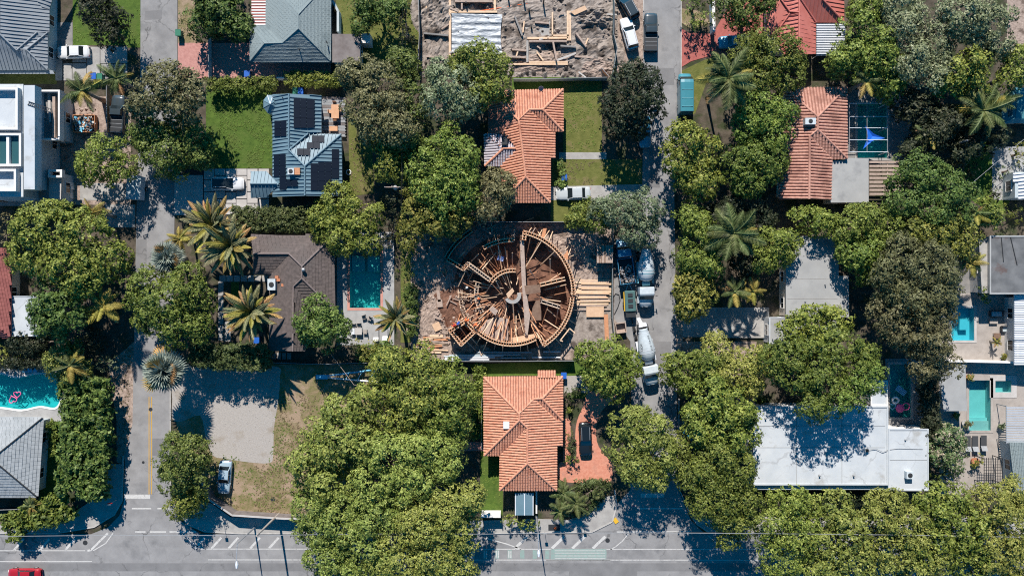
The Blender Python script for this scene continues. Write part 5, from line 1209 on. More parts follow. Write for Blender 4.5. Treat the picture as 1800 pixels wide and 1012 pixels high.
RIM = MB().lathe([(.02,-.115),(.20,-.115),(.205,-.09),(.205,.09),(.20,.115),(.02,.115)], 14).mesh('rim', 'aluminium')
def wheel(t, x, y, r=.335):
    o = link('wheel', WHEEL, t, (x, y, r), (0, R(90), 0), (r/.335,)*3); link('rim', RIM, o); return o
def vhead(dx, dy): return math.atan2(-dx, -dy)     # heading given as image direction (right, down)
def car(label, px, py, dx, dy, paint, L=4.7, W=1.82, Hh=1.45, style='sedan', roofm=None, name='car', cat='car', group='parked cars'):
    p = at(px, py, Hh*.5); t = thing(name, label, cat, (p.x, p.y, .045), math.atan2(-dx, -dy), group)
    hl = L/2; hw = W/2; zb = .22; belt = Hh*.62
    hood = belt+.0
    prof = {'sedan': [(-1,.72),(-.97,.95),(-.85,1.0),(-.45,1.0),(.2,1.0),(.42,.98),(.75,.92),(.93,.85),(1,.62)],
            'suv':   [(-1,.80),(-.97,1.0),(-.85,1.0),(-.45,1.0),(.2,1.0),(.42,1.0),(.78,.95),(.95,.88),(1,.66)],
            'pickup':[(-1,.95),(-.985,1.02),(-.85,1.02),(-.45,1.02),(.2,1.02),(.42,1.0),(.80,.97),(.96,.90),(1,.68)]}[style]
    wid = [(-1,.78),(-.97,.90),(-.85,.98),(-.45,1.0),(.2,1.0),(.42,1.0),(.75,.97),(.93,.88),(1,.70)]
    if style == 'pickup': wid = [(-1,.95),(-.985,.98)]+wid[2:]
    st = [(hl*prof[i][0], body_ring(hw*wid[i][1], zb, belt*prof[i][1], .05)) for i in range(9)]
    loft(MB(), st).build('body', paint, t, smooth=True)
    # cabin
    if style == 'sedan': c = [(-.70,.80,.03),(-.46,.76,1.0),(.06,.76,1.0),(.38,.84,.03)]
    elif style == 'suv': c = [(-.93,.82,.03),(-.80,.76,1.0),(.05,.76,1.0),(.42,.86,.03)]
    else: c = [(-.12,.84,.03),(-.06,.78,1.0),(.20,.78,1.0),(.47,.86,.03)]
    y0,w0,_ = c[0]; y1,w1,_ = c[1]; y2,w2,_ = c[2]; y3,w3,_ = c[3]
    zt = Hh; zl = belt-.02
    def q(y, w_, z): return (hw*w_, hl*y, z)
    V = [(-hw*w0,hl*y0,zl),(hw*w0,hl*y0,zl),(-hw*w1,hl*y1,zt-.04),(hw*w1,hl*y1,zt-.04),(-hw*w2,hl*y2,zt-.04),(hw*w2,hl*y2,zt-.04),(-hw*w3,hl*y3,zl),(hw*w3,hl*y3,zl)]
    b = MB(); b.add([V[0],V[1],V[2],V[3]], [(0,1,3,2)]); b.build('rear_window', 'glass_dark', t)
    MB().add([V[4],V[5],V[6],V[7]], [(0,1,3,2)]).build('windscreen', 'glass_dark', t)
    for s in (0, 1): MB().add([V[0+s],V[2+s],V[4+s],V[6+s]], [(0,1,2,3) if s == 0 else (3,2,1,0)]).build('side_window', 'glass_dark', t)
    ring = lambda w_, z: [(hw*w_*1.02,z-.05),(hw*w_*.98,z-.01),(hw*w_*.5,z+.02),(-hw*w_*.5,z+.02),(-hw*w_*.98,z-.01),(-hw*w_*1.02,z-.05)]
    loft(MB(), [(hl*y1-.06, ring(w1*.97,zt-.015)),(hl*y1+.15, ring(w1,zt)),(hl*y2-.15, ring(w2,zt)),(hl*y2+.05, ring(w2*.97,zt-.015))]).build('roof', roofm or paint, t, smooth=False)
    b = MB()
    for s in (0, 1):
        b.beam(Vector(V[4+s]), Vector(V[6+s]), .07, .05); b.beam(Vector(V[0+s]), Vector(V[2+s]), .09, .05)
        m0 = (Vector(V[0+s])+Vector(V[6+s]))/2; m1 = (Vector(V[2+s])+Vector(V[4+s]))/2; b.beam(m0, m1, .08, .05)
    tag(b.build('pillars', paint, t), kind='stuff')
    for sx in (-1, 1):
        wheel(t, sx*hw*.9, hl*.62); wheel(t, sx*hw*.9, -hl*.62)
        MB().box(min(sx*hw*.45,sx*hw*.75), hl*.93, belt*.60, max(sx*hw*.45,sx*hw*.75), hl*.985, belt*.78).build('headlight', 'lamp_white', t)
        MB().box(min(sx*hw*.5,sx*hw*.8), -hl*.995, belt*.72, max(sx*hw*.5,sx*hw*.8), -hl*.95, belt*.9).build('tail_light', 'lamp_red', t)
        MB().box(min(sx*hw*.98,sx*hw*1.13), hl*.30, belt, max(sx*hw*.98,sx*hw*1.13), hl*.36, belt+.16).build('wing_mirror', paint, t)
    if style == 'pickup':
        bz = belt*1.02+.06; x = hw*.86
        MB().add([(-x,-hl*.95,bz),(x,-hl*.95,bz),(x,-hl*.18,bz),(-x,-hl*.18,bz)], [(0,1,2,3)]).build('bed_cover', 'metal_dark', t)
        b = MB()
        for s in (-1, 1): b.box(min(s*hw*.85,s*hw*.97), -hl*.98, bz-.06, max(s*hw*.85,s*hw*.97), -hl*.15, bz+.05)
        b.box(-hw*.85,-hl*.995,bz-.06,hw*.85,-hl*.955,bz+.05).box(-hw*.85,-hl*.17,bz-.06,hw*.85,-hl*.13,bz+.06); b.build('bed_rail', paint, t)
        for k in range(3): y = -hl*(.32+.2*k); MB().box(-hw*.86,y-.03,bz+.005,hw*.86,y+.03,bz+.04).build('bed_rib', 'metal_mid', t)
    if style == 'suv':
        for s in (-1, 1): MB().beam((s*hw*.62,hl*y1+.1,zt+.05),(s*hw*.62,hl*y2-.1,zt+.05), .05, .05).build('roof_rail', 'aluminium', t)
    return t
car('white sedan with a sunroof on the concrete driveway', 129, 92, -1, .03, 'car_white', 4.7, 1.85, 1.45)
car('white electric car with a black glass roof on the slab driveway', 400, 323, 1, 0, 'car_white', 4.75, 1.88, 1.45, 'suv', 'glass_dark')
car('blue-grey saloon parked on the dry grass lot', 395, 838, -.08, 1, 'car_bluegrey', 4.8, 1.85, 1.45)
car('red car on the lower road, cut by the frame', 43, 1010, -1, 0, 'car_red', 4.8, 1.9, 1.5)
car('black estate car on the red driveway', 1029, 771, .03, 1, 'car_black', 4.8, 1.85, 1.6, 'suv')
car('silver saloon on the narrow concrete driveway', 1008, 340, -1, .03, 'car_silver', 5.0, 1.9, 1.45)
car('white estate car parked at an angle beside the building fence', 1106, 59, -.27, -1, 'car_white', 4.7, 1.85, 1.65, 'suv')
car('slate pickup truck on the edge of the east street', 1144, 57, 0, -1, 'car_slate', 5.6, 2.0, 1.75, 'pickup', name='pickup_truck', cat='pickup')
car('dark off-road car at an angle at the top of the street', 1103, 8, -.55, -1, 'car_slate', 4.7, 1.85, 1.7, 'suv')
car('bright blue pickup in the shade of the brick driveway', 1290, 74, -1, .05, 'car_cyan', 4.4, 1.8, 1.6, 'pickup', name='pickup_truck', cat='pickup')
car('dark teal pickup by the palm near the west street', 207, 201, .05, -1, 'car_slate', 5.5, 1.95, 1.75, 'pickup', name='pickup_truck', cat='pickup')
car('pale car almost hidden below the black tree', 1133, 232, .05, 1, 'car_cyan', 4.5, 1.8, 1.45)
car('teal car mostly hidden under the east street trees', 1211, 765, 0, -1, 'car_teal', 4.5, 1.8, 1.45)
# teal delivery van
p = at(1205,164,1.3); t = thing('delivery_van', 'long teal delivery van with a ribbed roof on the east street', 'van', (p.x,p.y,.045), 0, 'parked cars')
L, W, Hh = 5.9, 2.05, 2.55
def vring(hw, zb, zt): P = [(hw*.92,zb),(hw,zb+.2),(hw,zt*.6),(hw*.97,zt-.25),(hw*.88,zt-.04),(hw*.4,zt)]; return P+[(-x,z) for x,z in P[::-1]]
loft(MB(), [(-2.95,vring(.95,.25,2.4)),(-2.85,vring(1.02,.25,2.52)),(1.3,vring(1.02,.25,2.55)),(1.75,vring(1.0,.25,2.45))]).build('cargo_body', 'car_teal', t, smooth=False)
loft(MB(), [(1.7,vring(1.0,.25,1.45)),(2.3,vring(.98,.25,1.25)),(2.8,vring(.9,.25,1.05)),(2.95,vring(.75,.25,.8))]).build('bonnet', 'car_teal', t, smooth=True)
MB().add([(-.9,1.78,2.35),(.9,1.78,2.35),(.92,2.4,1.28),(-.92,2.4,1.28)], [(0,3,2,1)]).build('windscreen', 'glass_dark', t)
for k in range(3): MB().box(-.8,-2.2+k*1.2,2.545,.8,-2.14+k*1.2,2.58).build('roof_rib', 'truck_teal', t)
for s in (-1,1):
    wheel(t, s*.92, 1.9, .36); wheel(t, s*.92, -1.9, .36)
    MB().box(min(s*1.04,s*1.25),1.75,1.3,max(s*1.04,s*1.25),1.85,1.65).build('wing_mirror', 'metal_dark', t)
    MB().add([(s*1.0,1.7,2.1),(s*1.0,1.0,2.1),(s*1.025,.8,1.35),(s*1.025,1.95,1.35)], [(0,1,2,3)]).build('side_window', 'glass_dark', t)

def truck_wheels(t, ys, r=.5, x=.95):
    for y in ys:
        for s in (-1, 1): wheel(t, s*x, y, r)
def mixer(label, px, py, dx, dy, bodym, cabm, tankm, text=None):
    p = at(px, py, 1.8); t = thing('cement_mixer', label, 'cement mixer', (p.x, p.y, .045), math.atan2(-dx,-dy), 'concrete trucks at the kerb')
    b = MB()
    for s in (-1, 1): b.box(s*.45-.08,-4.3,.75,s*.45+.08,4.2,1.05)
    for y in (-4.2,-2,0,2): b.box(-.45,y,.78,.45,y+.15,1.02)
    b.build('chassis', 'metal_dark', t)
    truck_wheels(t, (3.4,-2.4,-3.6))
    def cr(hw, zb, zt): P = [(hw*.95,zb),(hw,zb+.2),(hw,zt*.7),(hw*.93,zt-.08),(hw*.5,zt)]; return P+[(-x,z) for x,z in P[::-1]]
    loft(MB(), [(1.75,cr(1.1,.7,2.75)),(1.85,cr(1.12,.7,2.85)),(2.75,cr(1.12,.7,2.85)),(3.0,cr(1.08,.7,2.7))]).build('cab', cabm, t)
    loft(MB(), [(2.95,cr(1.05,.7,1.95)),(3.9,cr(1.0,.7,1.85)),(4.45,cr(.85,.7,1.65)),(4.62,cr(.7,.7,1.3))]).build('bonnet', cabm, t, smooth=True)
    MB().add([(-1.0,3.01,2.62),(1.0,3.01,2.62),(1.02,3.55,1.93),(-1.02,3.55,1.93)], [(0,3,2,1)]).build('windscreen', 'glass_teal', t)
    for s in (-1, 1):
        MB().box(min(s*1.0,s*1.15),3.1,.5,max(s*1.0,s*1.15),4.1,1.12).build('mudguard', cabm, t)
        MB().beam((s*1.1,3.0,2.1),(s*1.5,3.05,2.1),.05,.05).box(s*1.48-.08,2.98,1.75,s*1.48+.08,3.08,2.35).build('wing_mirror', 'metal_dark', t)
        MB().box(min(s*.55,s*.8),4.45,1.0,max(s*.55,s*.8),4.6,1.2).build('headlight', 'lamp_white', t)
    MB().lathe([(.30,-.55),(.34,-.5),(.34,.5),(.30,.55)], 14, 0, Matrix.Translation((0,1.25,1.9)) @ Matrix.Rotation(R(90),4,'Y')).build('water_tank', tankm, t)
    Md = Matrix.Translation((0,-1.35,2.35)) @ Matrix.Rotation(R(90+9),4,'X') if 0 else Matrix.Translation((0,-1.35,2.42)) @ Matrix.Rotation(R(-90-9),4,'X')
    # drum axis along local z -> towards -? after rotation +z points to +y (front)
    prof = [(.45,2.25),(.80,2.1),(1.08,1.7),(1.20,1.05),(1.20,.6),(1.12,.0),(.95,-.95),(.72,-1.85),(.62,-2.25),(.66,-2.45)]
    d = MB().lathe(prof[::-1], 28, 0, Md).build('drum', bodym, t, smooth=True)
    for z, r_ in ((.62,1.215),(1.05,1.215),(-1.8,.75)): MB().lathe([(r_-.03,z-.03),(r_,z-.03),(r_,z+.03),(r_-.03,z+.03)], 28, 0, Md).build('drum_ring', tankm, d)
    MB().lathe([(.50,-2.47),(.60,-2.46)], 20, 0, Md).build('drum_mouth', 'metal_dark', d)
    loft(MB(), [(-4.0,[(.55,2.75),(.62,3.35),(-.62,3.35),(-.55,2.75)]),(-4.55,[(.3,2.3),(.5,3.3),(-.5,3.3),(-.3,2.3)])]).build('hopper', tankm, t)
    MB().beam((0,-4.3,2.3),(.15,-5.2,1.2),.5,.12).build('chute', tankm, t)
    for s in (-1, 1): MB().beam((s*.5,-3.2,1.0),(s*.6,-3.8,2.9),.12,.12).build('pedestal', 'metal_dark', t)
    MB().box(.95,-1.9,1.0,1.25,1.2,1.5).build('side_tank', tankm, t); MB().box(-1.25,-1.9,1.0,-1.0,1.2,1.35).build('side_tank', tankm, t)
    if text:
        for s_, ang, size, y0 in text:
            cu = bpy.data.curves.new('lettering', 'FONT'); cu.body = s_; cu.size = size; cu.extrude = .0; cu.align_x = 'CENTER'; cu.align_y = 'CENTER'
            tmp = bpy.data.objects.new('tmp_text', cu); COL.objects.link(tmp)
            dg = bpy.context.evaluated_depsgraph_get(); me = bpy.data.meshes.new_from_object(tmp.evaluated_get(dg)); bpy.data.objects.remove(tmp)
            R_d = lambda z: np.interp(z, [-2.25,-1.85,-.95,0,.6,1.05,1.7], [.62,.72,.95,1.12,1.2,1.2,1.08])
            for v in me.vertices:                    # wrap the print on the drum
                z = v.co.x+y0; r_ = float(R_d(z))+.012; a = ang+v.co.y/r_
                v.co = Md @ Vector((r_*math.sin(a), -r_*math.cos(a), z)) if 0 else Md @ Vector((r_*math.cos(a), r_*math.sin(a), z))
            me.materials.append(M['car_black']); link('lettering', me, d)
    return t
TXT = [('305-441-9539', R(-90-30), .40, -.35), ('POLI', R(-90+42), .5, .1)]
mixer('teal and white cement mixer standing beside the blue dump truck', 1135, 483, .02, 1, 'truck_white', 'truck_white', 'truck_teal', [('305-441-9539', R(-90+40), .36, -.2)])
mixer('white cement mixer parked askew with its cab under the trees', 1137, 621, .2, 1, 'truck_white', 'truck_white', 'metal_white', TXT)
# blue dump truck
p = at(1098,459,1.2); t = thing('dump_truck', 'blue dump truck with an open bed full of debris', 'truck', (p.x,p.y,.045), math.atan2(.13, 1)*1.0, 'concrete trucks at the kerb')
b = MB()
for s in (-1,1): b.box(s*.45-.07,-3.1,.7,s*.45+.07,3.1,.95)
b.build('chassis', 'metal_dark', t); truck_wheels(t, (2.2,-1.9), .45, .9)
def cr(hw, zb, zt): P = [(hw*.95,zb),(hw,zb+.2),(hw,zt*.7),(hw*.93,zt-.08),(hw*.5,zt)]; return P+[(-x,z) for x,z in P[::-1]]
loft(MB(), [(.6,cr(1.0,.6,2.3)),(.7,cr(1.02,.6,2.4)),(1.5,cr(1.02,.6,2.4)),(1.7,cr(.98,.6,2.25))]).build('cab', 'truck_blue', t)
loft(MB(), [(1.7,cr(.95,.6,1.7)),(2.7,cr(.92,.6,1.6)),(3.1,cr(.8,.6,1.4)),(3.2,cr(.7,.6,1.1))]).build('bonnet', 'truck_blue', t, smooth=True)
MB().add([(-.9,1.71,2.2),(.9,1.71,2.2),(.92,2.15,1.68),(-.92,2.15,1.68)], [(0,3,2,1)]).build('windscreen', 'glass_dark', t)
bd = MB().box(-1.1,-3.3,.95,1.1,.4,1.05).build('bed_floor', 'metal_dark', t)
for q in ((-1.12,-3.3,1.05,-1.05,.4,1.8),(1.05,-3.3,1.05,1.12,.4,1.8),(-1.05,-3.32,1.05,1.05,-3.25,1.8),(-1.05,.33,1.05,1.05,.4,2.0)): MB().box(*q).build('bed_side', 'truck_blue', t)
rg = random.Random(3); b = MB()
for i in range(90):
    x, y = rg.uniform(-.9,.9), rg.uniform(-3.1,-.6); z = 1.1+rg.random()*.5; s = rg.uniform(.06,.2); a = Vector((x,y,z)); e_ = a+Vector((rg.uniform(-.5,.5), rg.uniform(-.5,.5), rg.uniform(-.1,.2)))
    b.beam(a, e_, s, s*.6, rg.choice((0,1,2)))
tag(b.build('debris', ['lumber_grey','slab_white','metal_mid'], t), kind='stuff')
# concrete pump trailer
p = at(1107,527,.9); t = thing('concrete_pump_trailer', 'towed concrete pump with an orange side between the trucks', 'trailer', (p.x,p.y,.045), math.atan2(.05,1), 'concrete trucks at the kerb')
loft(MB(), [(-1.7,cr(.75,.45,1.35)),(-1.6,cr(.8,.45,1.5)),(1.2,cr(.78,.45,1.5)),(1.35,cr(.7,.45,1.3))]).build('housing', 'fence_green', t)
MB().box(-.9,-1.6,.5,-.79,1.2,1.2).build('side_panel', 'yellow', t)
for k, y in enumerate((-.9,-.1,.7)): MB().box(-.35,y-.25,1.49,.35,y+.25,1.58).build('hatch', 'metal_dark', t)
for s in (-1,1): wheel(t, s*.85, -.6, .35); MB().beam((s*.5,1.3,.6),(0,2.5,.6),.09,.09).build('drawbar', 'aluminium', t)
loft(MB(), [(-1.75,[(.5,.5),(.75,1.25),(-.75,1.25),(-.5,.5)]),(-2.5,[(.4,.5),(.7,1.25),(-.7,1.25),(-.4,.5)])]).build('hopper', 'metal_dark', t)
MB().tube([(0,-2.4,.6),(.25,-2.9,.4),(.35,-3.6,.3)], .09, 8).build('delivery_pipe', 'metal_dark', t)
# open trailers / containers on the west side
p = at(240,330,1.0); t = thing('box_trailer', 'blue-topped box trailer under the trees by the west street', 'trailer', (p.x,p.y,.0), R(-3))
MB().box(-1.0,-1.75,.45,1.0,1.6,1.9).build('box', 'metal_white', t); MB().box(-1.03,-1.78,1.9,1.03,1.63,1.96).build('roof', 'stucco_blue', t)
for s in (-1,1): wheel(t, s*1.06, -.1, .32)
MB().beam((0,1.6,.5),(0,2.7,.5),.1,.1).build('drawbar', 'metal_dark', t)
# ------------------------------------------------------------------ round building under construction
CXP, CYP = 899.3, 515.2
def zp(x, y): return (770+x/4.216, 380+y/4.216)      # reading grid of the enlarged site
site = wthing('round_building_frame', 'round unfinished building with curved timber formwork and radial braces', 'building frame', base_pt(CXP, CYP))
WH = 2.8
C0 = at(CXP, CYP, 0)
def arc_pts(r_px, a0, a1, h, cx=CXP, cy=CYP, n=None):
    n = n or max(6, int(abs(a1-a0)/4))
    return [at(cx+r_px*math.cos(R(a0+(a1-a0)*i/n)), cy-r_px*math.sin(R(a0+(a1-a0)*i/n)), h) for i in range(n+1)]
def form_wall(P, label=None, h=WH, m='plywood', studm='lumber_red', inner=1, stud=.38, z0=0.0):
    """P: top line of the wall; straight or curved forms with plates and studs"""
    b = MB(); tp = MB(); st = MB()
    for a, c in zip(P[:-1], P[1:]):
        d = (c-a).normalized(); n = Vector((-d.y, d.x, 0))*inner
        b.beam(Vector((a.x,a.y,(h+z0)/2)), Vector((c.x,c.y,(h+z0)/2)), .06, h-z0)
        q = n*.30; b.beam(Vector((a.x+q.x,a.y+q.y,(h+z0)/2-.05)), Vector((c.x+q.x,c.y+q.y,(h+z0)/2-.05)), .05, h-z0-.1)
    w_ = sub(b.build('form_panel', m, site), site)
    for k, off_ in enumerate((-.09, .39)):
        tb = MB()
        for a, c in zip(P[:-1], P[1:]):
            d = (c-a).normalized(); n = Vector((-d.y, d.x, 0))*inner*off_
            tb.beam(Vector((a.x+n.x,a.y+n.y,h-.03)), Vector((c.x+n.x,c.y+n.y,h-.03)), .10, .12)
        tb.build('top_plate', 'lumber', w_)
    L = 0; nxt = 0
    for a, c in zip(P[:-1], P[1:]):
        sl_ = (c-a).length; d = (c-a)/sl_; n = Vector((-d.y, d.x, 0))*inner
        while nxt < L+sl_:
            q = a+d*(nxt-L)
            for o_, wd in ((.44,.17),(-.13,.12)):
                e0 = Vector((q.x+n.x*o_, q.y+n.y*o_, z0)); st.beam(e0, e0+Vector((0,0,h-z0-.02)), wd if o_ > 0 else .09, .12 if o_ > 0 else .12, 0, n)
            st.beam(Vector((q.x-n.x*.12,q.y-n.y*.12,h+.05)), Vector((q.x+n.x*.45,q.y+n.y*.45,h+.05)), .07, .07)
            nxt += stud
        L += sl_
    tag(st.build('studs', studm, w_), kind='stuff')
    return w_
form_wall(arc_pts(107, 79, -2, WH)); form_wall(arc_pts(105, -4, -59, WH))
form_wall(arc_pts(91.5, 122, 88, WH)); form_wall(arc_pts(92, -131, -62, WH))
form_wall(arc_pts(129, 152, 122, WH), m='wood_dark', studm='wood_dark')
form_wall(arc_pts(43, 146, 82, WH, 900.5, 520), inner=1)
Z = lambda *q: [at(*zp(x,y), WH) for x, y in q]
form_wall(Z((80,845),(170,960),(285,850)), inner=1); form_wall(Z((285,850),(200,770)), inner=1); form_wall(Z((200,770),(80,845)), inner=1)
form_wall(Z((65,325),(190,400),(235,350)), m='wood_dark', inner=1)
form_wall(Z((225,345),(395,470)), m='concrete', studm='lumber_grey', inner=-1)
form_wall(Z((755,500),(940,455)), inner=-1, stud=.8); form_wall(Z((780,955),(745,890)), inner=-1)
form_wall(Z((770,622),(905,665)), m='concrete', studm='lumber_grey', inner=-1, stud=.8)
form_wall(Z((635,115),(628,175)), inner=1)
# floor, walkway and stair core
fl = sub(MB().prism([(p.x,p.y) for p in arc_pts(104, 0, 360, 0)[:-1]], 0, .06).build('floor_slab', 'dirt_red', site), site)
def deck(seq, h, th, m, nm): return MB().slab([at(*zp(x,y), h) for x, y in seq], th).build(nm, m, site)
deck([(606,180),(636,180),(648,420),(655,560),(682,740),(664,880),(644,880),(638,740),(618,440)], 2.2, .25, 'lumber_grey', 'walkway')
deck([(640,515),(760,505),(760,565),(650,580)], 2.3, .25, 'wood_dark', 'platform')
deck([(700,680),(725,625),(765,620),(765,770),(690,770)], 1.6, .25, 'wood_dark', 'platform')
deck([(290,850),(360,770),(430,745),(520,760),(520,920),(420,920)], .9, .2, 'lumber_grey', 'landing'); deck([(540,900),(720,870),(740,890),(650,930),(540,950)], 1.8, .2, 'plywood', 'landing')
deck([(505,575),(550,530),(565,555),(520,610)], 2.6, .12, 'plywood', 'platform')
deck([(375,690),(405,665),(445,700),(425,735)], 1.9, .3, 'lumber_grey', 'landing')
b = MB(); P = arc_pts(15, 20, -150, 2.5, *zp(552,585)); Q = arc_pts(9, 20, -150, 2.5, *zp(552,585))
for i in range(len(P)-1): b.slab([P[i],P[i+1],Q[i+1],Q[i]], 2.4)
b.build('stair_core', 'concrete', site)
for k in range(5): a0 = R(10-30*k); p = at(*zp(552+50*math.cos(a0),585-50*math.sin(a0)), 2.0-.25*k); MB().box(p.x-.3,p.y-.2,.1,p.x+.3,p.y+.2,p.z).build('stair_step', 'lumber_grey', site)
def brace(q, z0, z1, m='lumber', wd=.11): MB().beam(at(*zp(q[0],q[1]), z0), at(*zp(q[2],q[3]), z1), wd, .09).build('brace', m, site)
IN = [ # wall end first (high), floor end second
 (385,225,455,405),(445,215,475,380),(510,260,515,400),(550,270,552,400),(685,150,655,300),(765,185,640,390),(745,195,650,395),(860,265,760,360),(720,310,790,375),
 (830,315,832,470),(885,420,892,460),(950,505,790,545),(960,560,780,598),(910,630,770,612),(925,680,800,625),(890,680,872,800),(815,660,770,800),
 (890,830,790,765),(855,870,720,800),(810,690,900,760),(795,890,680,780),(770,925,690,800),(735,905,680,785),(640,790,560,860),(650,850,580,890),
 (590,930,572,830),(545,915,545,830),(435,915,485,745),(490,730,500,900),(330,865,410,750),(400,880,430,750),(555,645,568,820),(600,760,540,775),
 (470,430,530,540),(490,425,520,520),(505,420,540,535),(450,460,500,560),(430,480,480,580),(400,500,470,580),(395,500,345,580),
 (310,385,400,280),(325,395,430,270),(370,280,300,390),(300,280,230,350),(380,330,450,400),(220,390,330,450),(270,400,230,475),(205,400,150,520),(225,220,145,360),(195,265,130,330),
 (290,860,360,765),(200,770,310,705),(110,680,170,770),(165,680,215,770),(45,740,75,830),(160,820,215,895),(190,800,245,860),(680,400,740,490),(740,455,760,500),(760,600,760,640)]
for i, q in enumerate(IN): brace(q, WH-.1, .25+.5*(i % 3), ('lumber_red','lumber','lumber_red','plywood')[i % 4], .10+.03*(i % 2))
OUT = [(490,180,490,90),(565,180,565,80),(430,185,415,125),(675,110,700,75),(700,120,730,70),(745,145,780,85),(780,170,835,90),(820,185,855,100),(855,215,890,170),
 (965,290,1000,195),(940,250,985,205),(975,300,1054,270),(980,345,1050,325),(990,470,1054,455),(985,570,1050,575),(990,640,1054,640),(990,690,1050,700),(960,760,1020,800),
 (940,830,1000,880),(870,905,920,960),(810,955,835,1010),(660,950,670,1008),(610,965,612,1008),(480,965,478,1008),(425,950,415,990),(360,935,340,990),(310,905,275,960),(240,895,300,960),(215,930,285,1000),(120,940,100,1000)]
for i, q in enumerate(OUT): brace(q, WH-.1, .1, 'lumber' if i % 4 else 'lumber_grey', .11)
for q in ((905,920,975,830),(905,920,925,925),(975,830,1015,865)): brace(q, 2.5, 2.5, 'lumber', .16)
for i in range(5): x, y = 920+i*14, 905-i*17; p = at(*zp(x,y), 2.5); MB().tube([(p.x,p.y,0),(p.x,p.y,2.5)], .07, 6).build('prop', 'lumber', site)
deck([(925,300),(960,250),(975,310),(955,325)], 2.3, .3, 'lumber_red', 'scaffold_deck'); deck([(765,150),(780,90),(805,90),(790,165)], 1.8, .1, 'lumber_red', 'scaffold_deck')

rg = random.Random(21)
for a_ in list(range(96,176,9))+list(range(186,312,8)):
    r1_ = rg.uniform(20,40); r2_ = rg.uniform(66,90); a2 = a_+rg.uniform(-9,9)
    MB().beam(at(CXP+r1_*math.cos(R(a_)), CYP-r1_*math.sin(R(a_)), rg.uniform(.3,1.6)), at(CXP+r2_*math.cos(R(a2)), CYP-r2_*math.sin(R(a2)), rg.uniform(.9,2.5)), .10, .09).build('radial_joist', ('lumber_red','lumber','plywood')[rg.randrange(3)], site)
form_wall(arc_pts(64, 163, 214, 1.3), h=1.3, m='concrete', studm='lumber_grey')
form_wall(arc_pts(92, 176, 216, .7), h=.7, m='wood_dark', studm='lumber_grey')
for a_ in range(0,360,30): MB().beam(at(CXP+17*math.cos(R(a_)), CYP-17*math.sin(R(a_)), 2.3), at(CXP+30*math.cos(R(a_+8)), CYP-30*math.sin(R(a_+8)), .4), .10, .09).build('hub_strut', 'lumber', site)
for i in range(46):
    a_ = rg.uniform(0,360); r1_ = rg.uniform(40,70); r2_ = r1_+rg.uniform(18,34); a2 = a_+rg.uniform(-10,10)
    MB().beam(at(CXP+r1_*math.cos(R(a_)), CYP-r1_*math.sin(R(a_)), rg.uniform(.2,1.2)), at(CXP+r2_*math.cos(R(a2)), CYP-r2_*math.sin(R(a2)), rg.uniform(.8,2.4)), .11, .09).build('radial_joist', ('lumber_red','lumber_red','wood_dark','lumber')[i % 4], site)
# loose lumber on the site: every board its own thing
def board(px0, py0, px1, py1, wd=.24, z=.12, m='lumber', label='loose pale board lying in the rows beside the round frame', grp='loose boards by the fence', nm='board', th=.08):
    a = at(px0, py0, z); c = at(px1, py1, z); mid = (a+c)/2
    o = MB().beam(a-mid, c-mid, wd, th).build(nm, m); o.location = mid; tag(o, label, 'board', grp); return o
rg = random.Random(11)
for i in range(26):
    y = 493+i*2.05+rg.uniform(-.6,.6); x0 = 1012+rg.uniform(-4,10); x1 = 1073+rg.uniform(-8,2)
    if y > 531 and x1 > 1060 and rg.random() < .5: continue
    board(x0, y, x1, y+rg.uniform(-1.5,1.5), rg.uniform(.14,.34), .12+.07*(i % 4), ('lumber','lumber_grey','lumber','plywood')[i % 4])
for i in range(16):
    x = 1013+rg.uniform(0,34); y = 425+rg.uniform(0,50); a = R(rg.choice((-25,-30,80,70,-20))); l_ = rg.uniform(10,22)
    board(x, y, x+l_*math.cos(a), y-l_*math.sin(a), .18, .15+.05*(i%3), ('lumber','lumber_grey')[i % 2], 'short board dropped on the bare earth north-east of the round frame', 'boards dropped on the earth')
for i in range(22):
    x = 722+rg.uniform(0,45); y = 590+i*1.35; board(x, y, x+rg.uniform(14,30), y+rg.uniform(-4,4), rg.uniform(.15,.32), .1+.06*(i % 4), ('lumber','lumber_grey','lumber_red')[i % 3], 'weathered board in the heap at the south-west corner of the site', 'boards heaped in the corner')
for i in range(12):
    x = 790+rg.uniform(0,40); y = 460+rg.uniform(20,80); a = R(rg.uniform(0,180)); l_ = rg.uniform(8,24)
    board(x, y, x+l_*math.cos(a), y-l_*math.sin(a), .12, .3, 'lumber_grey', 'thin board lying on the shaded floor west of the stair core', 'boards on the shaded floor')
for i in range(26):
    a_ = R(rg.uniform(60,250)); r_ = rg.uniform(108,135); x = CXP+r_*math.cos(a_); y = CYP-r_*math.sin(a_); an = R(rg.uniform(0,180)); l_ = rg.uniform(10,26)
    board(x, y, x+l_*math.cos(an), y-l_*math.sin(an), .16, .35+.08*(i % 3), ('lumber_red','lumber','lumber_grey')[i % 3], 'loose board spilling over the outer rim of the round frame', 'boards spilling over the rim')
for (x,y,w_,h_,rz,lab) in ((1046,548,2.55,1.5,0,'plywood sheet on the board rows by the site fence'),(768,574,1.1,1.2,25,'square plywood sheet on the earth left of the corner form'),(767,550,.8,.45,-25,'small plywood offcut left of the corner form'),(773,533,.8,1.1,5,'dark plywood offcut beside the shaded footpath plank'),(771,520,.45,1.7,8,'brown plank bridging the shaded ground')):
    p = at(x,y,.3); o = MB().box(-w_/2,-h_/2,-.03,w_/2,h_/2,.03).build('plywood_sheet', 'plywood' if w_ > 1 else 'lumber_grey'); o.location = p; o.rotation_euler = (0,0,R(rz)); tag(o, lab, 'plywood')
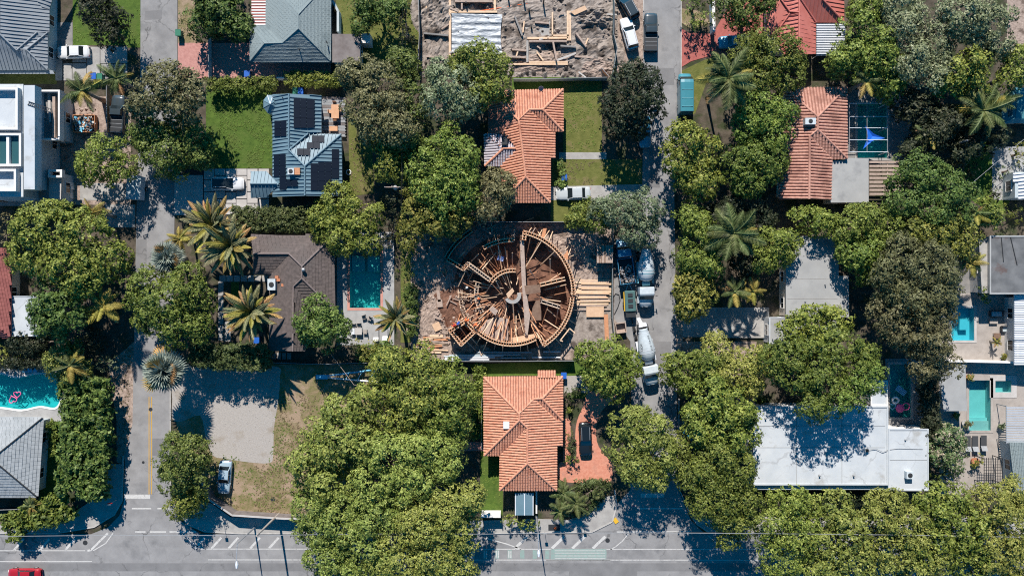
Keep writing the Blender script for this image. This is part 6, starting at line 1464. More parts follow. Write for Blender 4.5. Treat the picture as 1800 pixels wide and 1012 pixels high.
p = at(880,454,1.6); o = MB().box(-.45,-.35,-.02,.45,.35,.02).build('drawing_sheet', 'paper_blue'); o.location = p; o.rotation_euler = (R(12),0,R(-15)); tag(o, 'pale blue sheet lying high on the radial braces', 'sheet')
p = at(1066,575,.2); o = MB().box(-.3,-1.9,-.04,.3,1.9,.04).build('board', 'lumber_red'); o.location = p; o.rotation_euler = (0,0,R(2)); tag(o, 'reddish plank along the foot of the site fence', 'board')
# white pipes along the south fence, shade blue painted into alternate ones
for i, (x0,x1,y) in enumerate(((780,885,626),(782,870,629),(790,915,624),(778,860,632),(838,935,619),(955,985,618),(880,925,629),(935,985,628))):
    a = at(x0,y,.35); c = at(x1,y-(1 if i < 3 else 0),.35); mid = (a+c)/2; o = MB().tube([a-mid, c-mid], .11, 8).build('plastic_pipe', 'metal_white' if i % 2 else 'stucco_blue'); o.location = mid
    tag(o, 'long white pipe, some in shade blue, stacked along the south side of the site', 'pipe', 'pipes along the south fence')
# rubble and clods
def clods(name, polys, m, n, label, seed, smin=.08, smax=.35):
    rg = random.Random(seed); b = MB(); poly = pp(polys); xs = [p[0] for p in poly]; ys = [p[1] for p in poly]; k = 0
    while k < n:
        x = rg.uniform(min(xs),max(xs)); y = rg.uniform(min(ys),max(ys))
        if not inside(x,y,poly): continue
        s = rg.uniform(smin,smax)*rg.random()**.5; vs_ = []
        for i in range(6):
            a = i*math.pi/3+rg.uniform(-.3,.3); vs_.append((x+math.cos(a)*s*rg.uniform(.6,1.2), y+math.sin(a)*s*rg.uniform(.6,1.2), .02))
        top = (x+rg.uniform(-.2,.2)*s, y+rg.uniform(-.2,.2)*s, .03+s*rg.uniform(.5,1.1))
        b.add(vs_+[top], [(i,(i+1)%6,6) for i in range(6)]); k += 1
    o = b.build(name, m); tag(o, label, 'rubble', kind='stuff'); return o
def heap(name, px, py, rx, ry, h, m, label, seed=1, n=30, pit=0):
    p = at(px,py); V = []; F = []
    for i in range(n+1):
        for j in range(n+1):
            u = i/n*2-1; v = j/n*2-1; d = math.sqrt(u*u+v*v); e_ = max(0, 1-d*d)
            nz_ = noise.fractal(Vector((u*3.1+seed,v*3.1,seed*.7)), .6, 2.3, 6)
            z = h*.6*e_*(.75+.55*nz_)+.07*noise.fractal(Vector((u*9,v*9,seed)), .5, 2.2, 4)*min(1,e_*3)
            V.append((p.x+u*rx/PPM, p.y+v*ry/PPM, max(z, -.02) if e_ > 0 else -.06))
    for i in range(n):
        for j in range(n): a = i*(n+1)+j; F.append((a,a+n+1,a+n+2,a+1))
    o = MB().add(V,F).build(name, m); tag(o, label, 'earth'); o['kind'] = 'structure'; return o
heap('earth_heap', 765, 20, 45, 50, 1.8, 'dirt_grey', '', 1); heap('earth_heap', 1040, 34, 42, 26, 2.6, 'dirt_grey', '', 22)  # the second heap is added to throw a shadow on its south side
heap('earth_heap', 1030, 30, 60, 55, 1.2, 'dirt_grey', '', 2); heap('earth_heap', 1040, 95, 60, 45, 1.2, 'dirt_grey', '', 3)
heap('earth_heap', 770, 90, 35, 60, 1.0, 'dirt_grey', '', 4); heap('earth_heap', 950, 110, 70, 22, .8, 'dirt', '', 5); heap('earth_heap', 1050, 120, 45, 24, 1.2, 'dirt', '', 6)
heap('earth_heap', 920, 25, 70, 40, .9, 'dirt_grey', '', 7); heap('earth_heap', 920, 75, 60, 40, .6, 'dirt_grey', '', 8)
heap('earth_heap', 745, 560, 35, 50, .5, 'dirt', '', 9); heap('earth_heap', 1000, 425, 45, 35, .8, 'dirt', '', 10); heap('earth_heap', 1035, 470, 30, 40, .4, 'dirt', '', 11); heap('earth_heap', 760, 470, 40, 45, .5, 'dirt', '', 12)
heap('earth_heap', 1040, 420, 35, 22, .7, 'dirt', '', 13); heap('earth_heap', 790, 540, 40, 40, .25, 'dirt_red', '', 14)
clods('rubble', [(735,-20),(1085,-20),(1085,135),(738,135)], 'dirt_grey', 1800, 'clods of grey earth over the upper building plot', 3, .1, .62)
clods('rubble', [(735,-20),(1085,-20),(1085,135),(738,135)], 'dirt_dark', 260, 'dark wet clods over the upper building plot', 13, .1, .7)
rg = random.Random(31)
for i in range(24):
    x = rg.uniform(745,1070); y = rg.uniform(0,128); a = R(rg.uniform(-40,40)+(90 if i % 3 == 0 else 0)); l_ = rg.uniform(6,20)
    if 792 < x < 885 and 20 < y < 98: continue
    board(x, y, x+l_*math.cos(a), y-l_*math.sin(a), .2, .55, ('lumber','lumber_grey','slab_white')[i % 3], 'short board lying on the churned earth of the upper plot', 'boards on the upper plot')
clods('rubble', [(722,395),(1078,395),(1078,480),(1000,430),(800,420),(760,520),(800,600),(722,632)], 'dirt', 2600, 'clods of brown earth round the circular frame', 4)
clods('rubble', [(780,470),(850,470),(860,560),(800,570)], 'lumber_grey', 160, 'wood scraps on the shaded floor', 5, .1,.4)
clods('gravel_stones', [(304,646),(488,646),(490,700),(480,800),(474,812),(376,800),(355,735),(304,735)], 'gravel', 1800, 'small stones strewn over the pale gravel lot', 23, .02, .08)
clods('rubble', [(122,190),(168,190),(168,232),(126,232)], 'dirt', 120, 'clods on the yard of the white modern house', 6)
# upper site: footings, covered pit, posts
up = wthing('foundation_forms', 'timber edged foundation trenches and slab on the upper plot', 'foundation', base_pt(950,60))
for x0,y0,x1,y1,wd in ((791,-20,791,100,.3),(793,21.5,874,21.5,.3),(870,-20,870,20,.3),(971,22,971,65,.2),(998,20,998,72,.28),(1002,20,1002,72,.25),(927,68,998,67,.28),(900,113.5,998,113.5,.22),(930,110,998,110,.22),(927,72,927,110,.3),(970,63,1000,63,.2),(797,95,840,95,.3),(845,87,866,86,.3)):
    MB().beam(at(x0,y0,.35), at(x1,y1,.35), wd, .3).build('form_board', 'lumber' if y0 != 72 else 'concrete', up)
for x0,y0,x1,y1,hh in ((930,74,996,74,.9),(972,76,978,108,1.0),(985,82,1012,84,.8),(745,60,788,64,.8),(800,4,866,4,.7),(812,-8,812,18,.6),(905,30,918,64,.6),(900,88,925,90,.6),(1012,60,1030,84,1.1),(940,40,965,42,.5),(880,100,924,102,.6),(1010,100,1060,104,.5),(750,100,786,104,.6)):
    MB().beam(at(x0,y0,hh/2+.1), at(x1,y1,hh/2+.1), .24, hh).build('shadow_footing_wall', 'concrete_dark' if x0 % 2 else 'lumber_grey', up)  # low walls added so their shadows stand in for dark trenches
MB().slab([at(920,30,.16),at(968,25,.16),at(966,62,.16),at(925,66,.16)], .1).build('slab_patch', 'concrete', up)
for x,y,h in ((955,8,2.0),(921,5,1.6),(894,2,1.2),(930,22,1.4),(934,50,1.0),(820,10,1.4)): p = at(x,y,0); MB().tube([(p.x,p.y,0),(p.x,p.y,h)], .12, 8).build('marker_post', 'metal_dark', up)
MB().tube([at(840,20,.3),at(880,14,.3),at(930,6,.3)], .05, 6).build('orange_hose', 'orange_hi', up)
MB().slab([at(1003,21,.8),at(1028,10,.9),at(1032,17,.9),at(1010,27,.8)], .08).build('plywood_sheet', 'plywood', up)
MB().slab([at(974,106,.5),at(1012,92,.6),at(1013,95,.6),at(977,109,.5)], .08).build('white_plank', 'slab_white', up)
# plastic sheet over the pit
nx, ny = 60, 44; V = []; F = []
for i in range(nx+1):
    for j in range(ny+1):
        u, v = i/nx, j/ny; px = 794+u*(89-3*math.sin(v*3)); py = 24+v*69+2*u
        z = .55+.14*noise.fractal(Vector((u*3,v*9,1.3)), .9, 2.1, 4)+.05*math.sin(v*38)*(1 if 0 else .6)
        V.append(at(px,py,max(.2,z)))
for i in range(nx):
    for j in range(ny): a = i*(ny+1)+j; F.append((a,a+1,a+ny+2,a+ny+1))
o = MB().add(V,F).build('plastic_sheet', 'tarp'); tag(o, 'crumpled silver plastic sheet covering a foundation pit', 'plastic sheet')
# fences
def fence(label, seq, h, m, lean=0, post=2.4, nm='site_fence', pm='metal_mid'):
    P = [at(x,y,h) for x,y in seq]; t = wthing(nm, label, 'fence', (P[0].x,P[0].y,0), 'fences')
    for a, c in zip(P[:-1], P[1:]):
        k = max(1, int((c-a).length/post))
        for i in range(k):
            p = a+(c-a)*i/k; q = a+(c-a)*(i+1)/k
            MB().beam(Vector((p.x,p.y,h/2)), Vector((q.x,q.y,h/2)), .04, h-.1).build('fence_panel', m, t)
            MB().tube([(p.x,p.y,0),(p.x,p.y,h+.05)], .04, 6).build('post', pm, t)
        MB().beam(a, c, .07, .06).build('top_rail', pm, t)
    return t
fence('green mesh fence between the building site and the trucks', [(1078,395),(1077,470),(1077,560),(1080,590)], 1.9, 'fence_green')
fence('green mesh fence between the upper plot and parked cars', [(1080,-20),(1079,60),(1085,85),(1077,132)], 1.8, 'fence_green')
fence('low grey board fence along the south of the upper plot', [(903,139),(950,139),(1068,136)], 1.5, 'wall_grey')
fence('dark timber fence on the west side of the upper plot', [(735,-20),(737,60),(734,125)], 1.8, 'wood_dark')
fence('dark fence on the south edge of the round frame plot', [(724,634),(850,635),(1010,634)], 1.7, 'metal_dark')
fence('dark fence north of the round frame plot', [(730,391),(880,390),(1030,390)], 1.6, 'metal_dark')
fence('white picket fence beside the southern orange house', [(848,672),(846,740),(846,790)], 1.0, 'wall_white')
fence('white rail fence by the pink driveway', [(366,60),(367,138)], 1.2, 'stucco_blue')
fence('timber fence panel by the upper site street corner', [(1058,120),(1070,134)], 1.5, 'lumber_red')
fence('wooden fence between the square lawn and the west street tree', [(187,150),(187,172),(188,232)], 1.8, 'lumber_red')
fence('dark fence south of the pale grey tiled roof', [(-60,898),(70,893),(108,880)], 1.4, 'metal_dark')
fence('grey board fence along the north of the round lawn', [(1350,548),(1352,600)], 1.4, 'wall_grey')
fence('low fence south of the brown house', [(390,634),(560,640),(700,636)], 1.3, 'metal_dark')
def masonry(label, seq, h, wd, m, cap='wall_white', nm='garden_wall'):
    P = [at(x,y,h) for x,y in seq]; t = wthing(nm, label, 'wall', (P[0].x,P[0].y,0), 'garden walls')
    for a, c in zip(P[:-1], P[1:]):
        MB().beam(Vector((a.x,a.y,h/2-.04)), Vector((c.x,c.y,h/2-.04)), wd, h-.08).build('wall_body', m, t); MB().beam(a, c, wd+.02, .09).build('coping', cap, t)
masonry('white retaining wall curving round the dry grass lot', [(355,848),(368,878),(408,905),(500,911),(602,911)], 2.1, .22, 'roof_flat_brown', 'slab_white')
masonry('short white wall below the lawn of the southern orange house', [(846,906),(880,906)], 2.0, .5, 'wall_white')
masonry('low white wall beside the hedge at the lower pavement', [(943,858),(943,902)], 1.0, .2, 'wall_white'); 
masonry('pale wall between the flat grey house and the white roof', [(1320,718),(1320,850)], 1.2, .25, 'wall_white')
masonry('pale boundary wall on the north of the furnished patio', [(1660,634),(1800,637)], 1.6, .25, 'wall_white')
masonry('blue-grey wall beside the teal house garden', [(585,2),(594,20),(594,56)], 1.6, .3, 'stucco_blue', 'stucco_blue')
masonry('thin white wall along the north side of the hedge', [(486,137),(600,139)], 1.2, .2, 'stucco_blue', 'wall_white')
masonry('brick gate wall at the red driveway', [(1254,2),(1255,56)], 1.6, .4, 'stucco_blue', 'wall_white')
# ------------------------------------------------------------------ street furniture
def lamp_post(label, bx, by, h=8.0, arm=2.2, lamp=True):
    p = at(bx,by); t = wthing('street_lamp', label, 'street lamp', (p.x,p.y,0), 'street lamps')
    MB().tube([(p.x,p.y,0),(p.x,p.y,h*.5),(p.x,p.y,h)], [.13,.10,.07], 10).build('pole', 'aluminium', t)
    MB().lathe([(.02,0),(.24,0),(.24,.12),(.16,.3),(.1,.32)], 12, 0, Matrix.Translation((p.x,p.y,0))).build('base', 'aluminium', t)
    MB().tube([(p.x,p.y,h-.1),(p.x+.02,p.y-arm*.5,h+.25),(p.x+.05,p.y-arm,h+.35)], [.06,.05,.045], 8).build('arm', 'aluminium', t)
    loft(MB(), [(p.y-arm+.1,[(p.x+dx,h+.30+dz) for dx,dz in ((-.08,0),(.18,0),(.14,.12),(-.04,.12))]),(p.y-arm-.4,[(p.x+dx,h+.28+dz) for dx,dz in ((-.18,0),(.28,0),(.2,.18),(-.1,.18))]),(p.y-arm-.85,[(p.x+dx,h+.32+dz) for dx,dz in ((-.08,0),(.18,0),(.14,.1),(-.04,.1))])]).build('lamp_head', 'metal_white', t)
lamp_post('street lamp on the lower pavement by the southern orange house', 943, 908)
lamp_post('street lamp among the trees of the lower road row', 1432, 920, 7.6)
lamp_post('slim street lamp beside the leaning timber pole', 448, 926, 7.6, 2.4)
def utility(label, bx, by, h, arm=True, m='bark_palm', rz=0):
    p = at(bx,by); t = wthing('utility_pole', label, 'utility pole', (p.x,p.y,0), 'utility poles')
    MB().tube([(p.x,p.y,0),(p.x,p.y,h)], [.19,.12], 10).build('pole', m, t)
    if arm:
        c, s = math.cos(rz), math.sin(rz); MB().beam((p.x-1.1*c,p.y-1.1*s,h-.5),(p.x+1.1*c,p.y+1.1*s,h-.5),.1,.12).build('cross_arm', 'lumber_grey', t)
        for k in (-1,0,1): MB().lathe([(.03,0),(.07,.03),(.04,.1),(.07,.13),(.02,.2)], 8, 0, Matrix.Translation((p.x+k*1.0*c,p.y+k*1.0*s,h-.42))).build('insulator', 'metal_mid', t)
    return p, h
utility('pale concrete pole leaning over the lower road from the dry lot', 490, 903, 10.3, False, 'deck_stone')
a, h = utility('utility pole beside the glossy tree with grey transformer', 704, 341, 8.5, True, 'bark_palm'); t = bpy.data.objects[-1] if 0 else None
o = MB().lathe([(.05,-.5),(.28,-.45),(.28,.35),(.2,.45),(.05,.5)], 12, 0, Matrix.Translation((a.x+.35,a.y,h-1.0))).build('transformer', 'metal_mid'); tag(o, 'grey transformer can on the central utility pole', 'transformer')
utility('short steel pole in the dark garden of the east side', 1660, 260, 6, False, 'metal_mid')
def wire(label, seq, rad=.035, m='metal_mid', sag=.4):
    P = [at(*q) for q in seq]; Q = []
    for p, q in zip(P[:-1], P[1:]):
        for i in range(9): s = i/9; v = p.lerp(q, s); v.z -= sag*4*s*(1-s); Q.append(v)
    Q.append(P[-1]); o = MB().tube(Q, rad, 5).build('power_line', m); tag(o, label, 'power line', 'overhead lines'); return o
wire('power line stretched along the lower road over the pavement', [(-60,943,9.8),(449,941,9.8),(850,938,9.8),(1300,937,9.8),(1900,946,9.8)], .032, 'metal_mid')
wire('second cable running just below the lower road power line', [(1040,934,9.0),(1500,940,9.0),(1900,950,9.0)], .03, 'metal_dark')
wire('power line running north to south past the central pole', [(707,-40,8.3),(705,340,8.3),(703,660,8.3),(708,900,8.3)], .014, 'metal_dark')
wire('twin cable beside the upper part of the north-south power line', [(716,-40,7.8),(712,110,7.8),(706,340,7.8)], .014, 'metal_dark')
wire('thin cable sagging across the garden south of the brown house', [(570,608,4.5),(622,676,5.5),(700,690,7.0)], .03, 'lumber_grey', .2)
wire('slanting cable over the dark garden by the round lawn', [(1700,330,4),(1735,300,4),(1800,245,4)], .03, 'metal_mid', .1)
# signs
p = at(207,877); t = wthing('stop_sign', 'street sign with octagonal plate at the west street corner', 'sign', (p.x,p.y,0))
MB().tube([(p.x,p.y,0),(p.x,p.y,3.1)], .035, 6).build('post', 'aluminium', t)
MB().prism([(math.cos(R(22.5+45*i))*.38, math.sin(R(22.5+45*i))*.38) for i in range(8)], -.01, .01).build('plate', 'sign_red', t, off=(0,0,0), loc=(0,.05,2.3), rot=(R(90),0,0))
MB().box(p.x-.45,p.y-.015,2.8,p.x+.45,p.y+.015,3.0).build('name_blade', 'metal_mid', t)
for lab, x, y, h in (('small blue sign on the retaining wall pavement', 395, 922, 2.2), ('pink-topped bollard in the shade of the lower junction', 1112, 886, 1.0), ('sign post by the lower pavement hedge', 1024, 908, 2.6), ('short sign post by the green bike lane', 957, 930, 2.2)):
    p = at(x,y); t = wthing('sign_post', lab, 'sign', (p.x,p.y,0)); MB().tube([(p.x,p.y,0),(p.x,p.y,h)], .035, 6).build('post', 'aluminium', t)
    MB().box(p.x-.22,p.y-.015,h-.5,p.x+.22,p.y+.015,h).build('plate', 'float_pink' if 'pink' in lab else 'metal_mid', t)
def manhole(label, px, py, r=.35, z=.046):
    p = at(px,py); o = MB().lathe([(.02,-.01),(r,-.01),(r,.008),(r*.85,.008),(r*.83,.002),(.02,.002)], 20).build('manhole_cover', 'metal_dark'); o.location = (p.x,p.y,z); tag(o, label, 'manhole cover')
manhole('round manhole cover by the lower right kerb', 1068, 949, .33); manhole('small dark manhole cover in the lane of the west street', 252, 812, .2)
manhole('manhole cover on the yellow line of the west street', 265, 719, .28); manhole('manhole cover in the shadow near the lower left junction', 150, 953, .35); manhole('dark drain lid on the dry grass lot', 480, 877, .35, .03)
p = at(974,926); o = MB().box(-.85,-.45,0,.85,.45,.012).build('drain_grate', 'metal_dark'); o.location = (p.x,p.y,.131); tag(o, 'dark rectangular grate in the lower pavement', 'drain')
p = at(976,927); t = wthing('fire_hydrant', 'orange hydrant standing on the dark pavement grate', 'hydrant', (p.x,p.y,.143)); MB().lathe([(.16,0),(.16,.06),(.11,.08),(.11,.5),(.13,.52),(.12,.62),(.04,.7)], 12, 0, Matrix.Translation((p.x,p.y,.143))).build('barrel', 'orange_hi', t); MB().tube([(p.x-.22,p.y,.5),(p.x+.22,p.y,.5)], .05, 8).build('nozzle', 'orange_hi', t)
p = at(1082,914); o = MB().box(-.3,-.4,0,.3,.4,.01).build('tactile_plate', 'yellow'); o.location = (p.x,p.y,.131); o.rotation_euler = (0,0,R(35)); tag(o, 'yellow tactile plate on the pavement corner', 'paving plate')
# wheelie bins
def bin_(label, px, py, m, rz=0):
    p = at(px,py,1); t = thing('wheelie_bin', label, 'bin', (p.x,p.y,.05), R(rz), 'wheelie bins')
    loft(MB(), [(-.38,[(-.3,.08),(.3,.08),(.36,.95),(-.36,.95)]),(.38,[(-.3,.08),(.3,.08),(.36,.95),(-.36,.95)])]).build('body', m, t); MB().box(-.4,-.44,.95,.4,.46,1.03).build('lid', m, t)
    MB().tube([(-.36,.5,.95),(.36,.5,.95)], .03, 6).build('handle', 'metal_dark', t)
    for s in (-1,1): link('wheel', WHEEL, t, (s*.33,.42,.11), (0,R(90),0), (.33,.33,.5))
for q in (('blue bin on the concrete driveway by the white sedan',164,134,'bin_blue'),('green bin next to the blue one by the white sedan',175,135,'bin_green'),('dark green bin on the west street kerb',313,58,'bin_green'),('blue bin at the end of the pink driveway',434,130,'bin_blue'),('blue bin on the lawn of the northern orange house',992,312,'bin_blue'),('blue bin at the corner of the southern orange house',991,660,'bin_blue'),('blue bin behind the blue metal roof',528,160,'bin_blue'),('green bin behind the blue metal roof',519,160,'bin_green'),('blue bin in the courtyard of the brown house',451,598,'bin_blue'),('blue bin in the shadows of the west bank of leaves',178,728,'bin_blue')): bin_(*q)
# skips and pallets by the white modern house
p = at(147,217,1.0); t = thing('skip', 'open skip heaped with mixed building waste by the modern house', 'skip', (p.x,p.y,0))
for q in ((-1.55,-1.2,.1,1.55,1.2,.2),(-1.6,-1.25,.2,-1.52,1.25,1.0),(1.52,-1.25,.2,1.6,1.25,1.0),(-1.52,-1.25,.2,1.52,-1.17,1.0),(-1.52,1.17,.2,1.52,1.25,1.0)): MB().box(*q).build('side_plate', 'lumber_red', t)
rg = random.Random(8); b = MB()
for i in range(220):
    a = Vector((rg.uniform(-1.35,1.35), rg.uniform(-1.0,1.0), .55+rg.random()*.6)); e_ = a+Vector((rg.uniform(-.4,.4),rg.uniform(-.4,.4),rg.uniform(-.1,.2))); b.beam(a, e_, rg.uniform(.08,.3), .1, rg.randrange(5))
tag(b.build('waste', ['slab_white','float_blue','lumber_red','metal_dark','cushion'], t), kind='stuff')
for k, (x,y) in enumerate(((117,327),(116,343))):
    p = at(x,y,1.0); t = thing('wrapped_pallet', ('upper','lower')[k]+' pink-wrapped pallet of bags at the garage corner', 'pallet', (p.x,p.y,.02), R(6))
    MB().box(-.65,-.55,0,.65,.55,.14).build('pallet_base', 'lumber', t)
    for i in range(3):
        for j in range(2): MB().box(-.62+.42*i,-.52+.53*j,.15,-.24+.42*i,-.03+.53*j,1.0+.03*((i+j)%2)).build('bag', ('cushion','paver_pink','cushion')[i], t)
# furniture
def table(label, px, py, sx, sy, m, h=.75, rz=0, z=0):
    p = at(px,py,h+z); t = thing('table', label, 'table', (p.x,p.y,z), R(rz)); MB().box(-sx/2,-sy/2,h-.05,sx/2,sy/2,h).build('table_top', m, t)
    for i in (-1,1):
        for j in (-1,1): MB().box(i*(sx/2-.1)-.04,j*(sy/2-.1)-.04,0,i*(sx/2-.1)+.04,j*(sy/2-.1)+.04,h-.05).build('leg', m, t)
def chair(label, px, py, rz, m, z=.05, w=.5, cm=None):
    p = at(px,py,.45+z); t = thing('chair', label, 'chair', (p.x,p.y,z), R(rz), 'garden chairs'); MB().box(-w/2,-w/2,.38,w/2,w/2,.46).build('seat', cm or m, t); MB().box(-w/2,w/2-.06,.46,w/2,w/2,.9).build('backrest', m, t)
    for i in (-1,1):
        for j in (-1,1): MB().box(i*(w/2-.05)-.025,j*(w/2-.05)-.025,0,i*(w/2-.05)+.025,j*(w/2-.05)+.025,.38).build('leg', m, t)
def lounger(label, px, py, rz, m, z=.05, L=2.0, w=.75, cm='cushion', head=True, fm='metal_mid'):
    p = at(px,py,.35); t = thing('sun_lounger', label, 'sun lounger', (p.x,p.y,z), R(rz), 'sun loungers'); MB().box(-w/2,-L*.2,.28,w/2,L/2,.36).build('mattress', m, t)
    MB().add([(-w/2,-L*.2,.36),(w/2,-L*.2,.36),(w/2,-L/2,.75),(-w/2,-L/2,.75),(-w/2,-L*.2,.28),(w/2,-L*.2,.28),(w/2,-L/2,.67),(-w/2,-L/2,.67)], [(0,3,2,1),(4,5,6,7),(0,1,5,4),(1,2,6,5),(2,3,7,6),(3,0,4,7)]).build('backrest', cm, t)
    for i in (-1,1):
        for j in (-1,1): MB().box(i*(w/2-.06)-.03,j*L*.35-.03,0,i*(w/2-.06)+.03,j*L*.35+.03,.28).build('leg', fm, t)
table('wooden dining table on the grey deck', 589, 196, 1.1, 2.0, 'wood_table', .75, 0, .5); table('low wooden bench table on the grey deck', 586, 226, 1.2, .7, 'wood_table', .45, 0, .5)
for i, (x,y,r_) in enumerate(((588,182,0),(589,210,180),(580,196,90),(598,193,-90))): chair(('north','south','west','east')[i]+' wooden chair at the dining table on the deck', x, y, r_, 'wood_table', .5)
for i, (x,y) in enumerate(((661,588),(677,586))): lounger(('first','second')[i]+' pale lounger with white headrest by the long pool', x, y, 0, 'deck_grey', .05, 1.9, .75)
for i, (x,y) in enumerate(((1701,779),(1714,779),(1729,778))): lounger(('first','second','third')[i]+' grey lounger in the row south of the lap pool', x, y, 0, 'cloth_dark', .05, 2.2, .85, 'metal_mid')
for i, x in enumerate((44,52.5,62)): chair(('first','second','third')[i]+' pale blue chair on the north edge of the curvy pool', x, 650, 0, 'float_blue', .05, .65)
table('white poolside table with dark trays', 630, 582, 1.0, 1.0, 'slab_white', .7); table('small blue-white side table near the round tree', 620, 582, .55, .9, 'metal_white', .6)
for i, (x,y,r_) in enumerate(((622,572,0),(631,571,0),(640,557,20),(650,559,-30),(642,583,-90))): chair(('first','second','third','fourth','fifth')[i]+' cream wicker chair on the long pool patio', x, y, r_, 'deck_stone', .05, .6)
p = at(672,556,.2)
def sofa(label, px, py, rz, w, m='cloth_dark'):
    p = at(px,py,.4); t = thing('sofa', label, 'sofa', (p.x,p.y,.05), R(rz)); MB().box(-w/2,-.4,.12,w/2,.4,.42).build('seat', m, t); MB().box(-w/2,.32,.42,w/2,.48,.8).build('backrest', m, t)
    for s in (-1,1): MB().box(min(s*w/2,s*(w/2-.14)),-.4,.42,max(s*w/2,s*(w/2-.14)),.32,.62).build('armrest', m, t); MB().box(s*w*.4-.04,-.35,0,s*w*.4+.04,-.27,.12).build('leg', m, t)
    MB().box(-w/2+.18,-.38,.42,w/2-.18,.3,.5).build('cushion', 'stucco_blue', t)
sofa('blue-grey sofa in the shade of the furnished patio', 1751, 551, 0, 1.9); sofa('grey armchair on the furnished patio', 1765, 578, 0, .95)
table('low pale coffee table on the furnished patio', 1747, 564, 1.2, .8, 'deck_stone', .4); table('small dark side table on the furnished patio', 1774, 563, .9, .7, 'wood_dark', .5); table('dark low table beside the grey armchair', 1753, 590, 1.0, .8, 'wood_dark', .45)
# pergola frame with plants at the lower right
t = wthing('pergola', 'dark grid pergola beside the sun loungers', 'pergola', base_pt(1745,830))
for k in range(9): x = 1730+k*4; MB().beam(at(x,804,2.5), at(x,851,2.5), .06, .08).build('rafter', 'metal_dark', t)
for k in range(10): y = 806+k*5; MB().beam(at(1729,y,2.58), at(1763,y,2.58), .05, .06).build('batten', 'metal_dark', t)
for x,y in ((1730,806),(1762,806),(1730,850),(1762,850)): p = at(x,y,2.5); MB().beam((p.x,p.y,0),(p.x,p.y,2.5),.1,.1).build('post', 'metal_dark', t)
# pool cage and shade sail
t = wthing('pool_cage', 'thin white screen cage standing over the dark green pool', 'cage', base_pt(1535,225))
for y in (182,205,225,246,267): MB().beam(at(1493,y,3.0), at(1560,y,3.0), .07, .09).build('roof_bar', 'metal_white', t)
for x in (1493,1524,1560): MB().beam(at(x,182,3.0), at(x,267,3.0), .06, .08).build('roof_bar', 'metal_mid', t)
for x,y in ((1493,182),(1493,267),(1560,182),(1560,267),(1560,225)): p = at(x,y,3.0); MB().beam((p.x,p.y,0),(p.x,p.y,3.0),.08,.08).build('post', 'metal_white', t)
c = at(1534,240,2.6); tips = [at(1521,221,3.1), at(1556,243,2.9), at(1517,262,3.1)]; V = [c]; F = []; n = 8; b = MB()
for i in range(3):
    a, e_ = tips[i], tips[(i+1)%3]; prev = None
    for k in range(n+1):
        s = k/n; m_ = a.lerp(e_, s); q = m_.lerp(c, .42*4*s*(1-s))
        if prev is not None: b.add([c, prev, q], [(0,1,2)]); b.add([c-Vector((0,0,.03)), prev-Vector((0,0,.03)), q-Vector((0,0,.03))], [(2,1,0)])
        prev = q
o = b.build('shade_sail', 'shade_blue'); tag(o, 'bright blue three-pointed shade sail over the caged pool', 'shade sail')
# pool toys
def ring(label, px, py, r, m, z=-.06, tr=.1, heart=False):
    p = at(px,py); P = []
    for i in range(21):
        a = 2*math.pi*i/20
        if heart: P.append((r*.065*16*math.sin(a)**3, r*.065*(13*math.cos(a)-5*math.cos(2*a)-2*math.cos(3*a)-math.cos(4*a)), 0))
        else: P.append((r*math.cos(a), r*math.sin(a), 0))
    o = MB().tube(P, tr, 8, cap=False).build('pool_ring', m, smooth=True); o.location = (p.x,p.y,z); tag(o, label, 'pool float', 'pool floats'); return o
ring('upper pink heart-shaped ring in the curvy pool', 30, 693, .5, 'float_pink', -.05, .06, True); o = ring('lower pink heart-shaped ring in the curvy pool', 22, 702, .55, 'float_pink', -.05, .06, True); o.rotation_euler = (0,0,R(200))
ring('white round ring in the shaded pool', 1574, 703, .42, 'float_white', -.02, .18); ring('pink-white large ring in the shaded pool', 1593, 714, .5, 'float_pink', -.02, .08); ring('heart-shaped pale ring in the shaded pool', 1569, 714, .45, 'float_blue', -.02, .07, True)
p = at(1584,686); t = thing('air_mattress', 'pale blue inflatable mattress in the shaded pool', 'pool float', (p.x,p.y,-.05), R(-38), 'pool floats')
for k in range(4): MB().tube([(-.8,-.33+.22*k,0),(.8,-.33+.22*k,0)], .1, 8).build('air_tube', 'float_blue', t)
p = at(1582,717); o = MB().lathe([(.05,0),(.5,.03),(.65,.12),(.6,.22),(.35,.27),(.02,.28)], 16).build('pool_float', 'float_pink'); o.location = (p.x,p.y,-.12); tag(o, 'magenta shell-shaped float in the shaded pool', 'pool float', 'pool floats')
# potted plants
def pot(label, px, py, r, h, m, leaf_m='leaf_yellow'):
    p = at(px,py,h*.5); t = thing('potted_plant', label, 'plant', (p.x,p.y,.05), 0, 'potted plants'); MB().lathe([(r*.5,0),(r*.75,h*.5),(r*.7,h*.5),(.02,h*.45)], 12).build('pot', m, t)
    rs = np.random.default_rng(int(px)); C = [(rs.normal()*r*.5, rs.normal()*r*.5, h*.7+rs.random()*h*.3, r*.5, 0, 0, 1) for _ in range(10)]; link('foliage', leaf_mesh('foliage', C, leaf_m, rs, 60, .25), t)
for q in (('potted yellow-green plant at the north end of the lap pool',1703,663,.6,1.0,'terracotta'),('potted plant beside the south end of the lap pool',1696,743,.6,1.0,'slab_white','leaf_olive'),('potted plant under the plain grey canopy edge',1680,730,.5,.9,'metal_dark'),('yellow bush in a pot next to the grid pergola',1715,811,.8,1.4,'terracotta'),('potted plant on the white terrace south of the stained roof',1763,628,.3,.6,'float_blue'),('green bush in a corner planter by the stained roof',1729,523,.7,1.5,'slab_white','leaf_bright'),('potted plant by the louvre canopy',1758,748,.35,.7,'float_white','leaf_grey')): pot(*q)
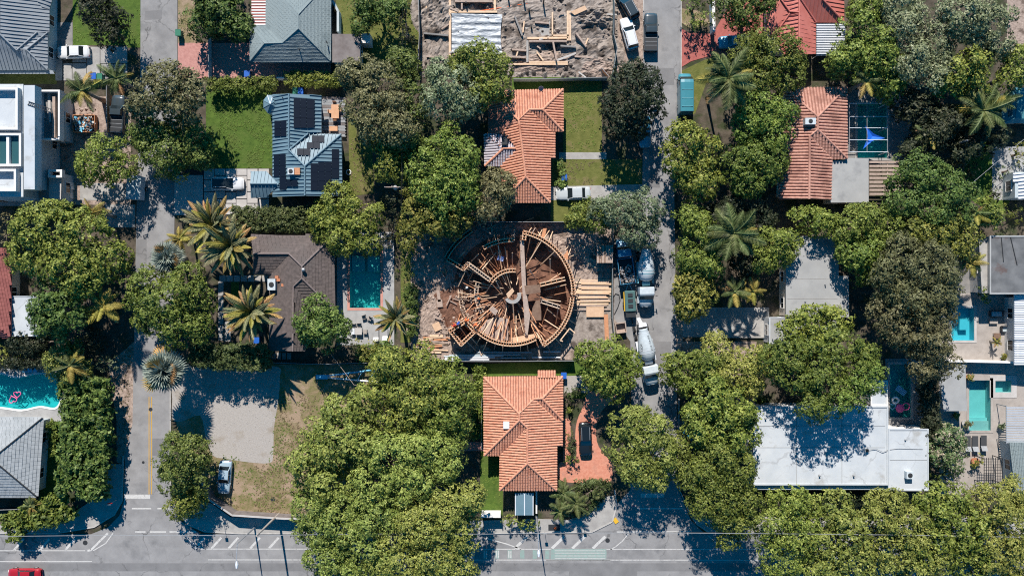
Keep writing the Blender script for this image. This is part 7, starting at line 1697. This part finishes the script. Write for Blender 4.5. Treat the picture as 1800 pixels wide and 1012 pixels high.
# people on the site
def person(label, px, py, z, rz, vest, hat, bend=0.0, trousers='denim'):
    p = at(px,py,z+1.2); t = thing('person', label, 'person', (p.x,p.y,z), R(rz), 'workers on the round frame')
    J = {'pel':(0,0,.95),'sp':(0,.10*bend,1.2),'ch':(0,.3*bend,1.42-.1*bend),'nk':(0,.42*bend,1.55-.14*bend),'hd':(0,.5*bend+.02,1.70-.18*bend),
         'lh':(-.10,0,.90),'lk':(-.13,.08,.5),'la':(-.14,-.02,.09),'lt':(-.15,.14,.04),'rh':(.10,0,.90),'rk':(.14,-.02,.5),'ra':(.16,-.14,.09),'rt':(.17,.02,.04),
         'ls':(-.19,.34*bend,1.44-.1*bend),'le':(-.28,.2+.3*bend,1.2-.1*bend),'lw':(-.2,.42+.3*bend,1.12-.15*bend),'rs':(.19,.34*bend,1.44-.1*bend),'re':(.3,.16+.3*bend,1.18-.1*bend),'rw':(.18,.4+.3*bend,1.1-.15*bend)}
    E = [('pel','sp'),('sp','ch'),('ch','nk'),('nk','hd'),('pel','lh'),('lh','lk'),('lk','la'),('la','lt'),('pel','rh'),('rh','rk'),('rk','ra'),('ra','rt'),('ch','ls'),('ls','le'),('le','lw'),('ch','rs'),('rs','re'),('re','rw')]
    RA = {'pel':.15,'sp':.14,'ch':.16,'nk':.06,'hd':.11,'lh':.09,'lk':.065,'la':.045,'lt':.04,'rh':.09,'rk':.065,'ra':.045,'rt':.04,'ls':.07,'le':.05,'lw':.035,'rs':.07,'re':.05,'rw':.035}
    for s, w_ in ((-1,'lw'),(1,'rw')):
        for f in range(5):
            k = f'{w_}f{f}'; b0 = Vector(J[w_]); J[k] = tuple(b0+Vector(((f-2)*.022, .10-.012*abs(f-2) if f else .05, -.03))); E.append((w_,k)); RA[k] = .010
    names = list(J); me = bpy.data.meshes.new('body'); me.from_pydata([J[n_] for n_ in names], [(names.index(a),names.index(b)) for a,b in E], [])
    o = link('body', me, t); sk = o.modifiers.new('skin','SKIN')
    for i, n_ in enumerate(names): v = me.skin_vertices[0].data[i]; v.radius = (RA[n_],RA[n_]); v.use_root = (n_ == 'pel')
    o.modifiers.new('sub','SUBSURF').levels = 1; o.modifiers['sub'].render_levels = 1
    for m_ in ('skin', trousers, vest): me.materials.append(M[m_])
    dg = bpy.context.evaluated_depsgraph_get(); ev = bpy.data.meshes.new_from_object(o.evaluated_get(dg)); o.modifiers.clear(); o.data = ev
    for pl in ev.polygons:
        c = pl.center; pl.material_index = 1 if c.z < .95 else (2 if (c.z < 1.5-.13*bend and abs(c.x) < .27) else 0); pl.use_smooth = True
    hd = Vector(J['hd']); MB().lathe([(.17,.0),(.165,.02),(.13,.03),(.125,.08),(.09,.14),(.02,.16)], 14, 0, Matrix.Translation(hd+Vector((0,.01,.04)))).build('hard_hat', hat, t)
    MB().box(hd.x-.03,hd.y+.09,hd.z-.03,hd.x+.03,hd.y+.13,hd.z+.02).build('nose', 'skin', t)
person('worker in dark blue clothes on the corner form', 807, 566, 2.3, 150, 'blue_cloth', 'bin_blue', .5)
person('worker in an orange vest beside the one in dark blue', 818, 566, 2.3, -30, 'orange_hi', 'orange_hi', .6)
person('worker in red at the edge of the corner form', 801, 573, 2.3, 60, 'orange_hi', 'sign_red', .4)
person('worker in an orange vest climbing by the curved form', 833, 573, 2.0, -60, 'orange_hi', 'orange_hi', .7)
person('worker with an orange hard hat on the shaded floor', 842, 526, .1, 20, 'lumber_grey', 'orange_hi', .2)
person('worker in dark clothes with a white hat on the shaded floor', 823, 506, .1, 80, 'cloth_dark', 'hat_white', .3)
# odds and ends on the truck side
p = at(1091,576,.6); t = thing('timber_crate', 'open timber crate at the kerb behind the fence', 'crate', (p.x,p.y,.04), R(8))
for q in ((-.7,-.7,0,.7,.7,.1),(-.75,-.75,.1,-.65,.75,.9),(.65,-.75,.1,.75,.75,.9),(-.65,-.75,.1,.65,-.65,.9),(-.65,.65,.1,.65,.75,.9)): MB().box(*q).build('side_board', 'lumber_grey', t)
P = [at(x,y,.1) for x,y in ((1078,522),(1082,516),(1088,518),(1090,528),(1086,540),(1080,552))]; o = MB().tube(P, .06, 8).build('hose', 'metal_dark'); tag(o, 'black hose looping on the ground by the site fence', 'hose')
p = at(611,303,.3); o = ring('white loop lying east of the blue metal roof', 613, 303, .35, 'float_white', .1, .06); o['category'] = 'hoop'; o['group'] = 'garden clutter'; o.name = 'garden_hoop'
# steel lattice of the fallen mast in the shade by the dry lot
t = wthing('lattice_boom', 'pale blue lattice boom lying in the shade by the dry lot', 'boom', base_pt(620,660))
A = at(562,662,.5); B = at(678,646,1.2); Cc = at(664,671,.8)
MB().tube([A, at(640,652,.9), B], .12, 8).build('chord', 'float_blue', t); MB().tube([A, at(615,667,.6), Cc], .12, 8).build('chord', 'metal_white', t)
for k in range(4): f = .25+.2*k; MB().tube([A.lerp(B,f), A.lerp(Cc,f)], .05, 6).build('lattice_bar', 'float_blue', t)
MB().box(A.x-.5,A.y-.3,.2,A.x+1.2,A.y+.3,.8).build('head_block', 'float_blue', t)
